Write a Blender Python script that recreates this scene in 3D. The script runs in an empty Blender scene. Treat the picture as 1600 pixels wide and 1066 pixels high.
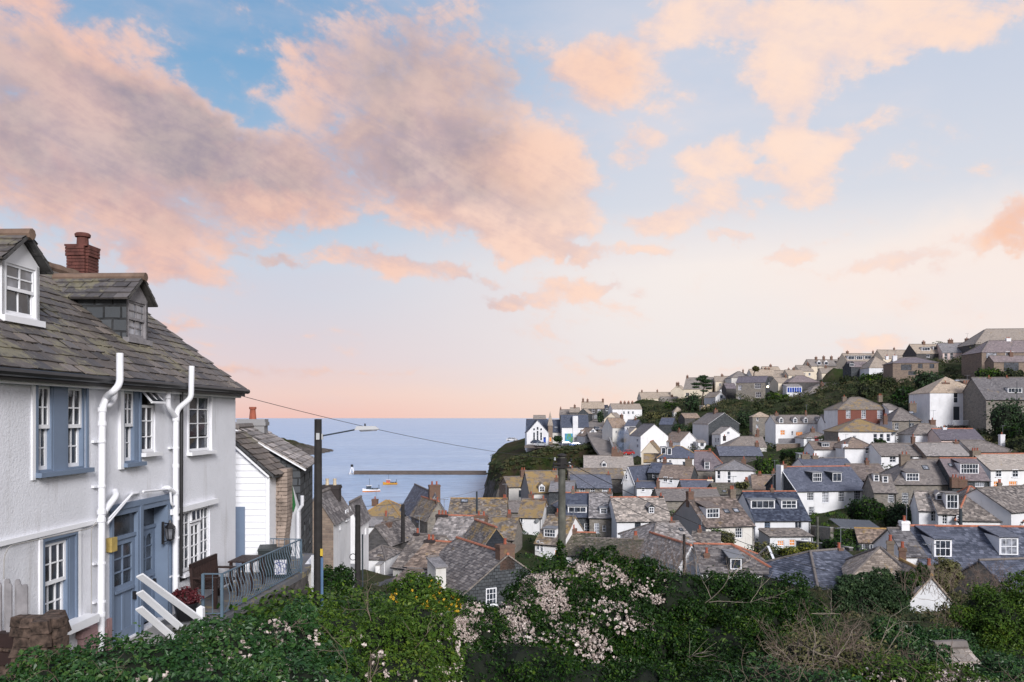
import bpy, math, random
import numpy as np
from mathutils import Vector, Matrix
SC = bpy.context.scene
COL = SC.collection
F = 1250.0          # focal length in pixels of the 1600 px wide photograph
HX, HY = 800.0, 653.0   # vanishing point of the viewing direction / horizon
SEA = -30.0
# ------------------------------------------------------------------ camera
cd = bpy.data.cameras.new('camera'); cam = bpy.data.objects.new('camera', cd); COL.objects.link(cam)
cam.location = (0, 0, 0); cam.rotation_euler = (math.radians(90), 0, 0)
cd.sensor_width = 36; cd.lens = 36*F/1600; cd.shift_y = (HY-533)/1600
cd.clip_start = 0.2; cd.clip_end = 80000
SC.camera = cam
# ------------------------------------------------------------------ sky
SUN_EL, SUN_AZ = math.radians(24), math.radians(160)     # azimuth from +Y towards +X
W = bpy.data.worlds.new('World'); SC.world = W; W.use_nodes = True
NT = W.node_tree; NT.nodes.clear()
def wn(t, **k):
    n = NT.nodes.new(t)
    for a, v in k.items(): setattr(n, a, v)
    return n
def wl(a, b): NT.links.new(a, b)
def wmath(op, a, b=None, c=None, clamp=False):
    n = wn('ShaderNodeMath', operation=op); n.use_clamp = clamp
    for i, v in enumerate((a, b, c)):
        if v is None: continue
        if isinstance(v, (int, float)): n.inputs[i].default_value = v
        else: wl(v, n.inputs[i])
    return n.outputs[0]
def wrange(v, a, b, c=0., d=1., smooth=True):
    n = wn('ShaderNodeMapRange'); n.interpolation_type = 'SMOOTHSTEP' if smooth else 'LINEAR'
    wl(v, n.inputs[0])
    for i, x in enumerate((a, b, c, d)): n.inputs[i+1].default_value = x
    return n.outputs[0]
def wmix(f, a, b, t='RGBA'):
    n = wn('ShaderNodeMix', data_type='RGBA')
    if isinstance(f, (int, float)): n.inputs[0].default_value = f
    else: wl(f, n.inputs[0])
    for i, v in ((6, a), (7, b)):
        if isinstance(v, tuple): n.inputs[i].default_value = (*v, 1)
        else: wl(v, n.inputs[i])
    return n.outputs[2]
def lin(r, g, b):
    return tuple(((c/255)/12.92 if c/255 <= .04045 else ((c/255+.055)/1.055)**2.4) for c in (r, g, b))
tc = wn('ShaderNodeTexCoord'); sp = wn('ShaderNodeSeparateXYZ'); wl(tc.outputs['Generated'], sp.inputs[0])
az = wmath('ARCTAN2', sp.outputs[0], sp.outputs[1]); el = wmath('ARCSINE', sp.outputs[2])
cb = wn('ShaderNodeCombineXYZ'); wl(az, cb.inputs[0]); wl(el, cb.inputs[1])
ae = cb.outputs[0]
def pol(px, py):
    a = math.atan((px-HX)/F); return a, math.atan((HY-py)/F*math.cos(a))
def noise(vec, scale, detail, rough=.55, off=(0, 0, 0), sc=(1, 1, 1), dist=0.):
    m = wn('ShaderNodeMapping'); m.inputs['Location'].default_value = off; m.inputs['Scale'].default_value = sc
    wl(vec, m.inputs[0]); n = wn('ShaderNodeTexNoise'); n.inputs['Scale'].default_value = scale
    n.inputs['Detail'].default_value = detail; n.inputs['Roughness'].default_value = rough; n.inputs['Distortion'].default_value = dist
    wl(m.outputs[0], n.inputs['Vector']); return n
# domain warp so that no cloud edge follows an ellipse
nw = noise(ae, 5.0, 5, .6)
wv = wn('ShaderNodeVectorMath', operation='SUBTRACT'); wl(nw.outputs['Color'], wv.inputs[0]); wv.inputs[1].default_value = (.5, .5, .5)
ws = wn('ShaderNodeVectorMath', operation='SCALE'); wl(wv.outputs[0], ws.inputs[0]); ws.inputs['Scale'].default_value = .13
wa = wn('ShaderNodeVectorMath', operation='ADD'); wl(ae, wa.inputs[0]); wl(ws.outputs[0], wa.inputs[1])
nw2 = noise(ae, 22.0, 4, .6, off=(3, 1, 0))
wv2 = wn('ShaderNodeVectorMath', operation='SUBTRACT'); wl(nw2.outputs['Color'], wv2.inputs[0]); wv2.inputs[1].default_value = (.5, .5, .5)
ws2 = wn('ShaderNodeVectorMath', operation='SCALE'); wl(wv2.outputs[0], ws2.inputs[0]); ws2.inputs['Scale'].default_value = .035
wa2 = wn('ShaderNodeVectorMath', operation='ADD'); wl(wa.outputs[0], wa2.inputs[0]); wl(ws2.outputs[0], wa2.inputs[1])
warped = wa2.outputs[0]
def blob(px, py, rx, ry, rot=0, w=1.):
    a, e = pol(px, py)
    m = wn('ShaderNodeMapping', vector_type='TEXTURE')
    m.inputs['Location'].default_value = (a, e, 0); m.inputs['Rotation'].default_value = (0, 0, math.radians(rot))
    m.inputs['Scale'].default_value = (rx/F, ry/F, 1); wl(warped, m.inputs[0])
    l = wn('ShaderNodeVectorMath', operation='LENGTH'); wl(m.outputs[0], l.inputs[0])
    return wrange(l.outputs['Value'], 1.35, .25, 0., w)
def blobs(lst):
    acc = None
    for b in lst:
        v = blob(*b); acc = v if acc is None else wmath('ADD', acc, v)
    return acc
PINK = [(110, 80, 200, 85, -28), (60, 205, 180, 80, -15), (300, 225, 210, 62, -22), (190, 300, 230, 62, -8), (455, 300, 150, 66, -18),
        (150, 355, 190, 42, -6, .8), (270, 420, 130, 22, -8, .75),
        (630, 140, 190, 130, 10), (540, 235, 110, 55, -15, .8), (500, 80, 70, 60, 40, .35), (770, 250, 180, 110, -20), (790, 345, 170, 60, -12, .8), (930, 110, 125, 74, 12), (870, 300, 90, 90, 0, 1.), (720, 325, 180, 62, -8), (820, 400, 120, 24, -6, .9),
        (1130, 10, 120, 40, 0), (1270, 55, 110, 72, 0, 1.), (1240, 160, 56, 90, 0, 1.), (1320, 205, 85, 30, 0, 1.), (1480, 20, 190, 55, -8), (1450, 70, 60, 34, 0, .8),
        (985, 225, 46, 36, 0, .95), (1100, 255, 72, 36, 6, 1.1), (1190, 268, 50, 16, 0, .9), (1278, 250, 46, 24, 0, 1.05), (1245, 298, 54, 28, 0, 1.05),
        (1090, 335, 95, 42, 5, 1.15), (1020, 350, 50, 22, 0, .8), (1135, 388, 44, 14, 3, 1.), (1020, 402, 60, 12, 0, .85), (600, 424, 120, 24, -8, 1.15), (740, 436, 60, 14, -8, .9), (450, 408, 50, 11, -8, .8), (785, 468, 80, 14, -3, 1.1),
        (890, 408, 80, 15, 0, .8), (930, 455, 95, 15, 0, .85), (1225, 398, 60, 14, 15, .8), (1400, 405, 150, 18, 3, .8), (1600, 352, 55, 30, 20, 1.),
        (450, 580, 120, 15, 0, .75), (620, 578, 60, 8, 0, .5), (260, 515, 60, 12, 0, .6), (940, 553, 34, 9, 0, .6), (1545, 522, 60, 12, 12, .7), (1340, 543, 60, 14, 8, .8), (1150, 568, 60, 7, 0, .5)]
GREY = [(60, 120, 170, 60, -25, .8), (300, 210, 240, 60, -18, .9), (120, 260, 220, 75, -10, .9), (400, 270, 120, 40, -18, .6), (660, 180, 165, 120, 5, 1.2), (560, 60, 90, 60, 0, .5), (760, 130, 90, 90, 0, .5), (740, 290, 170, 50, -8, .75), (120, 160, 200, 60, -22, .6), (540, 240, 110, 50, -15, .7), (430, 405, 60, 20, -10, .8)]
den = blobs(PINK)
# other clouds of the same kind outside the frame
farn = noise(ae, 1.7, 6, .6, off=(4.1, 2.2, 0), sc=(1, 1.6, 1)).outputs['Fac']
azabs = wmath('ABSOLUTE', az)
out = wmath('MAXIMUM', wrange(azabs, .62, .80), wrange(el, .52, .68))
outd = wmath('MULTIPLY', wmath('MULTIPLY', wrange(farn, .44, .62), out), wrange(el, .02, .2))
den = wmath('ADD', den, outd)
nl = noise(ae, 4.2, 4, .5, off=(6, 1, 0), sc=(1, 1.4, 1), dist=.4).outputs['Fac']
nf = noise(ae, 12.0, 5, .6, off=(1, 5, 0), sc=(1, 1.5, 1), dist=.5).outputs['Fac']
nf2 = noise(ae, 42.0, 4, .6, off=(7, 2, 0), sc=(1, 1.3, 1)).outputs['Fac']
d = wmath('ADD', den, wmath('MULTIPLY', wmath('SUBTRACT', nl, .5), 1.6))
d = wmath('ADD', d, wmath('MULTIPLY', wmath('SUBTRACT', nf, .5), 2.3))
d = wmath('ADD', d, wmath('MULTIPLY', wmath('SUBTRACT', nf2, .5), .9))
rm = wn('ShaderNodeMapping'); rm.inputs['Rotation'].default_value = (0, 0, math.radians(24)); wl(ae, rm.inputs[0])
ns = noise(rm.outputs[0], 6.5, 5, .6, off=(2, 9, 0), sc=(.8, 3.4, 1), dist=.5).outputs['Fac']     # wind-drawn streaks
d = wmath('ADD', d, wmath('MULTIPLY', wmath('SUBTRACT', ns, .5), 1.5))
cov = wmath('ADD', wmath('MULTIPLY', wrange(d, .05, 1.25), .55), wmath('MULTIPLY', wrange(d, .35, .8), .45))
thick = wrange(d, .45, 1.5)
# thin veil of streaks over the clear parts
veil = wrange(noise(ae, 3.2, 6, .55, off=(9, 3, 0), sc=(1, 3.2, 1)).outputs['Fac'], .40, .75, 0, .35)
# clear sky colour: height ramp, paler and creamier towards the right
def ramp(v, stops):
    r = wn('ShaderNodeValToRGB'); cr = r.color_ramp; wl(v, r.inputs[0])
    while len(cr.elements) < len(stops): cr.elements.new(.5)
    for e_, (p, c) in zip(cr.elements, stops): e_.position = p; e_.color = (*lin(*c), 1)
    return r.outputs[0]
e01 = wrange(el, -.02, .58, 0, 1, False)
left = ramp(e01, [(0, (150, 172, 208)), (.032, (238, 192, 182)), (.08, (238, 204, 194)), (.15, (222, 206, 210)), (.34, (198, 209, 224)), (.50, (160, 188, 216)), (.72, (120, 166, 206)), (1, (98, 148, 196))])
right = ramp(e01, [(0, (190, 200, 222)), (.032, (244, 220, 206)), (.085, (242, 224, 214)), (.16, (236, 228, 226)), (.34, (243, 234, 229)), (.46, (214, 217, 226)), (.65, (199, 207, 223)), (1, (190, 201, 220))])
clear = wmix(wrange(az, -.32, .22), left, right)
cream = blobs([(1500, 440, 300, 70, -4, .9), (1600, 380, 160, 60, 0, .5)])
clear = wmix(wmath('MINIMUM', cream, .8), clear, lin(247, 232, 224))
veilc = wmix(wrange(az, -.3, .3), lin(214, 204, 212), lin(232, 224, 226))
clear = wmix(veil, clear, veilc)
# cloud colour: peach, greyer where the mass is thick or turned away
grey = wmath('MULTIPLY', blobs(GREY), wrange(nf, .3, .62, .6, 1.15), clamp=True)
pk = wmix(wrange(az, -.45, .35), lin(232, 180, 164), lin(253, 224, 206))
pk = wmix(wrange(noise(ae, 6., 4, .5, off=(2, 8, 0)).outputs['Fac'], .35, .65, 0, .42), pk, wmix(wrange(az, -.1, .2), lin(246, 186, 154), lin(252, 212, 188)))
gr = wmix(wrange(noise(ae, 7., 5, .6, off=(5, 5, 0)).outputs['Fac'], .38, .64), lin(142, 132, 144), lin(190, 166, 168))
outg = wmath('MULTIPLY', out, .75)
gm = wmath('MAXIMUM', wmath('MULTIPLY', wmath('MULTIPLY', grey, wrange(nl, .34, .56, .6, 1.)), .95), outg)
cc = wmix(gm, pk, gr)
cc = wmix(wmath('MULTIPLY', wmath('SUBTRACT', 1.0, thick), .35), cc, lin(226, 208, 212))
orange = blobs([(1600, 358, 60, 26, 20, .9), (820, 250, 120, 60, 0, .35), (930, 110, 100, 50, 0, .35)])
cc = wmix(wmath('MINIMUM', orange, .8), cc, lin(244, 178, 138))
rel = wrange(wmath('ADD', wmath('MULTIPLY', nf2, .25), wmath('ADD', wmath('MULTIPLY', ns, .45), wmath('MULTIPLY', nf, .3))), .40, .60)
cc = wmix(wmath('MULTIPLY', wmath('SUBTRACT', 1.0, rel), .42), cc, wmix(wrange(az, -.1, .25), lin(176, 160, 172), lin(222, 206, 210)))
cc = wmix(wmath('MULTIPLY', rel, .30), cc, lin(254, 226, 208))
skyc = wmix(wmath('MULTIPLY', cov, .95), clear, cc)
nis = wn('ShaderNodeTexSky', sky_type='NISHITA', sun_disc=False)
nis.sun_elevation = SUN_EL; nis.sun_rotation = SUN_AZ
b1 = wn('ShaderNodeBackground'); wl(nis.outputs[0], b1.inputs[0]); b1.inputs[1].default_value = .05
b2 = wn('ShaderNodeBackground'); wl(skyc, b2.inputs[0]); b2.inputs[1].default_value = 1.08
mx = wn('ShaderNodeMixShader'); mx.inputs[0].default_value = .95; wl(b1.outputs[0], mx.inputs[1]); wl(b2.outputs[0], mx.inputs[2])
wo = wn('ShaderNodeOutputWorld'); wl(mx.outputs[0], wo.inputs[0])
# ------------------------------------------------------------------ sun (soft, behind thin cloud)
sl = bpy.data.lights.new('sun', 'SUN'); sl.energy = 3.7; sl.angle = math.radians(18); sl.color = (1, .97, .96)
so = bpy.data.objects.new('sun', sl); COL.objects.link(so)
sdir = Vector((math.cos(SUN_EL)*math.sin(SUN_AZ), math.cos(SUN_EL)*math.cos(SUN_AZ), math.sin(SUN_EL)))
so.rotation_euler = sdir.to_track_quat('Z', 'Y').to_euler()
W.cycles.sampling_method = 'MANUAL'; W.cycles.sample_map_resolution = 512
SC.view_settings.view_transform = 'Standard'; SC.view_settings.look = 'None'
SC.view_settings.exposure = 0; SC.view_settings.gamma = 1; SC.view_settings.use_curve_mapping = False
# ================================================================== helpers
RNG = np.random.default_rng(7)
random.seed(11)
def wx(px, Y): return (px-HX)/F*Y
def wz(py, Y): return -(py-HY)/F*Y
def unit(v):
    v = np.asarray(v, float); return v/(np.linalg.norm(v)+1e-12)
class MB:
    """collects polygons; build() links them as one mesh object"""
    def __init__(s): s.v = []; s.f = []; s.t = []; s.n = 0
    def add(s, verts, faces, tint=None):
        verts = np.asarray(verts, float).reshape(-1, 3)
        byk = {}
        for f in faces: byk.setdefault(len(f), []).append(f)
        for k, fs in byk.items():
            a = np.asarray(fs, np.int64)+s.n; s.f.append(a); s.t.append(np.full(len(a), .5 if tint is None else tint))
        s.v.append(verts); s.n += len(verts); return s
    def addn(s, verts, faces, tint):
        s.v.append(verts); s.f.append(np.asarray(faces)+s.n); s.t.append(tint); s.n += len(verts); return s
    def box(s, x0, x1, y0, y1, z0, z1, tint=None):
        return s.hexa([(x0, y0, z0), (x1, y0, z0), (x1, y1, z0), (x0, y1, z0), (x0, y0, z1), (x1, y0, z1), (x1, y1, z1), (x0, y1, z1)], tint)
    def hexa(s, v, tint=None):
        return s.add(v, [(0, 3, 2, 1), (4, 5, 6, 7), (0, 1, 5, 4), (1, 2, 6, 5), (2, 3, 7, 6), (3, 0, 4, 7)], tint)
    def beam(s, a, b, w, h=None, up=(0, 0, 1), tint=None):
        a = np.array(a, float); b = np.array(b, float); h = h or w; d = unit(b-a); u = np.cross(d, up)
        if np.linalg.norm(u) < 1e-3: u = np.cross(d, (1, 0, 0))
        u = unit(u); n = np.cross(u, d); u = u*w/2; n = n*h/2
        return s.hexa([a-u-n, a+u-n, b+u-n, b-u-n, a-u+n, a+u+n, b+u+n, b-u+n], tint)
    def tube(s, pts, r, k=8, caps=True, tint=None):
        pts = [np.array(p, float) for p in pts]; n = len(pts); rs = r if hasattr(r, '__len__') else [r]*n
        V = []; pu = None
        for i, p in enumerate(pts):
            d = unit(pts[min(i+1, n-1)]-pts[max(i-1, 0)])
            u = np.cross(d, (0, 0, 1)) if pu is None else pu-d*np.dot(pu, d)
            if np.linalg.norm(u) < 1e-3: u = np.cross(d, (1, 0, 0))
            u = unit(u); pu = u; w = np.cross(d, u)
            for j in range(k):
                a = 2*math.pi*j/k; V.append(p+rs[i]*(math.cos(a)*u+math.sin(a)*w))
        Fc = [(i*k+j, i*k+(j+1) % k, (i+1)*k+(j+1) % k, (i+1)*k+j) for i in range(n-1) for j in range(k)]
        s.add(V, Fc, tint)
        if caps:
            s.add(V[:k], [tuple(range(k))[::-1]], tint); s.add(V[-k:], [tuple(range(k))], tint)
        return s
    def lathe(s, c, prof, k=10, tint=None):
        V = [(c[0]+r*math.cos(2*math.pi*j/k), c[1]+r*math.sin(2*math.pi*j/k), c[2]+z) for r, z in prof for j in range(k)]
        return s.add(V, [(i*k+j, i*k+(j+1) % k, (i+1)*k+(j+1) % k, (i+1)*k+j) for i in range(len(prof)-1) for j in range(k)]+[tuple(range((len(prof)-1)*k, len(prof)*k))], tint)
    def poly(s, pts, tint=None): return s.add(pts, [tuple(range(len(pts)))], tint)
    def prism(s, pts, d, tint=None):
        """polygon pts extruded by vector d"""
        pts = np.asarray(pts, float); n = len(pts); V = np.vstack([pts, pts+np.asarray(d, float)])
        return s.add(V, [tuple(range(n))[::-1], tuple(range(n, 2*n))]+[(i, (i+1) % n, n+(i+1) % n, n+i) for i in range(n)], tint)
    def mesh(s, name, mats, smooth=False, uv=True):
        me = bpy.data.meshes.new(name)
        V = np.vstack(s.v).astype(np.float32); lt = np.concatenate([np.full(len(a), a.shape[1]) for a in s.f])
        L = np.concatenate([a.ravel() for a in s.f]).astype(np.int32)
        me.vertices.add(len(V)); me.vertices.foreach_set('co', V.ravel())
        me.loops.add(len(L)); me.loops.foreach_set('vertex_index', L)
        st = np.concatenate([[0], np.cumsum(lt)[:-1]]).astype(np.int32)
        me.polygons.add(len(lt)); me.polygons.foreach_set('loop_start', st)
        me.update(calc_edges=True)
        t = np.concatenate(s.t).astype(np.float32)
        at = me.attributes.new('tint', 'FLOAT', 'FACE'); at.data.foreach_set('value', t)
        if uv:
            a = V[L[st]]; b = V[L[st+1]]; c = V[L[st+2]]
            n = np.cross(b-a, c-a); n /= np.linalg.norm(n, axis=1)[:, None]+1e-12
            u = np.stack([-n[:, 1], n[:, 0], 0*n[:, 0]], 1); ln = np.linalg.norm(u, axis=1)
            u[ln < .02] = (1, 0, 0); u /= np.linalg.norm(u, axis=1)[:, None]; v = np.cross(n, u)
            fi = np.repeat(np.arange(len(lt)), lt); P = V[L]
            uvs = np.stack([(P*u[fi]).sum(1), (P*v[fi]).sum(1)], 1).astype(np.float32)
            ul = me.uv_layers.new(name='UVMap'); ul.data.foreach_set('uv', uvs.ravel())
        for m in (mats if isinstance(mats, (list, tuple)) else [mats]): me.materials.append(m)
        me.polygons.foreach_set('use_smooth', np.full(len(lt), bool(smooth)))
        return me
    def build(s, name, mats, parent=None, smooth=False, stuff=False, loc=None, yaw=0.):
        if not s.v: return None
        return put(name, s.mesh(name, mats, smooth), parent, loc, yaw, stuff)
def put(name, me, parent=None, loc=None, yaw=0., stuff=False):
    o = bpy.data.objects.new(name, me); COL.objects.link(o)
    if parent is not None: o.parent = parent
    if loc is not None: o.location = loc
    o.rotation_euler = (0, 0, yaw)
    if stuff: o['kind'] = 'stuff'
    return o
def thing(name, label, cat, loc=(0, 0, 0), yaw=0., group=None):
    o = bpy.data.objects.new(name, None); COL.objects.link(o); o.empty_display_size = .2
    o.location = loc; o.rotation_euler = (0, 0, yaw); o['label'] = label; o['category'] = cat
    if group: o['group'] = group
    return o
def tag(o, label, cat, group=None):
    o['label'] = label; o['category'] = cat
    if group: o['group'] = group
    return o
# ================================================================== materials
MATS = {}
def newmat(name):
    m = bpy.data.materials.new(name); m.use_nodes = True; nt = m.node_tree
    b = nt.nodes['Principled BSDF']; return m, nt, b
def nd(nt, t, **k):
    n = nt.nodes.new(t)
    for a, v in k.items(): setattr(n, a, v)
    return n
def ncol(nt, f, a, b, blend='MIX'):
    n = nd(nt, 'ShaderNodeMix', data_type='RGBA', blend_type=blend)
    for i, v in ((0, f), (6, a), (7, b)):
        if isinstance(v, (int, float)): n.inputs[i].default_value = v
        elif isinstance(v, tuple): n.inputs[i].default_value = (*v[:3], 1)
        else: nt.links.new(v, n.inputs[i])
    return n.outputs[2]
def nmap(nt, v, a, b, c=0., d=1.):
    n = nd(nt, 'ShaderNodeMapRange'); nt.links.new(v, n.inputs[0])
    for i, x in enumerate((a, b, c, d)): n.inputs[i+1].default_value = x
    return n.outputs[0]
def nnoise(nt, scale, detail=4, rough=.55, co=None, sc=None):
    n = nd(nt, 'ShaderNodeTexNoise'); n.inputs['Scale'].default_value = scale; n.inputs['Detail'].default_value = detail; n.inputs['Roughness'].default_value = rough
    if co is None:
        g = nd(nt, 'ShaderNodeNewGeometry'); co = g.outputs['Position']
    if sc:
        m = nd(nt, 'ShaderNodeMapping'); m.inputs['Scale'].default_value = sc; nt.links.new(co, m.inputs[0]); co = m.outputs[0]
    nt.links.new(co, n.inputs['Vector']); return n.outputs['Fac']
def nbump(nt, b, h, strength=.4, dist=.02):
    n = nd(nt, 'ShaderNodeBump'); n.inputs['Strength'].default_value = strength; n.inputs['Distance'].default_value = dist
    nt.links.new(h, n.inputs['Height']); nt.links.new(n.outputs[0], b.inputs['Normal'])
def nuv(nt, sc=None):
    t = nd(nt, 'ShaderNodeTexCoord').outputs['UV']
    if sc:
        m = nd(nt, 'ShaderNodeMapping'); m.inputs['Scale'].default_value = sc; nt.links.new(t, m.inputs[0]); t = m.outputs[0]
    return t
def nattr(nt, name='tint'):
    a = nd(nt, 'ShaderNodeAttribute', attribute_name=name); return a.outputs['Fac']
def mul(c, k): return tuple(min(1, x*k) for x in c)
def flat(name, col, rough=.6, var=.12, scale=3., metal=0., bump=0., spec=.4):
    if name in MATS: return MATS[name]
    m, nt, b = newmat(name)
    c = ncol(nt, nmap(nt, nnoise(nt, scale, 5), .3, .7), mul(col, 1-var), mul(col, 1+var))
    nt.links.new(c, b.inputs['Base Color']); b.inputs['Roughness'].default_value = rough; b.inputs['Metallic'].default_value = metal
    b.inputs['Specular IOR Level'].default_value = spec
    if bump: nbump(nt, b, nnoise(nt, scale*12, 4), bump, .01)
    MATS[name] = m; return m
def render_wall(name, col, dirt=.25, bump=.35):
    m, nt, b = newmat(name)
    c = ncol(nt, nmap(nt, nnoise(nt, .6, 6, .6), .35, .7), mul(col, .9), mul(col, 1.06))
    oi = nd(nt, 'ShaderNodeObjectInfo').outputs['Random']; c = ncol(nt, 1., c, ncol(nt, oi, (.88, .88, .88), (1.03, 1.01, .98)), 'MULTIPLY')
    st = nnoise(nt, 1.0, 6, .65, sc=(2.2, 2.2, .3))
    c = ncol(nt, nmap(nt, st, .56, .8, 0, dirt*1.6), c, (.30, .27, .24))
    c = ncol(nt, nmap(nt, nnoise(nt, 7., 4, .7), .6, .85, 0, dirt), c, (.36, .34, .32))
    nt.links.new(c, b.inputs['Base Color']); b.inputs['Roughness'].default_value = .85; b.inputs['Specular IOR Level'].default_value = .2
    nbump(nt, b, nnoise(nt, 26., 6, .6), bump, .02)
    MATS[name] = m; return m
def masonry(name, cols, mortar, bw, bh, msize=.02, var=.5, bump=.7, freq=2, squash=1., lich=None):
    """bricks / stones / slate hanging by metric UV"""
    m, nt, b = newmat(name); uv = nuv(nt)
    wob = nd(nt, 'ShaderNodeTexNoise'); wob.inputs['Scale'].default_value = 2.5/bw*.3; nt.links.new(uv, wob.inputs['Vector'])
    va = nd(nt, 'ShaderNodeVectorMath', operation='SCALE'); nt.links.new(wob.outputs['Color'], va.inputs[0]); va.inputs['Scale'].default_value = bh*var
    vb = nd(nt, 'ShaderNodeVectorMath', operation='ADD'); nt.links.new(uv, vb.inputs[0]); nt.links.new(va.outputs[0], vb.inputs[1])
    t = nd(nt, 'ShaderNodeTexBrick'); t.offset = .5; t.offset_frequency = freq; t.squash = squash
    nt.links.new(vb.outputs[0], t.inputs['Vector'])
    t.inputs['Scale'].default_value = 1; t.inputs['Brick Width'].default_value = bw; t.inputs['Row Height'].default_value = bh
    t.inputs['Mortar Size'].default_value = msize; t.inputs['Mortar Smooth'].default_value = .3; t.inputs['Bias'].default_value = 0.
    t.inputs['Color1'].default_value = (*cols[0], 1); t.inputs['Color2'].default_value = (*cols[1], 1); t.inputs['Mortar'].default_value = (*mortar, 1)
    c = ncol(nt, nmap(nt, nnoise(nt, 1.8, 6, .65), .35, .68, 0, .6), t.outputs['Color'], cols[2])
    if lich: c = ncol(nt, nmap(nt, nnoise(nt, 1.1, 7, .7), lich[0], lich[0]+.12, 0, .85), c, lich[1])
    nt.links.new(c, b.inputs['Base Color']); b.inputs['Roughness'].default_value = .85; b.inputs['Specular IOR Level'].default_value = .25
    inv = nmap(nt, t.outputs['Fac'], 0, 1, 1, 0)
    ad = nd(nt, 'ShaderNodeMath', operation='MULTIPLY_ADD'); nt.links.new(nnoise(nt, 14., 4, .6), ad.inputs[0]); ad.inputs[1].default_value = .5; nt.links.new(inv, ad.inputs[2])
    nbump(nt, b, ad.outputs[0], bump, .03)
    MATS[name] = m; return m
def roofmat(name, base, dark, light, lich=.0, lcol=(.34, .23, .09), moss=0., geo=False, bw=.32, bh=.26):
    m, nt, b = newmat(name); uv = nuv(nt)
    t = nd(nt, 'ShaderNodeTexBrick'); t.offset = .5; nt.links.new(uv, t.inputs['Vector'])
    t.inputs['Scale'].default_value = 1; t.inputs['Brick Width'].default_value = bw*1.15; t.inputs['Row Height'].default_value = bh*1.15
    t.inputs['Mortar Size'].default_value = .012 if not geo else 0.; t.inputs['Mortar Smooth'].default_value = .4
    t.inputs['Color1'].default_value = (*dark, 1); t.inputs['Color2'].default_value = (*light, 1); t.inputs['Mortar'].default_value = (*mul(dark, .45), 1)
    if geo:
        r = nd(nt, 'ShaderNodeValToRGB'); nt.links.new(nattr(nt), r.inputs[0]); e = r.color_ramp.elements
        e[0].color = (*mul(dark, .75), 1); e[1].color = (*mul(light, 1.3), 1); x = e.new(.35); x.color = (*dark, 1); x = e.new(.8); x.color = (*light, 1)
        c = r.outputs[0]
    else: c = t.outputs['Color']
    c = ncol(nt, nmap(nt, nnoise(nt, .45, 6, .65), .32, .68), c, base, 'MIX') if not geo else ncol(nt, nmap(nt, nnoise(nt, .5, 6, .65), .35, .75, 0, .7), c, base)
    # pale bird-lime / weather streaks and lichen growing in patches
    c = ncol(nt, nmap(nt, nnoise(nt, 8., 7, .8), .56, .68, 0, .8), c, mul(light, 1.5))
    c = ncol(nt, nmap(nt, nnoise(nt, 6.5, 7, .8, sc=(1.3, 1.3, 1)), .54, .66, 0, .7), c, mul(dark, .55))
    oi = nd(nt, 'ShaderNodeObjectInfo').outputs['Random']; c = ncol(nt, 1., c, ncol(nt, oi, (.72, .74, .80), (1.22, 1.14, 1.04)), 'MULTIPLY')
    if lich > 0: 
        ln = nd(nt, 'ShaderNodeMath', operation='MULTIPLY_ADD'); nt.links.new(nnoise(nt, 5.5, 6, .8), ln.inputs[0]); ln.inputs[1].default_value = .5; nt.links.new(nnoise(nt, .7, 6, .7), ln.inputs[2])
        c = ncol(nt, nmap(nt, ln.outputs[0], .93-lich*.34, 1.0-lich*.34, 0, .9), c, ncol(nt, nnoise(nt, 9, 3), mul(lcol, .6), mul(lcol, 1.25)))
    if moss > 0: c = ncol(nt, nmap(nt, nnoise(nt, 4.1, 7, .8), .68-moss*.25, .76-moss*.25, 0, .9), c, (.045, .055, .018))
    nt.links.new(c, b.inputs['Base Color']); b.inputs['Roughness'].default_value = .62; b.inputs['Specular IOR Level'].default_value = .35
    ad = nd(nt, 'ShaderNodeMath', operation='MULTIPLY_ADD'); nt.links.new(nnoise(nt, 9., 5, .7), ad.inputs[0]); ad.inputs[1].default_value = .5
    nt.links.new(nmap(nt, t.outputs['Fac'], 0, 1, 1, 0) if not geo else nnoise(nt, 30., 3), ad.inputs[2])
    nbump(nt, b, ad.outputs[0], .6 if not geo else .35, .025)
    MATS[name] = m; return m
render_wall('white', (.78, .79, .82)); render_wall('offwhite', (.66, .65, .63), .4); render_wall('cream', (.72, .64, .52), .3)
render_wall('pinkwall', (.70, .56, .52), .3); render_wall('cement', (.30, .30, .31), .5)
masonry('stone', [(.26, .24, .22), (.12, .112, .105), (.32, .28, .23)], (.22, .21, .19), .42, .17, .018)
masonry('brownstone', [(.27, .20, .16), (.14, .105, .09), (.30, .24, .18)], (.20, .17, .15), .40, .16, .018)
masonry('darkstone', [(.12, .115, .12), (.05, .05, .055), (.13, .12, .11)], (.08, .078, .075), .45, .15, .015)
masonry('slatehung', [(.10, .11, .12), (.045, .052, .06), (.085, .088, .092)], (.010, .011, .012), .36, .25, .024, .2)
masonry('redbrick', [(.22, .075, .055), (.16, .05, .04), (.20, .08, .06)], (.16, .10, .08), .235, .08, .01, .1, .4)
masonry('chimneybrick', [(.20, .10, .07), (.12, .06, .045), (.15, .11, .08)], (.17, .14, .12), .235, .08, .012, .15, .5, lich=(.6, (.30, .20, .07)))
masonry('darkchimney', [(.06, .05, .05), (.035, .03, .03), (.05, .04, .04)], (.05, .045, .045), .3, .12, .012, .3, .6, lich=(.66, (.2, .14, .1)))
masonry('stonechimney', [(.22, .17, .13), (.13, .10, .08), (.22, .19, .15)], (.2, .17, .15), .4, .14, .015, .4, .6, lich=(.6, (.30, .22, .09)))
ROOF = {}
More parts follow.
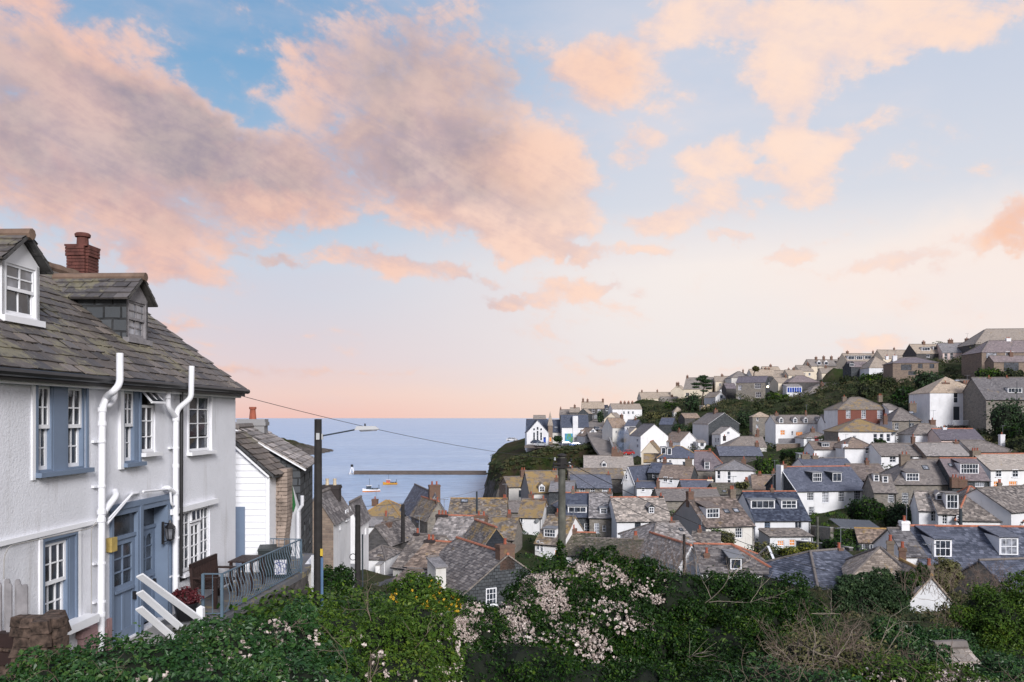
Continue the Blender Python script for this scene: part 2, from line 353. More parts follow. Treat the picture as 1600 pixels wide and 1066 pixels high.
for nm, base, dk, lt, li, mo in [
    ('slate', (.150, .136, .130), (.080, .074, .076), (.225, .208, .198), .12, .1), ('pale', (.24, .225, .215), (.14, .132, .13), (.34, .315, .30), .15, .1),
    ('blue', (.075, .085, .12), (.04, .05, .075), (.115, .13, .175), .0, 0), ('navy', (.04, .05, .08), (.025, .032, .055), (.07, .085, .12), .0, 0),
    ('purple', (.145, .125, .14), (.08, .07, .08), (.20, .175, .185), .1, 0), ('brown', (.18, .14, .115), (.10, .08, .068), (.27, .215, .18), .25, .3),
    ('tan', (.30, .25, .20), (.18, .15, .125), (.40, .34, .28), .3, .05), ('sand', (.27, .235, .20), (.18, .155, .13), (.30, .265, .23), .2, 0), ('gold', (.17, .14, .11), (.10, .08, .07), (.24, .20, .16), .85, .1),
    ('lichen', (.16, .14, .12), (.09, .08, .075), (.24, .21, .18), .6, .2), ('mossy', (.11, .10, .085), (.06, .055, .05), (.19, .165, .14), .2, .8)]:
    for g in (False, True): ROOF[nm, g] = roofmat(nm+('_slates' if g else '_roof'), mul(base, 1.3), mul(dk, 1.15), tuple(min(.62, x*1.45) for x in lt), li*.78, moss=mo, geo=g)
flat('orangetile', (.40, .15, .09), .75, .25, 2.5, bump=.4); flat('greytile', (.16, .14, .13), .8, .25, 2.5, bump=.4); flat('goldtile', (.36, .22, .08), .8, .3, 2.5, bump=.4)
flat('whitepaint', (.80, .81, .84), .45, .04, 2.); flat('bluepaint', (.13, .19, .29), .45, .08, 2.); flat('blackpaint', (.015, .015, .018), .4, .2, 3.)
flat('gutterblack', (.02, .02, .022), .4, .2, 3.); flat('lead', (.20, .21, .23), .55, .15, 2.); flat('pot', (.30, .085, .05), .8, .2, 4.); flat('potcream', (.5, .42, .3), .8, .2, 4.)
flat('darkmetal', (.035, .045, .055), .45, .2, 5.); flat('concrete', (.33, .32, .31), .9, .2, 1.5, bump=.4); flat('greywood', (.24, .23, .24), .85, .25, 6, bump=.5)
flat('darkwood', (.028, .014, .012), .6, .3, 5.); flat('tar', (.022, .02, .02), .8, .35, 4., bump=.6); flat('teal', (.03, .25, .35), .6, .3, 1.)
def glass(name, col, emit=None, st=0.):
    m, nt, b = newmat(name); b.inputs['Roughness'].default_value = .06; b.inputs['Specular IOR Level'].default_value = .75
    c = ncol(nt, nmap(nt, nnoise(nt, 1.6, 3, .6), .38, .62), mul(col, .5), mul(col, 1.7)); nt.links.new(c, b.inputs['Base Color'])
    if emit:
        e = ncol(nt, nmap(nt, nnoise(nt, 2.6, 3, .6), .35, .65), mul(emit, .45), emit); nt.links.new(e, b.inputs['Emission Color']); b.inputs['Emission Strength'].default_value = st
    MATS[name] = m; return m
glass('glass', (.035, .042, .055)); glass('netglass', (.22, .23, .26)); glass('litglass', (.2, .1, .04), (1., .36, .10), .85); glass('bluedoor', (.02, .06, .3))
# ================================================================== sea
m, nt, b = newmat('sea_water')
pos = nd(nt, 'ShaderNodeNewGeometry').outputs['Position']
b.inputs['Roughness'].default_value = .28; b.inputs['IOR'].default_value = 1.33; b.inputs['Specular IOR Level'].default_value = .35
c = ncol(nt, nmap(nt, nnoise(nt, .006, 6, .6, sc=(1, 2.5, 1)), .35, .65), (.38, .54, .76), (.52, .66, .84))
c = ncol(nt, nmap(nt, nnoise(nt, .11, 4, .7, sc=(1, 4.0, 1)), .4, .66), c, (.24, .37, .56))
nt.links.new(c, b.inputs['Base Color'])
n1 = nnoise(nt, .35, 8, .7, sc=(1, 2.2, 1))
nbump(nt, b, n1, 1., 1.1)
MATS['sea'] = m
mb = MB(); ys = np.concatenate([np.linspace(120, 900, 30), np.geomspace(1000, 60000, 30)])
for i in range(len(ys)-1):
    a, c_ = ys[i], ys[i+1]; mb.add([(-a*1.6-300, a, SEA), (a*1.6+300, a, SEA), (c_*1.6+300, c_, SEA), (-c_*1.6-300, c_, SEA)], [(0, 1, 2, 3)])
o = mb.build('sea', MATS['sea']); o['kind'] = 'structure'
# ================================================================== land: heights from the depth of what is seen where
PYS = [1066, 960, 900, 850, 815, 775, 735, 700, 670, 645, 620, 595, 565, 535]
TAB = {600: [26, 42, 60, 100, 135], 700: [26, 50, 70, 98, 132], 850: [24, 50, 68, 98, 128, 162],
       1000: [24, 44, 60, 92, 120, 155, 195, 235, 285, 330, 350], 1150: [24, 44, 60, 92, 118, 145, 172, 200, 232, 260, 285, 320],
       1300: [24, 45, 62, 90, 112, 135, 155, 175, 195, 215, 235, 262, 295], 1450: [24, 45, 64, 86, 105, 125, 145, 165, 180, 195, 210, 230, 258, 285],
       1600: [24, 45, 63, 82, 100, 118, 136, 152, 166, 180, 195, 212, 232, 255]}
def yfun(px, py):
    xs = sorted(TAB); px = min(max(px, xs[0]), xs[-1])
    for a, b_ in zip(xs, xs[1:]):
        if a <= px <= b_: break
    def col(x):
        t = TAB[x]; q = PYS[:len(t)]; return float(np.interp(-py, [-v for v in q], t))
    k = (px-a)/(b_-a); return col(a)*(1-k)+col(b_)*k
SAMP = []
for x, t in TAB.items():
    for py, Y in zip(PYS, t):
        if py < 1066: SAMP.append((wx(x, Y), Y, wz(py, Y)-.6))
for Y, X, Z in [(-40, 0, 1), (-40, -50, 3), (-40, 60, 3), (0, 0, -2.6), (0, -40, -1), (0, 40, -2), (3, 0, -3.0), (8, -4, -4.0), (8, 3, -4.4), (14, -5, -4.3), (14, 0, -5.3), (14, 9, -5.5), (20, -6, -4.6), (20, -1, -6.4), (20, 10, -6.4), (22, 20, -6),
                (27, -7, -6.0), (27, 0, -7.6), (36, -8, -8.6), (36, 4, -9.2), (36, 20, -8.5), (46, -8, -10.6), (30, 32, -6), (60, 60, -6), (90, 90, -5), (120, 115, -2), (150, 140, 6), (190, 165, 14), (240, 220, 26), (300, 260, 32), (380, 300, 34), (420, 200, 26), (420, 100, 14), (360, 70, 6), (420, 60, 6),
                (14, -30, -2), (40, -30, -6), (70, -22, -13), (70, -60, -10), (110, -60, -16), (150, -50, -20), (150, -110, -18), (200, -90, -24), (215, -40, -27), (240, -45, -33), (270, -60, -37), (250, -20, -33), (270, 0, -35), (245, 5, -35), (50, -2, -13.6), (55, 1, -14.6), (64, -5, -15), (290, -120, -38), (300, -40, -38), (200, 5, -25), (232, 10, -32), (190, -20, -24), (215, 25, -25), (280, 30, -37), (262, 20, -35), (330, 10, -38), (330, 30, -38), (300, 0, -37), (345, -10, -38), (400, 20, -36), (450, 40, -36), (450, -60, -40), (450, 90, -20), (500, 160, -10), (600, 300, 10), (600, 0, -42), (450, -300, -42), (230, -160, -32)]:
    SAMP.append((X, Y, Z))
class Land:
    def fit(s):
        P = np.array(SAMP); s.P = P[:, :2]/100; n = len(P)
        K = np.sqrt(((s.P[:, None]-s.P[None])**2).sum(2)+1e-4); A = np.zeros((n+3, n+3)); A[:n, :n] = K-np.eye(n)*.012
        A[:n, n] = 1; A[:n, n+1:] = s.P; A[n:, :n] = A[:n, n:].T; s.w = np.linalg.solve(A, np.concatenate([P[:, 2], [0, 0, 0]]))
    def __call__(s, x, y):
        x = np.asarray(x, float); y = np.asarray(y, float); sh = x.shape; q = np.stack([x.ravel(), y.ravel()], 1)/100; out = np.empty(len(q)); n = len(s.P)
        for i in range(0, len(q), 20000):
            qq = q[i:i+20000]; K = np.sqrt(((qq[:, None]-s.P[None])**2).sum(2)+1e-4); out[i:i+20000] = K@s.w[:n]+s.w[n]+qq@s.w[n+1:]
        return out.reshape(sh)
LAND = Land()
def vnoise(x, y, s, seed=0):
    """smooth value noise in numpy"""
    x = np.asarray(x)/s; y = np.asarray(y)/s; xi = np.floor(x).astype(int); yi = np.floor(y).astype(int); fx = x-xi; fy = y-yi
    fx = fx*fx*(3-2*fx); fy = fy*fy*(3-2*fy)
    def h(a, b): 
        v = np.sin(a*127.1+b*311.7+seed*74.7)*43758.5453; return v-np.floor(v)
    return (h(xi, yi)*(1-fx)+h(xi+1, yi)*fx)*(1-fy)+(h(xi, yi+1)*(1-fx)+h(xi+1, yi+1)*fx)*fy
def fbm(x, y, s, o=4, seed=0): return sum(vnoise(x, y, s/2**i, seed+i)*.5**i for i in range(o))/sum(.5**i for i in range(o))
# ================================================================== house builder (all shapes in metres in the house's own frame)
WCACHE = {}
def window_meshes(w, h, cols, rows, fm='whitepaint', gm='glass', sill=True):
    w = round(w, 1) or .1; h = round(h, 1) or .1; k = (w, h, cols, rows, fm, gm, sill)
    if k in WCACHE: return WCACHE[k]
    f = MB(); bd = min(.08, w*.16); hb = .022 if w > 1.6 else .02
    f.box(-w/2, -w/2+bd, 0, .06, 0, h); f.box(w/2-bd, w/2, 0, .06, 0, h)
    f.box(-w/2+bd, w/2-bd, 0, .06, 0, bd); f.box(-w/2+bd, w/2-bd, 0, .06, h-bd, h)
    for i in range(1, cols):
        x = -w/2+w*i/cols; f.box(x-hb, x+hb, .015, .05, bd, h-bd)
    for i in range(1, rows):
        z = h*i/rows; q = hb*(1.5 if rows % 2 == 0 and i == rows//2 else 1); f.box(-w/2+bd, w/2-bd, .01, .055, z-q, z+q)
    g = MB(); g.box(-w/2+bd*.5, w/2-bd*.5, .034, .042, bd*.5, h-bd*.5)
    s = None
    if sill: s = MB().box(-w/2-.07, w/2+.07, -.10, .05, -.09, -.003).mesh('sill', MATS['whitepaint'] if fm == 'whitepaint' else MATS[fm])
    WCACHE[k] = (f.mesh('window', MATS[fm]), g.mesh('pane', MATS[gm]), s); return WCACHE[k]
def add_window(parent, loc, yaw, w, h, cols, rows, fm='whitepaint', gm='glass', flatlevel=False, sill=True):
    a, p, s = window_meshes(w, h, cols, rows, fm, gm, sill)
    o = put('window', a, parent, loc, yaw)
    if flatlevel: put('pane', p, parent, loc, yaw)
    else:
        put('pane', p, o)
        if s: put('sill', s, o)
    return o
def wall_holes(mb, P0, U, N, L, H, holes, dep=.13, z0=-3.):
    """wall rectangle from P0 along U, outward normal N, from z0 to H, with openings (u0,u1,za,zb) and their reveals"""
    P0 = np.array(P0, float); U = np.array(U, float); N = np.array(N, float)
    hs = [(max(.05, a), min(L-.05, b), max(z0, c), min(H-.03, d)) for a, b, c, d in holes]
    hs = [q for q in hs if q[1]-q[0] > .1 and q[3]-q[2] > .1]
    us = sorted({0, L, *[q[0] for q in hs], *[q[1] for q in hs]}); zs = sorted({z0, H, *[q[2] for q in hs], *[q[3] for q in hs]})
    pt = lambda u, z, d=0.: P0+U*u-N*d+np.array([0, 0, z])
    for i in range(len(us)-1):
        for j in range(len(zs)-1):
            uc = (us[i]+us[i+1])/2; zc = (zs[j]+zs[j+1])/2
            if any(a < uc < b and c < zc < d for a, b, c, d in hs): continue
            mb.poly([pt(us[i], zs[j]), pt(us[i+1], zs[j]), pt(us[i+1], zs[j+1]), pt(us[i], zs[j+1])])
    for a, b, c, d in hs:
        for q in ([(a, c), (b, c)], [(b, c), (b, d)], [(b, d), (a, d)], [(a, d), (a, c)]):
            (u1, z1), (u2, z2) = q; mb.poly([pt(u1, z1), pt(u1, z1, dep), pt(u2, z2, dep), pt(u2, z2)])
def slates_on(mb, poly, sw=.32, se=.26, rng=RNG, thick=.022, lift=.01):
    """overlapping slates covering a planar polygon whose first edge is the eaves"""
    P = [np.array(p, float) for p in poly]; u = unit(P[1]-P[0]); n = unit(np.cross(P[1]-P[0], P[-1]-P[0])); v = np.cross(n, u); O = P[0]
    Q = np.array([[np.dot(p-O, u), np.dot(p-O, v)] for p in P]); H = Q[:, 1].max(); nr = int(H/se)+1; cells = []
    for r in range(nr):
        v0 = r*se; vm = min(v0+se*.5, H-.01); xs = []
        for i in range(len(Q)):
            a, b = Q[i], Q[(i+1) % len(Q)]
            if (a[1]-vm)*(b[1]-vm) <= 0 and abs(a[1]-b[1]) > 1e-6: xs.append(a[0]+(b[0]-a[0])*(vm-a[1])/(b[1]-a[1]))
        if len(xs) < 2: continue
        xa, xb = min(xs), max(xs); w = sw*rng.uniform(.85, 1.2); k = max(1, int((xb-xa)/w)+1); e = xa+np.arange(k+1)*w-(w*.5 if r % 2 else 0)+rng.uniform(-.04, .04, k+1)
        e = np.clip(e, xa, xb); e[-1] = xb
        for i in range(k):
            if e[i+1]-e[i] > .04: cells.append((e[i]+.006, e[i+1]-.006, v0-.035+rng.uniform(-.02, .012), min(v0+se+.02, H)))
    if not cells: return
    c = np.array(cells); m = len(c); th = lift+thick*rng.uniform(.6, 1.6, m); tl = rng.uniform(-.006, .006, m)
    def pt(a, b, h): return O+a[:, None]*u+b[:, None]*v+h[:, None]*n
    top = np.full(m, lift*.3)
    V = np.stack([pt(c[:, 0], c[:, 2], th+tl), pt(c[:, 1], c[:, 2], th-tl), pt(c[:, 1], c[:, 3], top), pt(c[:, 0], c[:, 3], top), pt(c[:, 0], c[:, 2], top*0-.01), pt(c[:, 1], c[:, 2], top*0-.01)], 1).reshape(-1, 3)
    b6 = np.arange(m)[:, None]*6; t = np.clip(rng.normal(.5, .24, m), 0, 1)
    mb.addn(V, np.concatenate([b6+np.array([0, 1, 2, 3]), b6+np.array([4, 5, 1, 0])]), np.concatenate([t, t]))
def chimney_part(parent, x, y, z0, z1, w, d, mat='chimneybrick', pots=2, potmat='pot', poth=.45):
    c = MB().box(x-w/2, x+w/2, y-d/2, y+d/2, z0, z1-.24).box(x-w/2-.05, x+w/2+.05, y-d/2-.05, y+d/2+.05, z1-.24, z1-.1).box(x-w/2-.02, x+w/2+.02, y-d/2-.02, y+d/2+.02, z1-.1, z1)
    o = c.build('chimney', MATS[mat], parent)
    for i in range(pots):
        q = x if w >= d else y; s = (max(w, d)-.2)/max(1, pots); t = (i-(pots-1)/2)*s; px, py = (x+t, y) if w >= d else (x, y+t)
        MB().lathe((px, py, z1), [(.13, 0), (.12, poth*.3), (.10, poth*.8), (.13, poth*.82), (.13, poth), (.08, poth)], 8).build('chimney_pot', MATS[potmat], o)
    return o
HOUSES = []
def H(label, x0, x1, ye, yr, yb, kind='side', yaw=0., D=6., wall='white', roof='slate', wn=(), dm=(), ch=(), sk=(), Y=None, ridge='greytile', swall=None, geo=None, name='cottage', cat='house',
      frame='whitepaint', gut=True, hipm=True, ov=.2, group=None, barge=None, extra=None, pots='pot', samp=True, low=3.5):
    Y0 = Y or yfun((x0+x1)/2, yb)
    if not ch and cat == 'house' and kind in ('side', 'hip', 'hipl', 'hipr') and Y0 < 265 and x1-x0 > 24 and not name == 'wing': ch = [(x0+(x1-x0)*(.86 if len(HOUSES) % 2 else .3), yr-5.5, 5.5, 1+len(HOUSES) % 2, 'chimneybrick' if len(HOUSES) % 3 else 'stonechimney')]
    th = math.radians(yaw); ex = np.array([math.cos(th), math.sin(th)]); ny = np.array([-math.sin(th), math.cos(th)])
    A = np.array([wx(x0, Y0), Y0]); k1 = (x1-HX)/F; L = (k1*A[1]-A[0])/(ex[0]-k1*ex[1])
    zb = wz(yb, Y0); zE = wz(ye, Y0)-zb; C = A+ex*L/2+ny*D/2
    mid = (A+ex*L/2) if kind == 'gable' else C
    zR = max(wz(yr, mid[1])-zb, zE+.4)
    if samp: SAMP.append((C[0], C[1], zb-.7))
    root = thing(name, label, cat, (C[0], C[1], zb), th, group)
    c_, s_ = math.cos(th), math.sin(th)
    def loc(v): return np.array([v[0]*c_+v[1]*s_, -v[0]*s_+v[1]*c_, v[2]])
    cam0 = loc((-C[0], -C[1], -zb))
    def ray(px, py): return loc(((px-HX)/F, 1, -(py-HY)/F))
    def hit(px, py, n, d0):
        """point where the line of sight meets plane n.p = d0"""
        r = ray(px, py); t = (d0-np.dot(n, cam0))/np.dot(n, r); return cam0+t*r
    l, d = L/2, D/2
    faces = {'F': ((-l, -d, 0), (1, 0, 0), (0, -1, 0), L, 0.), 'R': ((l, -d, 0), (0, 1, 0), (1, 0, 0), D, math.pi/2), 'B': ((l, d, 0), (-1, 0, 0), (0, 1, 0), L, math.pi), 'L': ((-l, d, 0), (0, -1, 0), (-1, 0, 0), D, -math.pi/2)}
    holes = {k: [] for k in faces}
    for w in wn:
        px, py, pw, ph, cs, rs = w[:6]; fl = w[6] if len(w) > 6 else ''; fk = 'L' if 'L' in fl else 'R' if 'R' in fl else 'F'
        P0, U, N, WL, wy = faces[fk]; U = np.array(U, float); N = np.array(N, float); P0 = np.array(P0, float)
        p = hit(px, py, N, np.dot(N, P0)); dep = np.dot(ray(px, py), ray(px, py)); dist = np.linalg.norm(p-cam0)
        hm = ph*dist/F; cosv = abs(np.dot(unit(ray(px, py)), N)); wm = pw*dist/F if fk == 'F' else pw*dist/F/max(.3, cosv)
        u = np.dot(p-P0, U); z = p[2]; wm = min(wm, WL*.9)
        u = min(max(u, wm/2+.05), WL-wm/2-.05)
        wm = max(.3, round(wm, 1)); hm = max(.3, round(hm, 1))
        gm = 'litglass' if 'lit' in fl else ('netglass' if 'n' in fl or random.random() < .15 else 'glass'); fm = 'bluepaint' if 'b' in fl else ('darkmetal' if 'd' in fl else frame)
        if 'x' in fl:   # a door
            q = P0+U*u+N*.0+np.array([0, 0, z-hm/2]); holes[fk].append((u-wm/2, u+wm/2, z-hm/2, z+hm/2)); q = q-N*.1
            MB().box(-wm/2, wm/2, 0, .05, 0, hm).box(-wm/2+.12, wm/2-.12, -.01, 0, .1, hm*.45).box(-wm/2+.12, wm/2-.12, -.01, 0, hm*.55, hm-.12).build('door', MATS['reddoor' if 'r' in fl else 'bluedoor' if 'b' in fl else 'darkmetal'], root, loc=q, yaw=wy); continue
        if z+hm/2 < zE-.04: holes[fk].append((u-wm/2, u+wm/2, z-hm/2, z+hm/2)); off = -.10
        else: off = .07
        q = P0+U*u+N*off+np.array([0, 0, z-hm/2]); add_window(root, q, wy, wm, hm, cs, rs, fm, gm)
    mw = {}
    for fk, (P0, U, N, WL, wy) in faces.items():
        mt = wall if fk == 'F' or not swall else swall
        if isinstance(mt, dict): mt = mt.get(fk, 'white')
        wall_holes(mw.setdefault(mt, MB()), P0, U, N, WL, zE, holes[fk], z0=-low)
    sl = (zR-zE)
    top = mw.setdefault(swall if (swall and kind != 'gable') else wall, MB()) if not isinstance(swall, dict) else mw[swall['L']] if kind != 'gable' else mw[wall]
    if kind in ('side', 'hipr', 'hipl', 'lean'):
        for sx, ok in ((-1, kind != 'hipl'), (1, kind != 'hipr')):
            if ok: top.poly([(sx*l, -d*sx*-1*-1 if 0 else (-d if sx > 0 else d), zE), (sx*l, (d if sx > 0 else -d), zE), (sx*l, 0, zR)] if kind != 'lean' else [(sx*l, -d, zE), (sx*l, d, zE), (sx*l, d, zR)])
        if kind == 'lean': top.poly([(l, d, zE), (-l, d, zE), (-l, d, zR), (l, d, zR)])
    if kind == 'gable':
        mw[wall].poly([(-l, -d, zE), (l, -d, zE), (0, -d, zR)]); (mw[swall] if isinstance(swall, str) else mw[wall]).poly([(l, d, zE), (-l, d, zE), (0, d, zR)])
    for mt, mb in mw.items(): mb.build('wall', MATS[mt], root)
    # roof
    vo = .12; polys = []
    if kind == 'lean':
        s = sl/D; e = zE-ov*s; polys = [[(-l-vo, -d-ov, e), (l+vo, -d-ov, e), (l+vo, d, zR), (-l-vo, d, zR)]]; ridl = [((-l, d, zR), (l, d, zR))]
    elif kind == 'gable':
        s = sl/l; e = zE-ov*s
        polys = [[(-l-ov, d+vo, e), (-l-ov, -d-vo, e), (0, -d-vo, zR), (0, d+vo, zR)], [(l+ov, -d-vo, e), (l+ov, d+vo, e), (0, d+vo, zR), (0, -d-vo, zR)]]
        ridl = [((0, -d-vo, zR), (0, d+vo, zR))]
    else:
        s = sl/d; e = zE-ov*s; hl = kind in ('hip', 'hipl', 'pyr'); hr = kind in ('hip', 'hipr', 'pyr')
        hi = min(d*(1. if kind != 'pyr' else 9), l*.98)
        xl = -l-(ov if hl else vo); xr = l+(ov if hr else vo); rl = -l+hi if hl else xl; rr = l-hi if hr else xr
        polys = [[(xl, -d-ov, e), (xr, -d-ov, e), (rr, 0, zR), (rl, 0, zR)], [(xr, d+ov, e), (xl, d+ov, e), (rl, 0, zR), (rr, 0, zR)]]
        if hl: polys.append([(xl, d+ov, e), (xl, -d-ov, e), (rl, 0, zR)])
        if hr: polys.append([(xr, -d-ov, e), (xr, d+ov, e), (rr, 0, zR)])
        ridl = [((rl, 0, zR), (rr, 0, zR))]
        if hl: ridl += [((xl, -d-ov, e), (rl, 0, zR)), ((xl, d+ov, e), (rl, 0, zR))]
        if hr: ridl += [((xr, -d-ov, e), (rr, 0, zR)), ((xr, d+ov, e), (rr, 0, zR))]
    if geo is None: geo = Y0 < 112
    rb = MB(); sb = MB()
    for i, pl in enumerate(polys):
        P = [np.array(p, float) for p in pl]; n = unit(np.cross(P[1]-P[0], P[-1]-P[0])); rb.prism([p-n*.1 for p in P], n*.1)
        wc = np.array([*(C), zb]); nw = np.array([n[0]*c_-n[1]*s_, n[0]*s_+n[1]*c_, n[2]]); pc = np.array([0, 0, zR])
        pw = np.array([P[0][0]*c_-P[0][1]*s_, P[0][0]*s_+P[0][1]*c_, P[0][2]])+wc
        if geo and np.dot(nw, -pw) > 0: slates_on(sb, pl)
    ro = rb.build('roof', ROOF[roof, False], root)
    if geo and sb.v: sb.build('slates', ROOF[roof, True], root, stuff=True)
    rt = MB()
    for i, (a, b) in enumerate(ridl):
        if i == 0 or hipm:
            a = np.array(a); b = np.array(b); a = a+(0, 0, .02); b = b+(0, 0, .02); Ln = np.linalg.norm(b-a)
            if Ln < .2: continue
            k = max(1, int(Ln/.45)) if Y0 < 140 else 1
            for j in range(k):
                q0 = a+(b-a)*(j/k); q1 = a+(b-a)*((j+.96)/k); rt.tube([q0, q1], [.115, .125], 6, tint=random.random())
    if rt.v: rt.build('ridge_tiles', MATS[ridge], root, stuff=(Y0 < 140))
    if gut and Y0 < 200 and kind != 'gable':
        MB().tube([(-l-.15, -d-ov-.05, e-.03), (l+.15, -d-ov-.05, e-.03)], .06, 6).build('gutter', MATS['gutterblack'], root)
        MB().tube([(l-.15, -d-ov-.05, e-.05), (l-.15, -d-.08, e-.4), (l-.15, -d-.08, 0)], .05, 6).build('downpipe', MATS['gutterblack'], root)
    if barge:
        bb = MB()
        if kind == 'gable':
            for sx in (-1, 1): bb.beam((sx*(l+ov), -d-vo-.02, e-.08), (0, -d-vo-.02, zR-.08), .04, .2, up=(0, 1, 0))
        else:
            xx = -l-vo-.02 if yaw > 0 else l+vo+.02
            for sy in (-1, 1): bb.beam((xx, sy*(d+ov), e-.08), (xx, 0, zR-.08), .04, .2, up=(1, 0, 0))
        bb.build('bargeboard', MATS[barge], root)
    # slope frames for dormers and rooflights
    def fr(fk):
        if fk == 'F': return (lambda u, v, z: np.array([u, -d+v, z])), d if kind != 'lean' else D, 0., np.array([0, -sl/(d if kind != 'lean' else D), 1.]), zE+sl*(1. if kind != 'lean' else .5)
        if fk == 'L': return (lambda u, v, z: np.array([-l+v, -u, z])), l, -math.pi/2, np.array([-sl/l, 0, 1.]), zE+sl
        return (lambda u, v, z: np.array([l-v, u, z])), l, math.pi/2, np.array([sl/l, 0, 1.]), zE+sl
    for q in dm:
        px, py, pw, ph, ty, cs, rs = q[:7]; fl = q[7] if len(q) > 7 else ''
        fk = 'F' if kind != 'gable' else ('L' if yaw > 0 else 'R'); T, run, wy, n, zz = fr(fk)
        p = hit(px, py+ph/2, n, zR if kind != 'lean' else 0) if kind != 'lean' else hit(px, py+ph/2, np.array([0, -sl/D, 1.]), zE+sl*.5)
        dist = np.linalg.norm(p-cam0); w = max(.6, round(pw*dist/F, 1)); h = max(.5, round(ph*dist/F, 1))
        if fk == 'F': u, v = p[0], p[1]+d
        elif fk == 'L': u, v = -p[1], p[0]+l
        else: u, v = p[1], l-p[0]
        v = min(max(v, .1), run*.8); slope = sl/run; z0 = zE+slope*v; z1 = z0+h+.12; W2 = w/2+.12
        tl = 'F' if not 'z' in fl else 'z'
        v2 = min(v+(h+.12)/slope, run*1.02); zb2 = zE+slope*v2
        dr = MB(); cm = 'slatehung' if 'w' not in fl else 'white'
        for sx in (-1, 1): dr.prism([T(u+sx*W2, v+.02, z0-.15), T(u+sx*W2, v2, zE+slope*v2-.1), T(u+sx*W2, v2, z1), T(u+sx*W2, v+.02, z1)], (T(u-sx*(W2-.12), 0, 0)-T(u-sx*W2, 0, 0))*-1 if 0 else T(u-sx*.1, 0, 0)-T(u, 0, 0))
        dr.prism([T(u-W2+.1, v+.1, z0-.15), T(u+W2-.1, v+.1, z0-.15), T(u+W2-.1, v+.1, z0+.06), T(u-W2+.1, v+.1, z0+.06)], T(0, .1, 0)-T(0, 0, 0))
        if ty == 'g':
            za = z1+W2*.85; dr.prism([T(u-W2, v+.03, z1), T(u+W2, v+.03, z1), T(u, v+.03, za)], T(0, .08, 0)-T(0, 0, 0))
        dob = dr.build('dormer', MATS[cm if ty != 'g' or 'w' in fl else 'white' if 'w' in fl else cm], root)
        rr_ = MB()
        if ty == 'g':
            va = min(v+(za-z0)/slope, run*1.05)
            for sx in (-1, 1):
                pp = [T(u+sx*(W2+.12), v-.12, z1-.1), T(u, v-.12, za+.02), T(u, va, za+.02), T(u+sx*(W2+.12), min(v2+.1, run*1.05), z1-.1)]
                nn = unit(np.cross(pp[1]-pp[0], pp[2]-pp[0])); nn = nn if nn[2] > 0 else -nn; rr_.prism(pp, nn*.07)
        else:
            rise = .22*(v2-v+.2) if ty == 's' else .03*(v2-v)
            if ty == 's' and z1+rise > zR: rise = max(0, zR-z1)
            rr_.hexa([T(u-W2-.12, v-.18, z1), T(u+W2+.12, v-.18, z1), T(u+W2+.12, min(v2+rise/slope+.05, run), z1+rise), T(u-W2-.12, min(v2+rise/slope+.05, run), z1+rise),
                      T(u-W2-.12, v-.18, z1+.09), T(u+W2+.12, v-.18, z1+.09), T(u+W2+.12, min(v2+rise/slope+.05, run), z1+rise+.09), T(u-W2-.12, min(v2+rise/slope+.05, run), z1+rise+.09)])
        rr_.build('dormer_roof', MATS['lead'] if ty == 'f' else ROOF[roof, False], dob)
        add_window(dob, T(u, v, z0+.05), wy, w+.1, h, cs, rs, 'whitepaint', 'netglass' if 'n' in fl else 'glass', flatlevel=True, sill=False)
    for q in sk:
        px, py, pw, ph = q[:4]; fk = 'F' if kind != 'gable' else ('L' if yaw > 0 else 'R'); T, run, wy, n, zz = fr(fk)
        p = hit(px, py, n, zR) ; dist = np.linalg.norm(p-cam0); w = pw*dist/F; slope = sl/run
        if fk == 'F': u, v = p[0], p[1]+d
        elif fk == 'L': u, v = -p[1], p[0]+l
        else: u, v = p[1], l-p[0]
        v = min(max(v, .5), run-.5); hl_ = min(ph*dist/F*1.0, 1.3)/2*math.cos(math.atan(slope)); f = MB(); g = MB()
        nn = unit(T(0, -slope, 1)-T(0, 0, 0)) if fk == 'F' else unit(n)
        def SP(a, b, h): return T(u+a, v+b, zE+slope*(v+b))+nn*h
        for a0, a1, b0, b1 in ((-w/2, -w/2+.08, -hl_, hl_), (w/2-.08, w/2, -hl_, hl_), (-w/2+.08, w/2-.08, -hl_, -hl_+.08), (-w/2+.08, w/2-.08, hl_-.08, hl_)):
            f.hexa([SP(a0, b0, -.02), SP(a1, b0, -.02), SP(a1, b1, -.02), SP(a0, b1, -.02), SP(a0, b0, .1), SP(a1, b0, .1), SP(a1, b1, .1), SP(a0, b1, .1)])
        g.hexa([SP(a, b, h) for h in (0, .06) for a, b in ((-w/2+.04, -hl_+.04), (w/2-.04, -hl_+.04), (w/2-.04, hl_-.04), (-w/2+.04, hl_-.04))])
        fo = f.build('rooflight', MATS['darkmetal'], root); g.build('pane', MATS['netglass'], fo)
    for q in ch:
        px, py, pw, np_ = q[:4]; mt = q[4] if len(q) > 4 else 'chimneybrick'; fy = q[5] if len(q) > 5 else None
        if kind == 'gable': yy = (-d+.4 + (D-.8)*(fy or 0)); xx = 0.; r = ray(px, py); t = (yy-cam0[1])/r[1]; dist = t
        else:
            yy = 0. if fy is None else -d+D*fy; r = ray(px, py); t = (yy-cam0[1])/r[1]; xx = (cam0+t*r)[0]; xx = min(max(xx, -l+.3), l-.3)
            dist = t
        zt = (cam0+t*r)[2]; w = max(.45, pw*t/F); zbase = zR-1.2-(abs(yy)/d*sl if kind != 'gable' else 0)
        zt = max(zt, zbase+1.3); dd = q[6] if len(q) > 6 else max(.45, min(w, .8))
        if kind == 'gable': chimney_part(root, xx, yy, zbase, zt, w, dd, mt, np_, pots)
        else: chimney_part(root, xx, yy, zbase, zt, w, dd, mt, np_, pots)
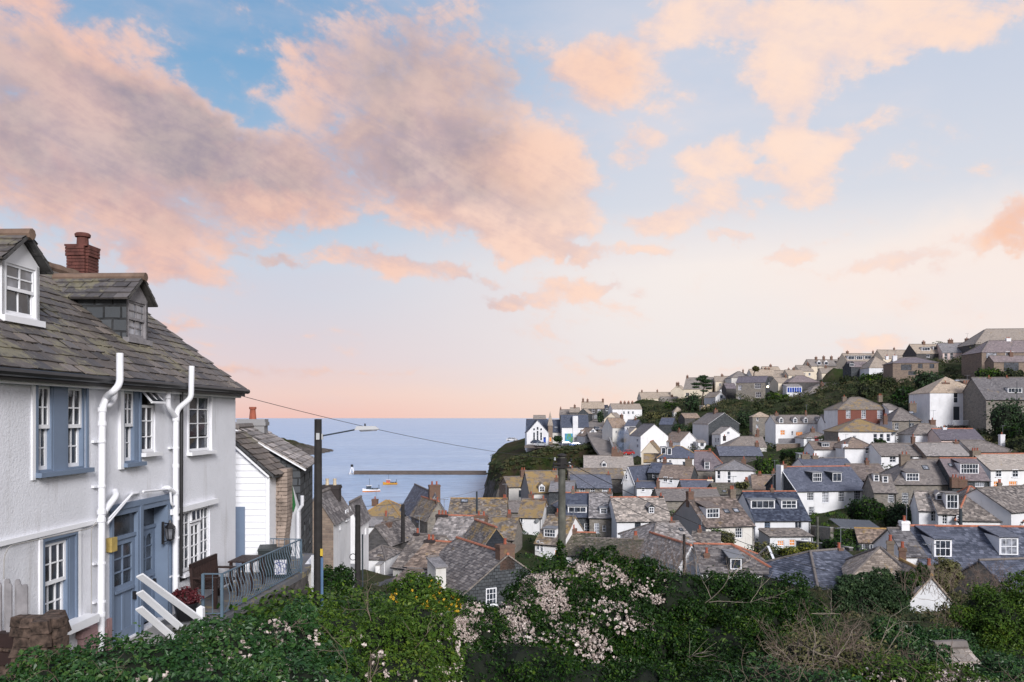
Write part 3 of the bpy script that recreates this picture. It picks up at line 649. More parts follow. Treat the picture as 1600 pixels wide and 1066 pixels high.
    if ch and Y0 < 270 and len(HOUSES) % 2 == 0:
        xa, yr_ = (xx, yy); ae = MB(); h0 = zt; hh = 1.5+.5*((len(HOUSES)*7) % 3)/2; ae.tube([(xa+.2, yr_, h0-.9), (xa+.2, yr_, h0+hh)], .03, 4)
        ae.beam((xa-.35, yr_, h0+hh-.1), (xa+.7, yr_, h0+hh-.05), .035)
        for k in range(5): ae.beam((xa-.3+k*.22, yr_-.3, h0+hh-.09), (xa-.3+k*.22, yr_+.3, h0+hh-.09), .025)
        ae.build('aerial', MATS['lead'], root, stuff=True)
    if Y0 < 190 and len(HOUSES) % 4 == 1 and kind in ('side', 'hip') and cat == 'house':
        dx = l-.7; dz = zE-.55; MB().tube([(dx, -d-.06, dz), (dx+.1, -d-.3, dz+.1), (dx+.13, -d-.38, dz+.12)], [.03, .05, .3], 10).build('satellite_dish', MATS['lead' if len(HOUSES) % 8 == 1 else 'darkmetal'], root)
    HOUSES.append(dict(root=root, L=L, D=D, C=C, zb=zb, zE=zE, zR=zR, th=th, Y=Y0))
    if extra: extra(root, L, D, zE, zR, hit, cam0, ray)
    return root
flat('reddoor', (.25, .02, .02), .5, .1)
MATS['potcreamstack'] = MATS['cream']; MATS['brownstack'] = MATS['stonechimney']; MATS['navywall'] = masonry('navywall', [(.03, .035, .045), (.018, .022, .03), (.035, .038, .045)], (.01, .01, .012), .34, .24, .012, .15) or MATS['navywall']
# ================================================================== the village, far to near
# --- on the headland
H('white chapel-like hall with tall arched windows in its gable on the headland', 823, 857, 676, 657, 694.5, 'gable', 2, 12, 'white', 'navy', Y=292, name='hall', cat='hall', gut=False,
  wn=[(834.5, 682, 3.6, 13, 1, 3), (840, 681, 3.6, 16, 1, 4), (845.5, 682, 3.6, 13, 1, 3), (834.5, 671, 3.6, 4, 1, 1), (840, 669.5, 3.6, 5, 1, 1), (845.5, 671, 3.6, 4, 1, 1), (851, 688, 4, 10, 1, 1, 'xb')], barge='whitepaint')
H('long dark slate roof standing crosswise behind the white hall on the headland', 823.5, 857, 675, 655, 694, 'side', 2, 8, 'white', 'navy', Y=300, name='hall_range', gut=False)
H('narrow stone tower with a pale spire beside the white hall', 856.5, 863.5, 662, 643, 694, 'pyr', 2, 2.4, 'brownstone', 'sand', Y=296, name='stone_tower', cat='tower', wn=[(860, 687, 4, 7, 1, 1, 'lit')], gut=False, hipm=False)
H('dark slate-roofed house with one rooflight between stone tower and mural building', 863.5, 881, 675, 656, 693, 'side', 2, 7, 'offwhite', 'navy', Y=300, sk=[(869, 668, 6, 4)], wn=[(868, 684, 5, 5, 2, 1), (875, 684, 5, 5, 2, 1)])
def mural(root, L, D, zE, zR, hit, cam0, ray):
    a = hit(882.5, 691.5, np.array([0, -1., 0]), D/2); b = hit(895, 677.5, np.array([0, -1., 0]), D/2)
    m, nt, bs = newmat('mural'); c = ncol(nt, nmap(nt, nnoise(nt, .5, 4, .6, sc=(1, 1, 1.5)), .4, .6), (.02, .33, .50), (.04, .14, .30)); nt.links.new(ncol(nt, nmap(nt, nnoise(nt, .35, 3), .52, .6), c, (.08, .25, .08)), bs.inputs['Base Color'])
    MATS['mural'] = m; MB().box(a[0], b[0], -D/2-.08, -D/2-.01, a[2], b[2]).build('mural', MATS['mural'], root)
    c0 = hit(895, 650, np.array([0, -1., 0]), D/2); c1 = hit(903, 667, np.array([0, -1., 0]), D/2)
    MB().box(c0[0], c1[0], -D/2-.35, D*.1, c1[2]-4, c0[2]).build('gable_stack', MATS['white'], root)
H('white building with a teal sea mural under a steep dark roof', 878, 920, 667.5, 648, 693, 'side', 2, 8, 'white', 'navy', Y=296, extra=mural, name='mural_building')
H('white gabled house with a big glazed front above the cliff road', 914, 940, 681, 668.5, 703.5, 'gable', 14, 9, 'white', 'brown', Y=285, barge='darkmetal', gut=False,
  wn=[(926, 681, 17, 9.5, 4, 1, 'd'), (926, 694, 18, 7, 5, 1, 'd'), (926, 674, 5, 4.5, 2, 1, 'd'), (908, 693, 3, 5, 1, 2, 'L')], dm=[(908, 676, 4, 3.5, 'g', 1, 1, 'w')])
H('low pale-roofed house peeping over the headland hall', 834, 853, 655, 649, 672, 'side', 0, 7, 'offwhite', 'sand', Y=340)
# --- hill road above the headland
H('dark stone villa with two cream bay windows at the top of the hill road', 909, 944, 638, 628, 655, 'side', -4, 8, 'darkstone', 'sand', Y=345, ch=[(911, 623, 3, 1), (918, 624, 3, 1), (942, 623.5, 3, 1)], frame='whitepaint',
  wn=[(917, 641, 4, 4, 2, 1), (927, 642, 4, 6, 1, 2), (936.5, 642, 5, 6, 1, 2), (924, 651, 5, 5, 2, 2), (931, 651, 5, 5, 2, 2)], name='villa')
H('small blue-grey slate gable tucked right of the dark stone villa', 944, 955, 641, 633, 655, 'gable', 8, 7, 'slatehung', 'blue', Y=350, wn=[(949, 640, 5, 4, 2, 1)])
H('lowest of three roofs stepping down towards the sea on the headland', 874, 892, 648, 640, 662, 'side', -8, 6, 'darkstone', 'slate', Y=335, ch=[(876, 637, 2, 1)])
H('middle one of three roofs stepping down towards the sea on the headland', 890, 905, 644, 637, 660, 'side', -8, 6, 'darkstone', 'sand', Y=330, ch=[(898, 633, 3, 1)])
H('gable-ended roof right beside the hill road, third of the stepped roofs', 902, 920, 646, 638, 662, 'gable', -15, 9, 'slatehung', 'sand', Y=320)
H('long white terrace with a tan roof and a row of chimneys on the hill', 957, 1003, 639, 631, 656, 'side', 6, 8, 'white', 'sand', Y=325, ch=[(970, 628, 3, 2), (976, 628, 3, 2), (982, 628, 3, 2), (988, 628, 3, 2)], wn=[(975, 645, 3, 4, 1, 2), (982, 645, 3, 4, 1, 2), (989, 645, 3, 4, 1, 2)], name='terrace')
H('cream gabled house at the left foot of the long white terrace', 944, 966, 655, 645, 676, 'gable', -20, 10, 'cream', 'sand', Y=300, wn=[(949, 660, 3, 4, 1, 2), (956, 660, 4, 3, 2, 1), (950, 669, 3, 4, 1, 2)])
H('white cottage with a brown roof facing the steep hill road', 957, 981, 668, 653, 689, 'side', 22, 7, 'offwhite', 'brown', Y=262, ch=[(979, 648, 4, 1)], wn=[(963, 675, 3, 4, 1, 2), (970, 676, 3, 4, 1, 2)])
H('white cottage with a blue-grey roof and dark gable end beside the smoke', 976, 993, 665, 656, 688, 'side', -28, 7, 'white', 'blue', Y=258, swall='slatehung', wn=[(980, 670, 2.4, 4, 1, 2), (986, 670, 2.4, 4, 1, 2)], ch=[(993, 654, 4, 1)])
H('cream lean-roofed cottage below the blue-grey roof beside the smoke', 984, 1003, 677, 668, 697, 'gable', 10, 6, 'cream', 'pale', Y=250, wn=[(990, 684, 3, 4, 1, 2)])
H('large plain white gable end left of the garden slope', 1001, 1044, 681, 662.5, 706, 'gable', 12, 9, 'white', 'slate', Y=232, barge='darkmetal', gut=False, wn=[(995.5, 688, 3, 4, 1, 2, 'Ln'), (996, 697, 3, 5, 1, 2, 'Ln')])
H('grey slate roof with a dark gable just above the plain white gable', 1030, 1050, 663, 653, 676, 'side', -25, 7, 'slatehung', 'blue', Y=262)
# --- ridge line to the right
H('long low cream house standing alone on the skyline above the hill road', 1002, 1053, 622, 613, 631, 'side', 3, 9, 'cream', 'sand', Y=370, ch=[(1003, 610, 2, 1), (1027, 609.5, 2, 1)], wn=[(1013, 627, 2, 3, 1, 1), (1020, 627, 2, 3, 1, 1), (1035, 627, 2, 3, 1, 1)])
H('tall cream gable behind the long low cream skyline house', 1048, 1069, 611, 602, 632, 'gable', -25, 9, 'cream', 'sand', Y=372, ch=[(1058, 598, 5, 2)])
H('big cream house with one huge sweeping pale roof on the skyline', 1068, 1112, 608, 590, 628, 'side', -22, 14, 'cream', 'sand', Y=345, ch=[(1074, 587, 3, 1), (1101, 587, 3, 1)], wn=[(1074, 617, 5, 6, 2, 1)], name='manor')
H('grey-roofed house on the skyline right behind the wind-bent pine', 1106, 1131, 602, 590.5, 622, 'side', -14, 9, 'offwhite', 'slate', Y=352, ch=[(1130, 587, 3, 1)])
H('small white cottage with a pointed gable under the skyline pine', 1122, 1140, 613, 603, 622, 'gable', -10, 8, 'white', 'sand', Y=318, wn=[(1133, 615, 3, 6, 1, 2)])
H('little white gable with a blue window below the wind-bent pine', 1118, 1134, 620, 612, 626, 'gable', 14, 9, 'white', 'sand', Y=300, wn=[(1127, 620, 4, 5, 1, 2, 'b')])
H('purple slate roof between the pine cottages and the tall stone house', 1135, 1151, 607, 599, 618, 'side', 0, 7, 'darkstone', 'purple', Y=305)
H('hipped tan roof highest behind the tall stone house', 1143, 1176, 590, 580, 606, 'pyr', 0, 10, 'offwhite', 'sand', Y=330, ch=[(1161, 578, 2, 1)])
H('long tan roofed row on the ridge line behind the tall stone house', 1176, 1216, 588, 577, 600, 'side', 2, 9, 'offwhite', 'sand', Y=325, ch=[(1196, 575, 3, 1), (1201, 575.5, 3, 1)], name='terrace')
H('tan roof with a dark slate gable at the right end of the ridge row', 1208, 1232, 589, 579, 603, 'side', -24, 8, 'offwhite', 'sand', Y=318, swall='slatehung', ch=[(1237, 576, 3, 1)])
H('tall square stone house with a glowing lamp and dark slated gable', 1150, 1196, 598, 588, 636, 'side', -26, 10, 'stone', 'purple', Y=290, swall='slatehung', name='villa',
  wn=[(1156, 606, 5, 7, 2, 2), (1156, 620, 5, 7, 2, 2), (1184, 603, 9, 8, 4, 2), (1185, 617, 8, 8, 3, 2), (1202, 602, 3, 5, 1, 2, 'R'), (1211, 603, 3, 5, 1, 2, 'R')])
H('slate blue gabled roof beside the blue-glazed conservatory', 1232, 1281, 597, 587, 612, 'hip', 0, 9, 'darkstone', 'purple', Y=295)
def blueglass(root, L, D, zE, zR, hit, cam0, ray):
    g = MB().box(-L/2+.3, L/2-.3, -D/2-.12, -D/2-.03, .2, zE-.5).build('glazing', MATS['bluedoor'], root)
    f = MB()
    for i in range(7): x = -L/2+.2+(L-.4)*i/6; f.box(x-.06, x+.06, -D/2-.16, -D/2-.12, 0, zE-.2)
    f.build('glazing_bars', MATS['whitepaint'], root)
H('conservatory with blue glazing and white posts on the hill', 1229, 1253, 603.5, 600, 614, 'lean', 0, 4, 'white', 'pale', Y=282, extra=blueglass, name='conservatory', cat='conservatory', gut=False)
H('stone bungalow with a broad hipped tan roof under the skyline trees', 1259, 1343, 619, 604, 636, 'hip', 3, 10, 'brownstone', 'sand', Y=262, wn=[(1277, 624, 6, 8, 3, 2), (1303, 624, 7, 5, 3, 1), (1318, 624, 6, 6, 2, 2)], name='bungalow')
H('small hipped roof rising behind the broad hipped tan bungalow', 1275, 1330, 606, 598, 616, 'hip', 3, 8, 'brownstone', 'sand', Y=285)
H('cream dormered terrace highest on the skyline left of the roof row', 1268, 1326, 572, 562, 588, 'side', 5, 9, 'cream', 'sand', Y=318, ch=[(1275, 558, 3, 1), (1287, 557, 3, 1), (1299, 557, 3, 1), (1311, 559, 3, 1)], dm=[(1280, 568, 5, 4, 'g', 1, 1, 'w'), (1291, 568, 5, 4, 'g', 1, 1, 'w'), (1312, 568, 5, 4, 's', 2, 1, 'w')], name='terrace')
H('skyline house with a strip of three wide flat dormers', 1325, 1382, 565, 552.5, 582, 'side', 5, 9, 'cream', 'sand', Y=305, ch=[(1324, 549, 3, 1), (1364, 549, 2, 1), (1387, 548, 2, 1)], dm=[(1330, 559.5, 9, 5, 'f', 2, 1, 'w'), (1343, 559.5, 9, 5, 'f', 3, 1, 'w'), (1356, 559, 9, 5, 'f', 2, 1, 'w'), (1376, 556, 5, 6, 'g', 1, 1, 'w')])
H('long skyline roof with small chimneys right of the flat dormers', 1380, 1431, 560, 547, 576, 'side', 3, 9, 'cream', 'sand', Y=300, ch=[(1397, 544, 2, 1)], sk=[(1421, 555, 4, 4)])
H('small purple-roofed house with a cross gable below the flat dormers', 1330, 1360, 573, 565, 583, 'side', 4, 6, 'slatehung', 'purple', Y=275, dm=[(1333, 573, 6, 4, 'g', 2, 1)])
H('tan hip-roofed cottage with white walls above the hillside shrubs', 1358, 1397, 574, 557, 586, 'hip', 0, 9, 'white', 'sand', Y=268, wn=[(1380, 579, 4, 3, 2, 1), (1386, 579, 4, 3, 2, 1)], ch=[(1398, 560, 4, 2, 'white')])
H('grey dormered half of the pink skyline house', 1432, 1474, 552, 538, 563, 'side', 2, 9, 'darkstone', 'sand', Y=272, ch=[(1443, 534, 4, 2)], dm=[(1447, 546, 11, 4.5, 'f', 3, 1, 'w'), (1465, 545, 11, 4.5, 'f', 3, 1, 'w')], wn=[(1450, 556, 5, 4, 2, 1)])
H('pale pink rendered house with a sloping gable high on the right skyline', 1473, 1521, 551, 536, 568, 'side', -12, 11, 'pinkwall', 'pale', Y=268, ch=[(1485, 531, 7, 2), (1511, 529, 5, 1)], wn=[(1478, 557, 4, 8, 1, 2), (1487, 556, 4, 8, 1, 2)])
H('large old tan roof topping the right skyline', 1524, 1640, 537, 514, 560, 'hipl', -4, 13, 'darkstone', 'sand', Y=258, geo=False)
def terrace_h(root, L, D, zE, zR, hit, cam0, ray): pass
H('stone bungalow with a long purple slate roof and dark window openings', 1395, 1466, 567, 558.5, 588, 'hip', -8, 9, 'brownstone', 'purple', Y=238, name='bungalow', wn=[(1416, 574, 14, 8, 3, 1, 'd'), (1438, 572, 6, 6, 2, 1, 'd'), (1456, 572, 6, 6, 2, 1, 'd'), (1425, 583, 10, 5, 3, 1, 'd')], ch=[(1398, 556, 6, 1, 'white')])
H('big stone house with a purple roof at the right edge above the shrubs', 1534, 1650, 550, 532, 580, 'hipl', 0, 10, 'brownstone', 'purple', Y=222, name='villa', wn=[(1549, 555, 14, 8, 3, 1, 'd'), (1577, 553, 10, 6, 3, 1)], ch=[(1575, 529, 7, 2, 'white')])
H('lower stone veranda range under a purple roof at the right edge', 1553, 1640, 565, 556, 580, 'side', 2, 4, 'brownstone', 'purple', Y=214, wn=[(1580, 572, 20, 12, 6, 1, 'd')], name='veranda')
for q in (('low cream house filling the ridge between two roof rows', 1232, 1258, 586, 578, 594, 0, 312, 1240), ('small cream skyline cottage with a single chimney left of the dormered terrace', 1250, 1272, 580, 571, 590, 4, 316, 1262),
          ('pale cottage below the cream dormered terrace', 1284, 1312, 583, 575, 593, -8, 296, 1290), ('white cottage in front of the skyline houses by the round green tree', 1216, 1236, 598, 590, 606, 6, 300, 1230),
          ('cream cottage right of the long skyline roof', 1404, 1436, 566, 556, 574, -4, 285, 1415), ('pale skyline roof peeping behind the stepped chimneys', 1118, 1146, 596, 588, 606, -6, 340, 1128),
          ('small pale house on the ridge behind the hipped tan roof', 1196, 1222, 583, 573, 592, 4, 335, 1204), ('low tan row on the skyline left of the cream manor', 1034, 1062, 627, 620, 634, 0, 355, 1050)):
    H(q[0], q[1], q[2], q[3], q[4], q[5], 'side', q[6], 8, 'cream', 'sand', Y=q[7], ch=[(q[8], q[4]-3, 3, 1)], wn=[(q[1]+7, (q[3]+q[5])/2, 3, 4, 1, 2), (q[2]-7, (q[3]+q[5])/2, 3, 4, 1, 2)])
# --- middle hillside
H('tall white house with a slated gable facing and white corner walls', 1107, 1155, 662, 645, 712, 'gable', 14, 10, 'slatehung', 'slate', Y=232, swall='white', barge='whitepaint', gut=False, ch=[(1125, 640, 6, 1, 'chimneybrick', .5)])
H('white gabled wing in front of the tall white house with slated gable', 1126, 1156, 678, 667, 704, 'gable', 14, 5, 'white', 'pale', Y=224, gut=False, wn=[(1138, 676.5, 5, 4.5, 1, 1), (1118, 688, 2.5, 7, 1, 2, 'L'), (1122, 688, 2.5, 7, 1, 2, 'L'), (1118, 699, 3, 7, 1, 1, 'L')], barge='whitepaint')
H('square stone tower house with a white lower storey', 1176, 1204, 651, 643.5, 690, 'pyr', -8, 6, 'stone', 'tan', Y=232, name='tower_house', wn=[(1183.5, 655, 3, 5, 1, 2), (1183, 666, 3, 5, 1, 2), (1183, 680, 3, 5, 1, 2)], gut=False, hipm=False)
H('white terrace with four gabled dormers and one lit window', 1212, 1289, 661.5, 649, 686, 'side', 2, 8, 'white', 'slate', Y=212, name='terrace', ch=[(1213, 645, 5, 1), (1259, 644, 3, 1)],
  dm=[(1222, 660, 4.5, 6, 'g', 1, 2, 'w'), (1244, 660, 4.5, 6, 'g', 1, 2, 'w'), (1260.5, 660, 4.5, 6, 'g', 1, 2, 'w'), (1283, 660.5, 4.5, 6, 'g', 1, 2, 'w')], wn=[(1223, 676, 7, 7, 2, 2, 'lit'), (1249, 678, 10, 6, 4, 1, 'lit'), (1238, 677, 3, 6, 1, 2)])
H('white house with a small slate gable between terrace and red house', 1289, 1311, 660, 648, 694, 'side', -6, 7, 'white', 'slate', Y=205, wn=[(1303, 657, 4, 6, 1, 2)], ch=[(1297, 640, 5, 1)])
H('low white cottage with a red door below the dormered terrace', 1256, 1302, 684, 675, 696, 'hip', 0, 6, 'white', 'slate', Y=196, wn=[(1264, 688, 8, 8, 3, 3), (1276, 688, 6, 11, 1, 1, 'xr'), (1281, 687, 3, 7, 1, 2), (1290, 688, 5, 9, 1, 1, 'xr')])
H('red brick house with white quoined side and lichened hip roof', 1309, 1390, 639.5, 621, 672, 'hip', -3, 10, 'redbrick', 'lichen', Y=196, swall='white', name='brick_house', ch=[(1399, 618, 6, 2, 'stonechimney'), (1319, 620, 6, 1, 'stonechimney')],
  wn=[(1325.5, 647.5, 6.5, 12, 2, 4, 'n'), (1349.5, 647.5, 6.5, 12, 2, 4, 'n'), (1375, 647.5, 7.5, 12, 2, 4, 'n'), (1325.5, 668, 6, 12, 2, 4, 'n'), (1375, 668, 6, 12, 2, 4, 'n')], gut=False)
H('white wing joined to the right end of the red brick house', 1389, 1409, 640, 631, 680, 'hipr', -3, 7, 'white', 'slate', Y=193, gut=False)
H('golden lichened pyramid roof in front of the red brick house', 1310, 1400, 674, 655, 693, 'hip', -6, 11, 'white', 'gold', Y=172, swall='stone', wn=[(1367.5, 684, 5, 11, 1, 2), (1377.5, 684, 5, 11, 1, 2), (1388, 684, 5, 11, 1, 2), (1335, 683, 5, 4, 1, 1)])
H('stone cottage with a dark pyramid roof and tilted rooflight', 1394, 1439, 657, 637, 690, 'pyr', -8, 9, 'stone', 'slate', Y=186, swall='white', wn=[(1401, 666, 5, 9, 2, 2), (1425, 666, 6, 9, 2, 2)], ch=[(1431, 630, 10, 2, 'stonechimney')], sk=[(1424, 645, 6, 6)], name='stone_cottage')
H('glass-fronted porch range in front of the stone cottage', 1400, 1426, 680, 677, 692, 'lean', 0, 3, 'white', 'pale', Y=178, wn=[(1407, 685, 8, 9, 3, 1), (1418, 685, 8, 9, 3, 1)], name='porch', cat='porch')
def deck(root, L, D, zE, zR, hit, cam0, ray):
    a = hit(1481, 652, np.array([0, -1., 0]), D/2); b = hit(1524, 664, np.array([0, -1., 0]), D/2); z = b[2]; x0, x1, yf = a[0], b[0], -D/2-2.4
    MB().box(x0, x1, yf, -D/2-.02, z-.2, z).build('deck', MATS['greywood'], root)
    r = MB().box(x0, x1, yf, yf+.06, z+.95, z+1.03)
    for i in range(25): x = x0+(x1-x0)*i/24; r.box(x-.03, x+.03, yf+.01, yf+.05, z, z+.95)
    r.build('railing', MATS['whitepaint'], root)
    for x in (x0+.1, (x0+x1)/2, x1-.1): MB().box(x-.1, x+.1, yf+.05, yf+.25, z-3.5, z-.2).build('post', MATS['darkwood'], root)
H('very tall plain white house with a railed balcony on the hillside', 1453, 1538, 613, 589, 666, 'pyr', -3, 11, 'white', 'tan', Y=186, wn=[(1493.5, 621.5, 6, 14, 1, 2), (1494.5, 646, 8, 18, 1, 1, 'x')], ch=[(1477, 600, 11, 1, 'chimneybrick', .3), (1510, 598, 12, 3, 'chimneybrick', .3)], sk=[(1496, 595, 7, 4)], extra=deck, gut=False, hipm=False, name='townhouse')
H('slate roofed cottage with a white window strip behind the very tall white house', 1518, 1570, 612, 598, 630, 'side', 0, 7, 'white', 'slate', Y=205, dm=[(1532, 603, 8, 6, 'f', 2, 2, 'w'), (1543, 604, 8, 6, 'f', 2, 2, 'w')])
H('low flat-topped brown grassy roof under the right-edge villa', 1520, 1583, 600, 592, 606, 'lean', 0, 8, 'brownstone', 'lichen', Y=214, name='outbuilding', cat='outbuilding')
H('dark ivy-clad stone house cut by the right edge with one roof dormer', 1541, 1660, 624, 590, 690, 'side', -2, 12, 'stone', 'slate', Y=176, dm=[(1586, 611, 17, 6, 'f', 4, 1, 'w')], ch=[(1545, 602, 5, 1), (1573, 594, 4, 1)], name='stone_house', wn=[(1560, 670, 7, 9, 2, 2), (1585, 668, 7, 9, 2, 2)], geo=False)
H('small white cottage with a tan hip roof left below the tall white house', 1427, 1472, 678.5, 662, 693, 'hipl', -2, 7, 'white', 'slate', Y=166, ch=[(1461, 656, 8, 1)])
H('purple slate-roofed range with pink render right below the tall white house', 1471, 1538, 687, 670, 698, 'side', -3, 8, 'pinkwall', 'purple', Y=160, ridge='orangetile', ch=[(1475, 668, 6, 1, 'white')])
H('long dark roof reaching right from the pink rendered range', 1519, 1589, 706, 688, 715, 'hipr', -2, 9, 'offwhite', 'slate', Y=152, ch=[(1581, 679, 7, 1, 'white')])
H('left half of the long grey double roof in the middle of the right side', 1377, 1447, 712, 693, 730, 'side', -1, 9, 'white', 'slate', Y=152, wn=[(1395, 718, 9, 8, 2, 2), (1422, 717, 9, 5, 2, 1)], ch=[(1451, 682, 5, 1)])
H('right half of the long grey double roof in the middle of the right side', 1448, 1516, 712, 692, 724, 'side', -1, 9, 'brownstone', 'pale', Y=150, ch=[(1517, 690, 7, 1)])
H('white cottage with a big white gable and two orange lit windows at the right edge', 1548, 1660, 734, 709, 768, 'side', 8, 8, 'white', 'pale', Y=132, ridge='orangetile', name='cottage', wn=[(1560, 739.5, 9, 10, 2, 2), (1586, 739.5, 9, 10, 2, 2), (1558, 757.5, 10, 10, 3, 2, 'lit'), (1583, 757, 12, 9, 4, 2, 'lit')], ch=[(1521, 704, 14, 3, 'stonechimney')], barge='blackpaint')
H('white double-fronted house with brown roof and white chimney breast left of long grey roof', 1320, 1369, 700, 683, 733, 'hip', -4, 9, 'white', 'brown', Y=158, wn=[(1354.5, 704, 5, 9, 1, 2), (1354.5, 719.5, 7, 9, 1, 2)], ch=[(1318, 694, 8, 1, 'white', .1)], swall='white')
H('lower white block with a brown roof left of the white chimney breast', 1272, 1322, 702, 690, 722, 'side', -4, 7, 'white', 'brown', Y=164, dm=[(1290, 696, 10, 5, 'f', 3, 1)], wn=[(1284, 716, 7, 4, 2, 1), (1310, 709, 6, 8, 1, 2)], ch=[(1311, 686, 3, 1)])
H('tan roof seen between blue slate house and big stone house', 1338, 1392, 750, 725, 762, 'side', 3, 8, 'darkstone', 'brown', Y=140)
H('small light grey roof with blue-grey neighbour above the blue slate house', 1258, 1334, 730, 716, 738, 'side', 0, 7, 'white', 'blue', Y=148, ch=[(1258, 710, 12, 2, 'stonechimney'), (1273, 712, 9, 2, 'stonechimney')])
H('big stone house with sash windows and a white central dormer', 1396, 1492, 756, 718, 800, 'hipl', -3, 10, 'stone', 'slate', Y=126, name='stone_house', ch=[(1413, 710, 14, 2, 'stonechimney')], dm=[(1426, 746.5, 16, 11, 's', 4, 2, 'w')], sk=[(1446, 731, 8, 9)],
  wn=[(1414.5, 778.5, 9, 15, 3, 4), (1436.5, 778.5, 10, 15, 3, 4), (1432, 803, 8, 10, 3, 3)], gut=True, swall='stone')
H('stone wing with two tiny dormers at the left of the big stone house', 1366, 1401, 769, 742, 800, 'side', -12, 8, 'stone', 'slate', Y=123, wn=[(1392.5, 778, 8, 13, 3, 4)], dm=[(1369.5, 748, 4.5, 9, 's', 1, 2, 'w'), (1383.5, 750, 4.5, 9, 's', 1, 2, 'w')], name='wing')
H('patched grey roof with a wide white-framed dormer next to the stone house', 1488, 1546, 750, 716, 774, 'side', -6, 9, 'slatehung', 'purple', Y=124, dm=[(1515, 734, 22, 13, 's', 6, 2, 'w')], sk=[(1485, 727, 5, 7)], wn=[(1531, 757, 12, 7, 4, 1)], ch=[(1486, 746, 11, 2, 'chimneybrick', .0), (1503, 752, 13, 3, 'chimneybrick', .0)], ridge='orangetile')
H('white cottage with a dark hip roof and bold orange hip tiles', 1494, 1598, 812, 760, 838, 'hip', -8, 11, 'white', 'slate', Y=100, ridge='orangetile', wn=[(1475.5, 812, 6, 12, 2, 3)], name='cottage', gut=True)
H('white-walled wing with a large framed dormer under the orange hip', 1466, 1504, 802, 770, 835, 'side', -14, 8, 'white', 'slate', Y=101, dm=[(1488, 786, 13, 19, 's', 3, 2, 'w')], wn=[(1476, 812, 6, 13, 2, 3), (1495, 815, 7, 13, 2, 3)], name='wing')
H('white end wing with a narrow pointed dormer left of the orange hip roof', 1436, 1467, 797, 768, 826, 'side', -18, 7, 'white', 'pale', Y=103, dm=[(1468, 782, 5, 13, 'g', 1, 2, 'w')], wn=[(1459, 807, 7, 14, 2, 3)], name='wing')
H('dark roof cut by the right edge beside the yellow shrub', 1580, 1690, 800, 760, 830, 'side', 24, 9, 'white', 'slate', Y=98)
# --- valley floor, centre right
def breast(root, L, D, zE, zR, hit, cam0, ray):
    MB().box(-L/2-.45, -L/2-.005, -.9, .9, -3, zR+.3).build('chimney_breast', MATS['white'], root)
H('big white house with blue slate roof, slated gable and white chimney breast', 1246, 1357, 767, 729, 818, 'side', 9, 11, 'white', 'blue', Y=130, swall='slatehung', ridge='orangetile', name='townhouse', extra=breast, barge='whitepaint',
  wn=[(1266.5, 776, 11, 12, 4, 3), (1290, 777, 11, 16, 4, 4), (1315, 776, 10, 15, 4, 4), (1340, 775, 10, 15, 4, 4), (1268, 798, 9, 12, 4, 3), (1288.5, 811, 8, 14, 3, 4), (1317, 806, 8, 8, 3, 2)], dm=[(1277, 747, 13, 12, 'f', 4, 2), (1308, 747, 13, 12, 'f', 2, 1)], ch=[(1224, 725, 8, 1)])
H('white house with a navy roof and two wide flat dormers', 1180, 1266, 813, 768, 845, 'side', 3, 10, 'white', 'navy', Y=110, ridge='orangetile', dm=[(1192, 789, 34, 12, 'f', 4, 1, 'w'), (1233, 789, 21, 12, 'f', 3, 2, 'w')], wn=[(1199, 823, 9, 15, 2, 4, 'b'), (1247.5, 820.5, 11, 11, 2, 1)], name='house', frame='whitepaint')
H('grey-roofed glazed porch with orange lit windows below the navy roof', 1203, 1270, 838, 830, 856, 'lean', 3, 4, 'white', 'slate', Y=103, wn=[(1220, 849, 10, 8, 3, 2, 'lit'), (1238, 848, 9, 9, 2, 2, 'lit'), (1258, 843, 12, 4, 2, 1)], name='porch', cat='porch')
H('cream cottage with a brown scantle roof, one dormer and two rooflights', 1103, 1178, 823, 777, 858, 'side', 14, 10, 'offwhite', 'brown', Y=100, ridge='greytile', dm=[(1114, 803, 19, 14, 's', 4, 2, 'w')], sk=[(1135, 799, 9, 9), (1150, 798, 9, 9)], wn=[(1154.5, 833, 12, 15, 3, 3)], ch=[(1071, 768, 9, 1), (1157, 764, 9, 2, 'stonechimney')], swall='cement')
H('grey slate cottage with a tiny pointed dormer left of the brown scantle roof', 964, 1049, 814, 777, 842, 'side', 2, 10, 'white', 'pale', Y=106, ridge='orangetile', dm=[(1018, 798, 7, 9, 'g', 2, 2)], wn=[(996.5, 821.5, 9, 12, 3, 3, 'd'), (1019, 822, 10, 12, 3, 3, 'd')], ch=[(1049, 775, 5, 1, 'darkchimney')])
H('dark slate-hung cottage with navy roof and cream flat dormer behind the telegraph pole', 884, 922, 807, 770, 834, 'side', -2, 9, 'slatehung', 'navy', Y=112, ridge='orangetile', dm=[(902, 797, 26, 9, 'f', 3, 1, 'w')], wn=[(917, 825, 8, 14, 2, 3), (898, 820, 5, 8, 1, 2)], name='cottage')
H('stone cottage with a pale roof and mossy little dormer right of the navy roof', 921, 957, 808, 770, 836, 'side', -6, 9, 'stone', 'pale', Y=111, swall='darkstone', dm=[(943, 799, 9, 8, 'f', 1, 2, 'w')], wn=[(932.5, 825.5, 8, 15, 2, 3), (944, 826, 5, 10, 2, 2)], ch=[(967, 768, 6, 1, 'chimneybrick')], name='stone_cottage')
H('low blue slate roof over three small windows left of the white gable', 893, 956, 762, 741, 778, 'side', -1, 7, 'stone', 'blue', Y=150, wn=[(910, 767.5, 8, 8, 2, 2), (926, 767, 7, 8, 2, 2), (945, 767, 8, 9, 2, 2)], ch=[(958, 755, 5, 1)])
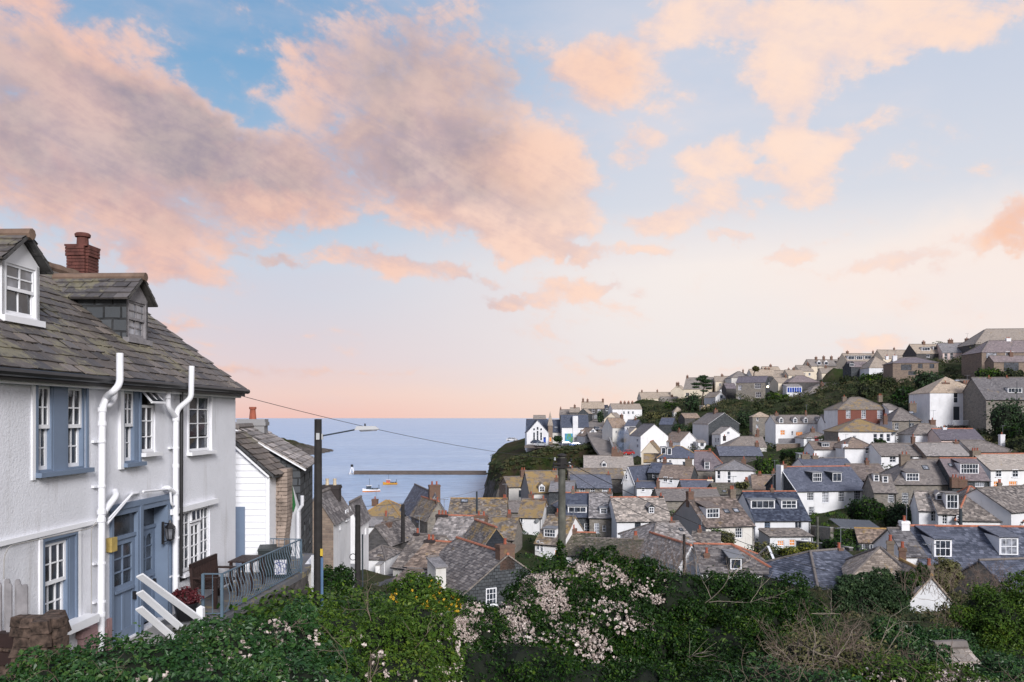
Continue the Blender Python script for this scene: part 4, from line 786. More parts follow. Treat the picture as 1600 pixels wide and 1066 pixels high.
H('long lichened roof lying behind the low blue slate roof', 890, 976, 748, 732, 762, 'side', -1, 9, 'stone', 'lichen', Y=166, ch=[(891, 732, 10, 3, 'stonechimney')])
H('white gable end with one small window and a blue slate roof to its right', 973, 991, 752, 729, 776, 'gable', -40, 10, 'white', 'blue', Y=158, wn=[(979, 745, 4, 8, 1, 2)], ch=[], gut=False, barge='whitepaint')
H('small white cottage corner with a blue roof below the white gable', 995, 1024, 762, 752, 778, 'side', -6, 6, 'white', 'blue', Y=150, wn=[(1005, 765, 5, 6, 1, 2), (1020, 768, 4, 6, 1, 2)], ch=[(991, 758, 6, 1)])
H('wide pale roof under the cliff with one very small dormer', 913, 991, 734, 712, 745, 'side', -4, 12, 'offwhite', 'pale', Y=186, dm=[(944, 727, 6, 5, 'g', 1, 1, 'w')], ch=[(969, 707, 9, 1, 'chimneybrick'), (960, 701, 9, 2)])
H('golden lichened roof behind the telegraph pole with white side wall', 828, 878, 770, 736, 788, 'side', 8, 10, 'offwhite', 'gold', Y=136, ch=[(892, 735, 9, 2, 'stonechimney')], dm=[(848, 770, 7, 8, 'g', 2, 2, 'w')], swall='cement')
H('grey roof with a slated face joining the golden roof on the pole side', 858, 896, 768, 752, 792, 'side', -8, 8, 'slatehung', 'pale', Y=132, wn=[(889, 780, 8, 9, 2, 1)])
H('small waterside cottage with a lichen-edged roof and stone side nearest the cliff', 795, 828, 761, 745, 788, 'side', 16, 7, 'offwhite', 'gold', Y=152, swall='brownstone', wn=[(813, 771.5, 5, 11, 1, 2, 'd')], ch=[(826, 734, 9, 2, 'chimneybrick')])
H('grey roof in front of the small waterside cottage', 783, 835, 800, 783, 812, 'side', -4, 8, 'stone', 'slate', Y=132, ch=[(830, 772, 8, 1)])
H('white-walled cottage with a gold lichened front roof and dark flat top', 809, 846, 808, 780, 838, 'side', -10, 9, 'white', 'gold', Y=116, wn=[(815, 816, 4, 15, 1, 2)], swall='white', ch=[(833, 806, 5, 1), (849, 799, 9, 1)])
H('dark rendered block with a black gable beside the gold lichened front roof', 842, 882, 800, 788, 826, 'gable', -14, 8, 'slatehung', 'navy', Y=121, wn=[(850, 806, 8, 4, 2, 1)], gut=False)
H('slate roof with a large white dormer on a curving white cottage', 836, 878, 848, 806, 872, 'side', -26, 8, 'white', 'lichen', Y=92, wn=[(841, 852, 4, 15, 1, 2), (847, 855, 4, 15, 1, 2), (869, 867, 7, 15, 2, 3, 'lit')], dm=[(859, 834, 18, 12, 'f', 4, 2, 'w')], swall='white', name='cottage')
H('mossy slate roof right of the curving white cottage', 874, 926, 866, 832, 880, 'side', -10, 8, 'white', 'mossy', Y=90, ridge='orangetile', ch=[(893, 826, 16, 2, 'chimneybrick')])
H('long brown mossy roof with a cement ridge behind the blossom bank', 914, 1006, 872, 842, 888, 'side', -8, 8, 'brownstone', 'mossy', Y=84, ridge='greytile', sk=[])
# --- between hill and valley floor, centre
H('hip-roofed slate house with a pair of white box dormers', 1027, 1098, 715, 697, 732, 'hip', -6, 9, 'white', 'blue', Y=184, ridge='goldtile', dm=[(1037, 705, 6, 10, 'f', 1, 1, 'w'), (1046, 706, 5, 10, 'f', 1, 1, 'w')], wn=[(1032, 720, 4, 6, 1, 2), (1040, 721, 4, 6, 1, 2), (1047, 722, 4, 6, 1, 2), (1069, 724, 5, 5, 1, 1)])
H('orange and brown patched roofs left of the pair of box dormers', 1002, 1030, 706, 690, 726, 'gable', -14, 12, 'cream', 'gold', Y=205, ridge='orangetile')
H('small orange-lichened roof with white wall beneath the patched roofs', 1006, 1028, 722, 709, 734, 'side', -10, 7, 'white', 'gold', Y=186)
H('narrow dark-walled cottage with a blue roof left of the brown long roof', 1012, 1043, 738, 723, 757, 'side', -24, 7, 'slatehung', 'blue', Y=160, wn=[(1021, 743, 4, 7, 1, 2), (1028, 746, 4, 7, 1, 2)], sk=[(1016, 730, 5, 3)])
H('white-fronted cottage with a long brown roof and black gable end', 1029, 1078, 746.5, 727, 764, 'side', -22, 9, 'white', 'brown', Y=150, swall='slatehung', wn=[(1040, 749, 6, 8, 2, 2), (1048.5, 750.5, 5, 8, 2, 2)], ch=[(1076, 717, 10, 1, 'stonechimney')], geo=False)
H('purple slate house with one white dormer and vivid orange hips', 1086, 1138, 734, 705, 752, 'hipr', -12, 9, 'stone', 'purple', Y=165, ridge='orangetile', dm=[(1105, 734, 6, 11, 's', 2, 2, 'w')], ch=[(1109, 720, 5, 2)])
H('many-sided white cottage with a pale fan-shaped roof', 1118, 1180, 734, 719, 757, 'pyr', -14, 9, 'white', 'pale', Y=152, ridge='greytile', wn=[(1123, 742, 4.5, 12, 1, 2), (1139, 743, 5, 12, 1, 2), (1139, 753, 5, 6, 1, 1)], ch=[(1162, 717, 7, 1, 'chimneybrick', .4)])
H('long purple grey roof behind the many-sided white cottage', 1125, 1192, 712, 697, 722, 'side', -3, 8, 'darkstone', 'blue', Y=190)
H('slate roof with two chimneys directly above the long purple grey roof', 1136, 1198, 698, 682, 706, 'hipl', -3, 9, 'offwhite', 'slate', Y=205, ch=[(1128, 689, 4, 1, 'darkchimney'), (1181, 690, 4, 1), (1184, 672, 4, 1)])
H('small white cottage with a brown roof and one twin window under the pine slope', 1063, 1091, 690, 675, 702, 'gable', 26, 8, 'white', 'brown', Y=228, wn=[(1081, 695, 6, 3.5, 2, 1)], ch=[(1072, 671, 4, 1, 'chimneybrick', .6)], gut=False, barge='whitepaint')
H('white porch annexe joined right of the small white cottage under the pine slope', 1091, 1103, 691, 688, 701, 'lean', 0, 3, 'white', 'pale', Y=226, wn=[(1097, 695, 6, 6, 2, 1)], name='porch', cat='porch')
H('tiny cream garden hut among the trees on the slope', 1053, 1067, 643, 636, 650, 'hip', 0, 3, 'offwhite', 'sand', Y=300, name='garden_hut', cat='hut', gut=False)
H('low brown roof half hidden by trees left of the slated gable', 1070, 1094, 653, 646, 662, 'side', 10, 6, 'darkstone', 'brown', Y=275)
H('grey roof with an orange ridge behind the brown scantle cottage', 1030, 1128, 782, 763, 792, 'side', -2, 9, 'stone', 'slate', Y=130, ridge='orangetile', ch=[(1028, 751, 5, 1)])
H('blue-grey roof between the long brown roof and white fan roof', 1068, 1118, 768, 750, 778, 'side', -4, 8, 'stone', 'blue', Y=140, ridge='orangetile', ch=[(1117, 750, 9, 2, 'potcreamstack')])
H('dark overgrown roof below the many-sided white cottage', 1120, 1180, 772, 755, 784, 'side', 0, 8, 'darkstone', 'mossy', Y=134, sk=[(1132, 768, 6, 5)])
H('brown roofed cottage with two tall chimneys left of the slated blue gable', 1176, 1214, 764, 742, 776, 'side', -14, 8, 'brownstone', 'brown', Y=146, ch=[(1187, 740, 6, 2), (1211, 736, 6, 1)])
H('pale roofs wedged in front of the cottage with the tiny pointed dormer', 1018, 1088, 852, 816, 872, 'hipl', 14, 9, 'white', 'pale', Y=86, ch=[(1049, 845, 8, 1)], sk=[(1064, 828, 6, 8)])
H('low grey roof right of the brown twigs in front of the cream cottage', 1080, 1124, 850, 832, 868, 'side', -16, 7, 'darkstone', 'slate', Y=90)
def dark_opening(root, L, D, zE, zR, hit, cam0, ray): pass
H('blue slate roof edged all round with orange ridge tiles behind the dark bushes', 1096, 1216, 893, 851, 915, 'hipr', -6, 9, 'white', 'slate', Y=66, ridge='orangetile', dm=[(1150, 883, 15, 16, 'f', 1, 1)], ch=[(1104, 864, 8, 1, 'chimneybrick', .25)], name='house', barge='whitepaint')
H('white gable sliver under an orange ridge behind the twigs', 1062, 1096, 880, 852, 905, 'gable', 16, 8, 'white', 'pale', Y=70, ridge='orangetile', gut=False, barge='whitepaint')
# --- lane and harbour side, left of centre
H('white-sided house with a blue slate roof nearest the boats', 655, 704, 813, 771, 836, 'gable', 17, 15, 'white', 'blue', Y=104, ch=[(703, 757, 17, 2, 'chimneybrick', 0)], swall='white', wn=[(634, 803, 3, 10, 1, 2, 'Ld'), (647, 814, 3, 12, 1, 2, 'Ld')], dm=[], gut=False)
H('stone-dashed roof golden with lichen and one dark rooflight', 700, 790, 808, 779, 822, 'side', -2, 8, 'stone', 'lichen', Y=108, sk=[(726, 783, 11, 9)], ridge='goldtile', ch=[(789, 797, 7, 2)], name='house')
H('gold-edged gable roof left of the dark rooflight', 668, 702, 812, 784, 830, 'gable', 24, 7, 'stone', 'lichen', Y=101, ridge='orangetile', gut=False, ch=[(698, 792, 6, 1)])
H('pale slate roof with an orange ridge facing the lane', 668, 741, 850, 806, 868, 'side', -12, 9, 'darkstone', 'pale', Y=86, ridge='orangetile', ch=[(752, 807, 19, 2, 'chimneybrick'), (664, 818, 19, 3, 'darkchimney')])
H('lower gold-lichened roof beside the dark triangular gable', 757, 802, 842, 808, 856, 'side', -8, 8, 'stone', 'lichen', Y=90)
H('black triangular slated gable with orange ridge tiles', 757, 793, 850, 824, 862, 'gable', 22, 6, 'navywall', 'lichen', Y=76, ridge='orangetile', gut=False)
def cornerchim(root, L, D, zE, zR, hit, cam0, ray): pass
H('nearest slate-hung gable house with weathered roof and brick chimney', 724, 858, 927, 866, 966, 'gable', 28, 9.5, 'slatehung', 'slate', Y=60, ridge='orangetile', gut=False, wn=[(767, 932, 17, 25, 3, 3)], ch=[(792, 850, 26, 1, 'chimneybrick', .0, .8)], name='house', geo=True)
H('low porch roof of pale lead on the lane side of the nearest house', 681, 697, 885, 878, 915, 'lean', 25, 2, 'offwhite', 'pale', Y=62, name='porch', cat='porch', gut=False, geo=False)
H('weathered brown slate roof with dark stone chimney above the lane', 634, 694, 884, 847, 925, 'side', -22, 8, 'white', 'brown', Y=68, ridge='orangetile', ch=[(669, 843, 17, 2, 'darkchimney')])
H('steep slate roof sliding down to the lane left of the dark chimney', 614, 662, 884, 836, 908, 'side', -30, 7, 'offwhite', 'slate', Y=76, ch=[(640, 838, 9, 1, 'darkchimney')])
H('little white porch with a sagging slate lid at the lane bend', 616, 640, 905, 896, 925, 'lean', -18, 2.4, 'white', 'brown', Y=62, name='porch', cat='porch', gut=False)
H('dark stone cottage with small paned window at the end of the lane', 588, 628, 852, 812, 872, 'side', -4, 8, 'darkstone', 'slate', Y=100, wn=[(620, 858, 10, 8, 4, 2)])
def roundwin(root, L, D, zE, zR, hit, cam0, ray):
    p = hit(592, 860, np.array([0, -1., 0]), D/2); V = MB(); k = 14; r = .32
    V.lathe((0, 0, 0), [(r+.1, 0), (r+.1, .06), (r, .08)], k); o = V.build('round_window', MATS['whitepaint'], root); o.location = (p[0], -D/2-.0, p[2]); o.rotation_euler = (math.pi/2, 0, 0)
    g = MB().lathe((0, 0, .03), [(r, 0), (r, .055)], k).build('pane', MATS['glass'], o)
H('stone gable with a round white window by the lane', 566, 609, 848, 822, 880, 'gable', -18, 8, 'darkstone', 'slate', Y=88, gut=False, extra=roundwin, ch=[(571, 818, 13, 0, 'chimneybrick', .3)], name='stone_cottage')
H('golden hip roof closest to the harbour water', 560, 627, 808, 781, 822, 'hip', -6, 10, 'stone', 'gold', Y=140, hipm=True, ch=[(586, 793, 9, 1)], ridge='goldtile')
H('pale slate lean-to roof under the golden hip roof', 562, 610, 822, 808, 836, 'side', 0, 6, 'white', 'pale', Y=122)
H('curved white boat store with a slate cap at the lane bend', 565, 601, 872, 853, 900, 'hip', -10, 5, 'white', 'slate', Y=78, name='boat_store', cat='shed', gut=False)
H('white cottage with black gutter halfway down the lane on its left side', 468, 521, 812, 772, 905, 'gable', 0, 5.5, 'brownstone', 'slate', Y=52, swall='white', ch=[(524, 758, 28, 2, 'darkchimney', .8, .9)], wn=[(541, 804, 6, 16, 2, 4, 'R'), (531, 822, 4, 14, 1, 3, 'R')], gut=False, pots='potcream')
H('white cottage with green bargeboard further down the lane', 534, 560, 814, 785, 880, 'gable', 0, 5, 'white', 'slate', Y=70, swall='white', gut=False, wn=[(571, 830, 4, 12, 1, 3, 'R')])
# --- near right
H('blue slate house with two deep dormers at the right edge', 1444, 1760, 887, 823, 925, 'side', -4, 9.5, 'stone', 'blue', Y=66, ridge='orangetile', name='house', ch=[(1411, 822, 14, 1, 'brownstack')],
  dm=[(1473.5, 860, 20, 22, 's', 3, 2, 'w'), (1576.5, 857, 21, 22, 's', 3, 2, 'wn')], wn=[(1508.5, 899, 12, 16, 3, 3, 'lit'), (1568, 905, 12, 12, 3, 2)], geo=True)
H('tall white chimney gable joined at the left of the blue slate house', 1414, 1446, 868, 826, 920, 'side', -4, 7, 'white', 'slate', Y=67, ch=[(1421, 814, 12, 1, 'white')], name='wing', gut=False)
H('lower blue slate wing stepping forward at the right edge', 1580, 1740, 925, 873, 960, 'side', 10, 6, 'stone', 'blue', Y=58, gut=False, name='wing', geo=True)
H('grey-blue hip roof behind the dark conifer bush', 1279, 1385, 920, 862, 950, 'hipl', 22, 9, 'stone', 'blue', Y=60, ridge='greytile', name='house', geo=True, gut=False)
H('tan shingled hip roof beside the dark conifer bush', 1326, 1440, 907, 856, 945, 'pyr', -20, 8, 'white', 'tan', Y=58, ridge='greytile', ch=[(1391, 845, 10, 1, 'stonechimney'), (1410, 865, 10, 1, 'chimneybrick')], name='cottage', geo=True, gut=False)
H('plain white gable with sloping shoulders among the bushes at the lower right', 1418, 1492, 940, 899, 985, 'gable', -8, 6, 'white', 'tan', Y=54, ridge='goldtile', name='cottage', gut=False, ch=[(1444, 883, 9, 1, 'stonechimney', .0)])
H('small slate-hung shed with patched roof among the garden shrubs', 1342, 1394, 846, 826, 862, 'side', -14, 5, 'slatehung', 'brown', Y=92, wn=[(1350, 854, 5, 7, 1, 1), (1364, 855, 8, 7, 2, 1)], name='shed', cat='shed', gut=False, ridge='goldtile')
H('ribbed grey roof corner poking from the bushes at the bottom right', 1503, 1540, 1058, 1033, 1085, 'side', 4, 1.6, 'concrete', 'pale', ov=.06, Y=16.5, name='shed', cat='shed', gut=False, geo=True, samp=False, low=1.5)
# ================================================================== ground sheet
LAND.fit()
def landmat():
    m, nt, b = newmat('ground')
    c = ncol(nt, nmap(nt, nnoise(nt, .12, 7, .65), .4, .6), (.030, .042, .014), (.075, .062, .040))
    c = ncol(nt, nmap(nt, nnoise(nt, 1.3, 6, .7), .4, .65, 0, .8), c, (.028, .050, .012))
    nt.links.new(c, b.inputs['Base Color']); b.inputs['Roughness'].default_value = .95; b.inputs['Specular IOR Level'].default_value = .1
    nbump(nt, b, nnoise(nt, 2.5, 7, .7), .8, .3); return m
ys = np.concatenate([np.linspace(-40, 0, 9)[:-1], np.linspace(0, 90, 90)[:-1], np.linspace(90, 400, 200)[:-1], np.linspace(400, 640, 20)]); ts = np.linspace(-1.15, 1.15, 330)
TT, YY = np.meshgrid(ts, ys); XX = TT*(YY+70); ZZ = LAND(XX, YY)
ZZ = ZZ+(fbm(XX, YY, 6., 3)-.5)*np.clip(YY/60, 0, 1)*1.0
LANDZ = ZZ
# the lane running down to the harbour is scooped level
nr, nc = XX.shape; V = np.stack([XX, YY, ZZ], 2).reshape(-1, 3); idx = np.arange(nr*nc).reshape(nr, nc)
q = np.stack([idx[:-1, :-1], idx[:-1, 1:], idx[1:, 1:], idx[1:, :-1]], 2).reshape(-1, 4)
g = MB().addn(V, q, np.full(len(q), .5)).build('ground', landmat(), smooth=True); g['kind'] = 'structure'
def ground_z(x, y): return float(LAND(np.array([x]), np.array([y]))[0])
def ribbon(name, pts, w, mat, lift=.25, kind='structure'):
    """road or path draped along pixel+depth points"""
    P = [np.array(p, float) for p in pts]; mb = MB(); V = []
    Q = []
    for a, b in zip(P, P[1:]):
        for k in range(6): Q.append(a+(b-a)*k/6)
    Q.append(P[-1])
    for i, p in enumerate(Q):
        d = unit((Q[min(i+1, len(Q)-1)]-Q[max(i-1, 0)])*(1, 1, 0)); s = np.array([d[1], -d[0], 0])*w/2; V += [p-s, p+s, p+s-(0, 0, .8), p-s-(0, 0, .8)]
    fs = []
    for i in range(len(Q)-1):
        for j in range(4): fs.append((i*4+j, i*4+(j+1) % 4, i*4+4+(j+1) % 4, i*4+4+j))
    mb.add(V, fs); o = mb.build(name, mat); o['kind'] = kind; return o
def P3(px, py, Y): return (wx(px, Y), Y, wz(py, Y))
def asphalt(name, col):
    m, nt, b = newmat(name); c = ncol(nt, nmap(nt, nnoise(nt, .8, 6, .7), .35, .65), mul(col, .7), mul(col, 1.3)); nt.links.new(c, b.inputs['Base Color']); b.inputs['Roughness'].default_value = .8
    nbump(nt, b, nnoise(nt, 30, 3), .4, .01); MATS[name] = m; return m
asphalt('asphalt', (.062, .062, .068)); asphalt('palepath', (.22, .19, .17))
ribbon('lane', [P3(560, 945, 52), P3(585, 915, 62), P3(597, 905, 70), P3(606, 897, 80), P3(600, 885, 95)], 9.5, MATS['asphalt'])
ribbon('hill_road', [P3(958, 712, 236), P3(948, 700, 250), P3(938, 685, 270), P3(932, 672, 292), P3(929, 660, 318), P3(928, 656, 330)], 7.5, MATS['palepath'])
# ================================================================== headland with its cliffs
def headland():
    x = np.arange(-34, 104, .7); y = np.arange(236, 420, .7); X, Y = np.meshgrid(x, y)
    # outline of the clifftop as half-plane distances, front, seaward and left sides
    edge = np.minimum.reduce([((X+12+(fbm(X, Y, 18, 3, 3)-.5)*8-np.clip((300-Y)*.1, 0, 6))*2.2-7), (Y-272)*.8+ (X-20)*.30 + 13 + (fbm(X, Y, 14, 3, 5)-.5)*8, (405-Y)*.8+(fbm(X, Y, 20, 3, 8)-.5)*10, ])
    top = -10.2+(X-10)*.055+np.clip((Y-300)*.02, -1, 2)+(fbm(X, Y, 12, 4, 1)-.5)*.9
    top = top-np.clip((12-X)/14, 0, 2)*3.6
    s = np.clip((edge+7)/15, 0, 1); s = s*s*(3-2*s)*.55+.45*np.clip((edge+7)/11, 0, 1); rough = (fbm(X, Y, 5, 5, 2)-.5)*5.5*np.clip(1-abs(s-.5)*1.7, 0, 1)
    Z = -34+(top+34)*s+rough
    V = np.stack([X+(fbm(X, Y, 4, 3, 6)-.5)*2*(1-s), Y+(fbm(X, Y, 4, 3, 7)-.5)*2*(1-s), Z], 2).reshape(-1, 3); n, k = X.shape; idx = np.arange(n*k).reshape(n, k)
    q = np.stack([idx[:-1, :-1], idx[:-1, 1:], idx[1:, 1:], idx[1:, :-1]], 2).reshape(-1, 4)
    m, nt, b = newmat('headland_cover')
    g = nd(nt, 'ShaderNodeNewGeometry'); sp_ = nd(nt, 'ShaderNodeSeparateXYZ'); nt.links.new(g.outputs['Normal'], sp_.inputs[0]); sq = nd(nt, 'ShaderNodeSeparateXYZ'); nt.links.new(g.outputs['Position'], sq.inputs[0])
    rock = ncol(nt, nmap(nt, nnoise(nt, .5, 8, .7, sc=(1, 1, .5)), .35, .65), (.045, .040, .038), (.19, .165, .145))
    veg = ncol(nt, nmap(nt, nnoise(nt, .13, 6, .65), .42, .58), (.022, .036, .010), (.060, .042, .028)); veg = ncol(nt, nmap(nt, nnoise(nt, .6, 5, .7), .45, .62, 0, .7), veg, (.05, .065, .015))
    ad = nd(nt, 'ShaderNodeMath', operation='MULTIPLY_ADD'); nt.links.new(nnoise(nt, .22, 5, .7), ad.inputs[0]); ad.inputs[1].default_value = 22; nt.links.new(sq.outputs[2], ad.inputs[2])
    c = ncol(nt, nmap(nt, ad.outputs[0], -13.5, -11), rock, veg); nt.links.new(c, b.inputs['Base Color']); b.inputs['Roughness'].default_value = .95; b.inputs['Specular IOR Level'].default_value = .1
    nbump(nt, b, nnoise(nt, .9, 8, .75), 1., 1.2)
    o = MB().addn(V, q, np.full(len(q), .5)).build('headland', m, smooth=False); o['kind'] = 'structure'
    return x, y, Z, edge
HLX, HLY, HLZ, HLE = headland()
def head_z(x, y):
    i = int(round((y-236)/.7)); j = int(round((x+34)/.7)); return HLZ[min(max(i, 0), len(HLY)-1), min(max(j, 0), len(HLX)-1)]
m = flat('carpark', (.14, .12, .11), .9, .3, .5)
ribbon('cliff_top_yard', [P3(822, 695.5, 286), P3(862, 696, 285), P3(905, 697, 283), P3(925, 700, 280)], 12, m)
# far headland on the left, running down into the sea
x = np.linspace(-330, -150, 150); y = np.linspace(560, 760, 60); X, Y = np.meshgrid(x, y); Z = -30+np.clip((-157-X)*.31, -3, 30)*np.clip(1-((Y-680)/75)**2, 0, 1)*(.9+.3*fbm(X, Y, 22, 4, 2))-1+(fbm(X, Y, 6, 4)-.5)*3
n, k = X.shape; idx = np.arange(n*k).reshape(n, k); q = np.stack([idx[:-1, :-1], idx[:-1, 1:], idx[1:, 1:], idx[1:, :-1]], 2).reshape(-1, 4)
o = MB().addn(np.stack([X, Y, Z], 2).reshape(-1, 3), q, np.full(len(q), .5)).build('far_headland', bpy.data.materials['headland_cover'].copy()); o['kind'] = 'structure'
mm = o.data.materials[0]
# ================================================================== breakwater, beacon, boats
Yb = 425.
bw = MB(); x0, x1 = wx(554, Yb), wx(760, Yb)
zt = SEA+1.9
bw.hexa([(x0, Yb-3, SEA-3), (x1, Yb-6, SEA-3), (x1, Yb+3, SEA-3), (x0, Yb+3, SEA-3), (x0, Yb-1.6, zt), (x1, Yb-4, zt), (x1, Yb+1, zt), (x0, Yb+1, zt)])
tag(bw.build('breakwater', MATS['stonewallwet'] if 'stonewallwet' in MATS else masonry('stonewallwet', [(.12, .095, .085), (.07, .06, .055), (.15, .12, .10)], (.06, .05, .05), 1.2, .5, .05) or MATS['stonewallwet']), 'long low stone breakwater reaching left from the cliff across the harbour', 'breakwater')
be = thing('beacon', 'small beacon on splayed legs at the outer tip of the breakwater', 'beacon', (wx(550, Yb), Yb, SEA))
t = MB()
for sx in (-1, 1):
    for sy in (-1, 1): t.beam((sx*1.4, sy*1.2, -1), (sx*.2, sy*.2, 4.0), .28)
t.build('legs', MATS['whitepaint'], be); MB().box(-.6, .6, -.6, .6, 4., 5.2).build('lantern_box', MATS['blackpaint'], be); MB().box(-1.6, .4, -.8, .8, -1, .5).build('plinth', MATS['concrete'], be)
flat('hullwhite', (.75, .75, .78), .4, .05); flat('hullorange', (.62, .20, .03), .5, .15); flat('hullyellow', (.55, .27, .03), .5, .1); flat('deckgrey', (.05, .07, .09), .6, .3, 4); flat('cabred', (.6, .08, .05), .5, .1)
def boat(label, px, py, Lb, yaw, hull, low, cabin, roofc):
    Y = -F*SEA/(py-HY); r = thing('fishing_boat', label, 'boat', (wx(px, Y), Y, SEA), math.radians(yaw), 'fishing boats moored in the harbour')
    st = [(-.5, .30, .55), (-.3, .34, .52), (0, .35, .55), (.25, .27, .66), (.42, .12, .8), (.5, .01, .92)]; V = []; k = 5
    for f, hw, hh in st:
        for a, zz in ((1, hh), (.92, .25), (.35, -.3), (-.35, -.3), (-.92, .25), (-1, hh)): V.append((f*Lb, a*hw*Lb*.42, zz*Lb*.24 if zz > 0 else zz))
    n = 6; Fc = [(i*n+j, i*n+j+1, (i+1)*n+j+1, (i+1)*n+j) for i in range(len(st)-1) for j in range(n-1)]+[tuple(range(n))]
    MB().add(V, Fc).build('hull', MATS[hull], r)
    V2 = [v for i, v in enumerate(V) if i % n in (1, 2, 3, 4)]; V2 = [(v[0]*1.002, v[1]*1.03, v[2]+(.02 if v[2] > 0 else 0)) for v in V2]
    MB().add(V2, [(i*4+j, i*4+j+1, (i+1)*4+j+1, (i+1)*4+j) for i in range(len(st)-1) for j in range(3)]+[(0, 1, 2, 3)]).build('lower_hull', MATS[low], r)
    dk = MB(); dk.add([(f*Lb, sgn*hw*Lb*.40, (hh-.12)*Lb*.24) for f, hw, hh in st for sgn in (1, -1)], [(i*2, i*2+1, i*2+3, i*2+2) for i in range(len(st)-1)]).build('deck', MATS['deckgrey'], r)
    c = MB().box(.02*Lb, .26*Lb, -.10*Lb, .10*Lb, .1*Lb, .34*Lb).build('wheelhouse', MATS[cabin], r)
    MB().box(.06*Lb, .265*Lb, -.085*Lb, .085*Lb, .235*Lb, .315*Lb).box(.04*Lb, .2*Lb, -.103*Lb, .103*Lb, .24*Lb, .31*Lb).build('wheelhouse_windows', MATS['glass'], r)
    MB().box(-.02*Lb, .29*Lb, -.12*Lb, .12*Lb, .34*Lb, .36*Lb).build('wheelhouse_roof', MATS[roofc], r)
    MB().beam((.1*Lb, 0, .36*Lb), (.1*Lb, 0, .75*Lb), .09).beam((.1*Lb, -.09*Lb, .68*Lb), (.1*Lb, .09*Lb, .68*Lb), .07).build('mast', MATS['blackpaint'], r)
    MB().beam((-.44*Lb, -.1*Lb, .1*Lb), (-.44*Lb, -.1*Lb, .36*Lb), .1).beam((-.44*Lb, .1*Lb, .1*Lb), (-.44*Lb, .1*Lb, .36*Lb), .1).beam((-.44*Lb, -.1*Lb, .36*Lb), (-.44*Lb, .1*Lb, .36*Lb), .1).build('gantry', MATS['deckgrey'], r)
    MB().box(-.3*Lb, -.12*Lb, -.06*Lb, .05*Lb, .1*Lb, .19*Lb).box(-.42*Lb, -.33*Lb, -.09*Lb, .02*Lb, .1*Lb, .2*Lb).box(-.09*Lb, -.02*Lb, .0, .08*Lb, .1*Lb, .22*Lb).build('deck_gear', MATS['darkmetal'], r)
    return r
boat('white-topped fishing boat with an orange lower hull, nearer of the two', 580, 768.5, 7.2, 205, 'hullwhite', 'hullorange', 'deckgrey', 'hullwhite')
boat('yellow-bowed fishing boat with a dark stern moored further out', 609.5, 757.5, 6.4, 195, 'hullyellow', 'hullyellow', 'cabred', 'hullwhite')
# ================================================================== the white house on the left, measured along its long front
FE = unit((.04, 1, 0)); FYAW = math.atan2(1, .04); FY0 = 11.; FZ = -4.; FO = np.array([-7.5+.04*FY0, FY0, FZ])
render_wall('roughcast', (.80, .82, .88), .34, .5)
roofmat('oldslate_slates', (.125, .112, .106), (.088, .080, .077), (.165, .148, .138), lich=.42, lcol=(.21, .19, .13), moss=.28, geo=True); roofmat('oldslate_roof', (.07, .07, .07), (.05, .05, .05), (.10, .10, .10))
flat('bluegrey', (.155, .205, .29), .5, .08, 2.); flat('rusttile', (.17, .115, .085), .85, .35, 3., bump=.5); flat('brass', (.42, .31, .10), .5, .2, 6.); flat('purplestone', (.30, .19, .19), .85, .35, 3., bump=.6); flat('bagblue', (.06, .10, .18), .7, .4, 9.)
flat('pvcwhite', (.80, .81, .85), .4, .06, 3.); flat('terracotta', (.35, .13, .07), .8, .2, 4.)
def fs(px): return (F*7.5/(850-px)-FY0)/FE[1]           # distance along the front seen at column px
def fz(px, py): return -(py-HY)/F*(F*7.5/(850-px))-FZ    # height above the terrace
LH = thing('white_house', 'long white roughcast house with blue-framed windows, two dormers and a brick chimney', 'house', tuple(FO), FYAW)
S0, S1 = -3.2, fs(368); HE = 4.72                         # ends of the front, height of the wall head
def rect(pl, pr, pt, pb): return (fs(pl), fs(pr), fz(pl, pb), fz(pl, pt))
R_A = rect(57.3, 133, 597, 739); R_B = rect(192.5, 217, 606.5, 724); R_C = rect(221.5, 242.5, 609, 708); R_D = rect(294, 329, 617, 707); R_E = rect(67.5, 117, 847, 986); R_G = rect(283, 328, 801, 897)
R_F1 = (fs(171), fs(216), .04, fz(172, 799)); R_F2 = (fs(218), fs(262), .04, fz(172, 799))
R_A, R_B, R_C, R_D, R_E, R_G = [tuple(r) for r in (R_A, R_B, R_C, R_D, R_E, R_G)]
wm = MB(); holes = [R_A, R_B, R_C, R_D, R_E, R_G, R_F1, R_F2]
wall_holes(wm, (S0, 0, 0), (1, 0, 0), (0, -1, 0), S1-S0, HE, [(a-S0, b-S0, c, d) for a, b, c, d in holes], .16, -2.5)
wm.poly([(S1, 0, -2.5), (S1, 6, -2.5), (S1, 6, HE), (S1, 0, HE)]); wm.poly([(S0, 6, -2.5), (S0, 0, -2.5), (S0, 0, HE), (S0, 6, HE)]); wm.poly([(S1, 6, -2.5), (S0, 6, -2.5), (S0, 6, HE), (S1, 6, HE)])
RH = HE+.77*3.0+.14
for x in (S0, S1): wm.poly([(x, 0, HE), (x, 6, HE), (x, 3, RH)])
wm.build('wall', MATS['roughcast'], LH)
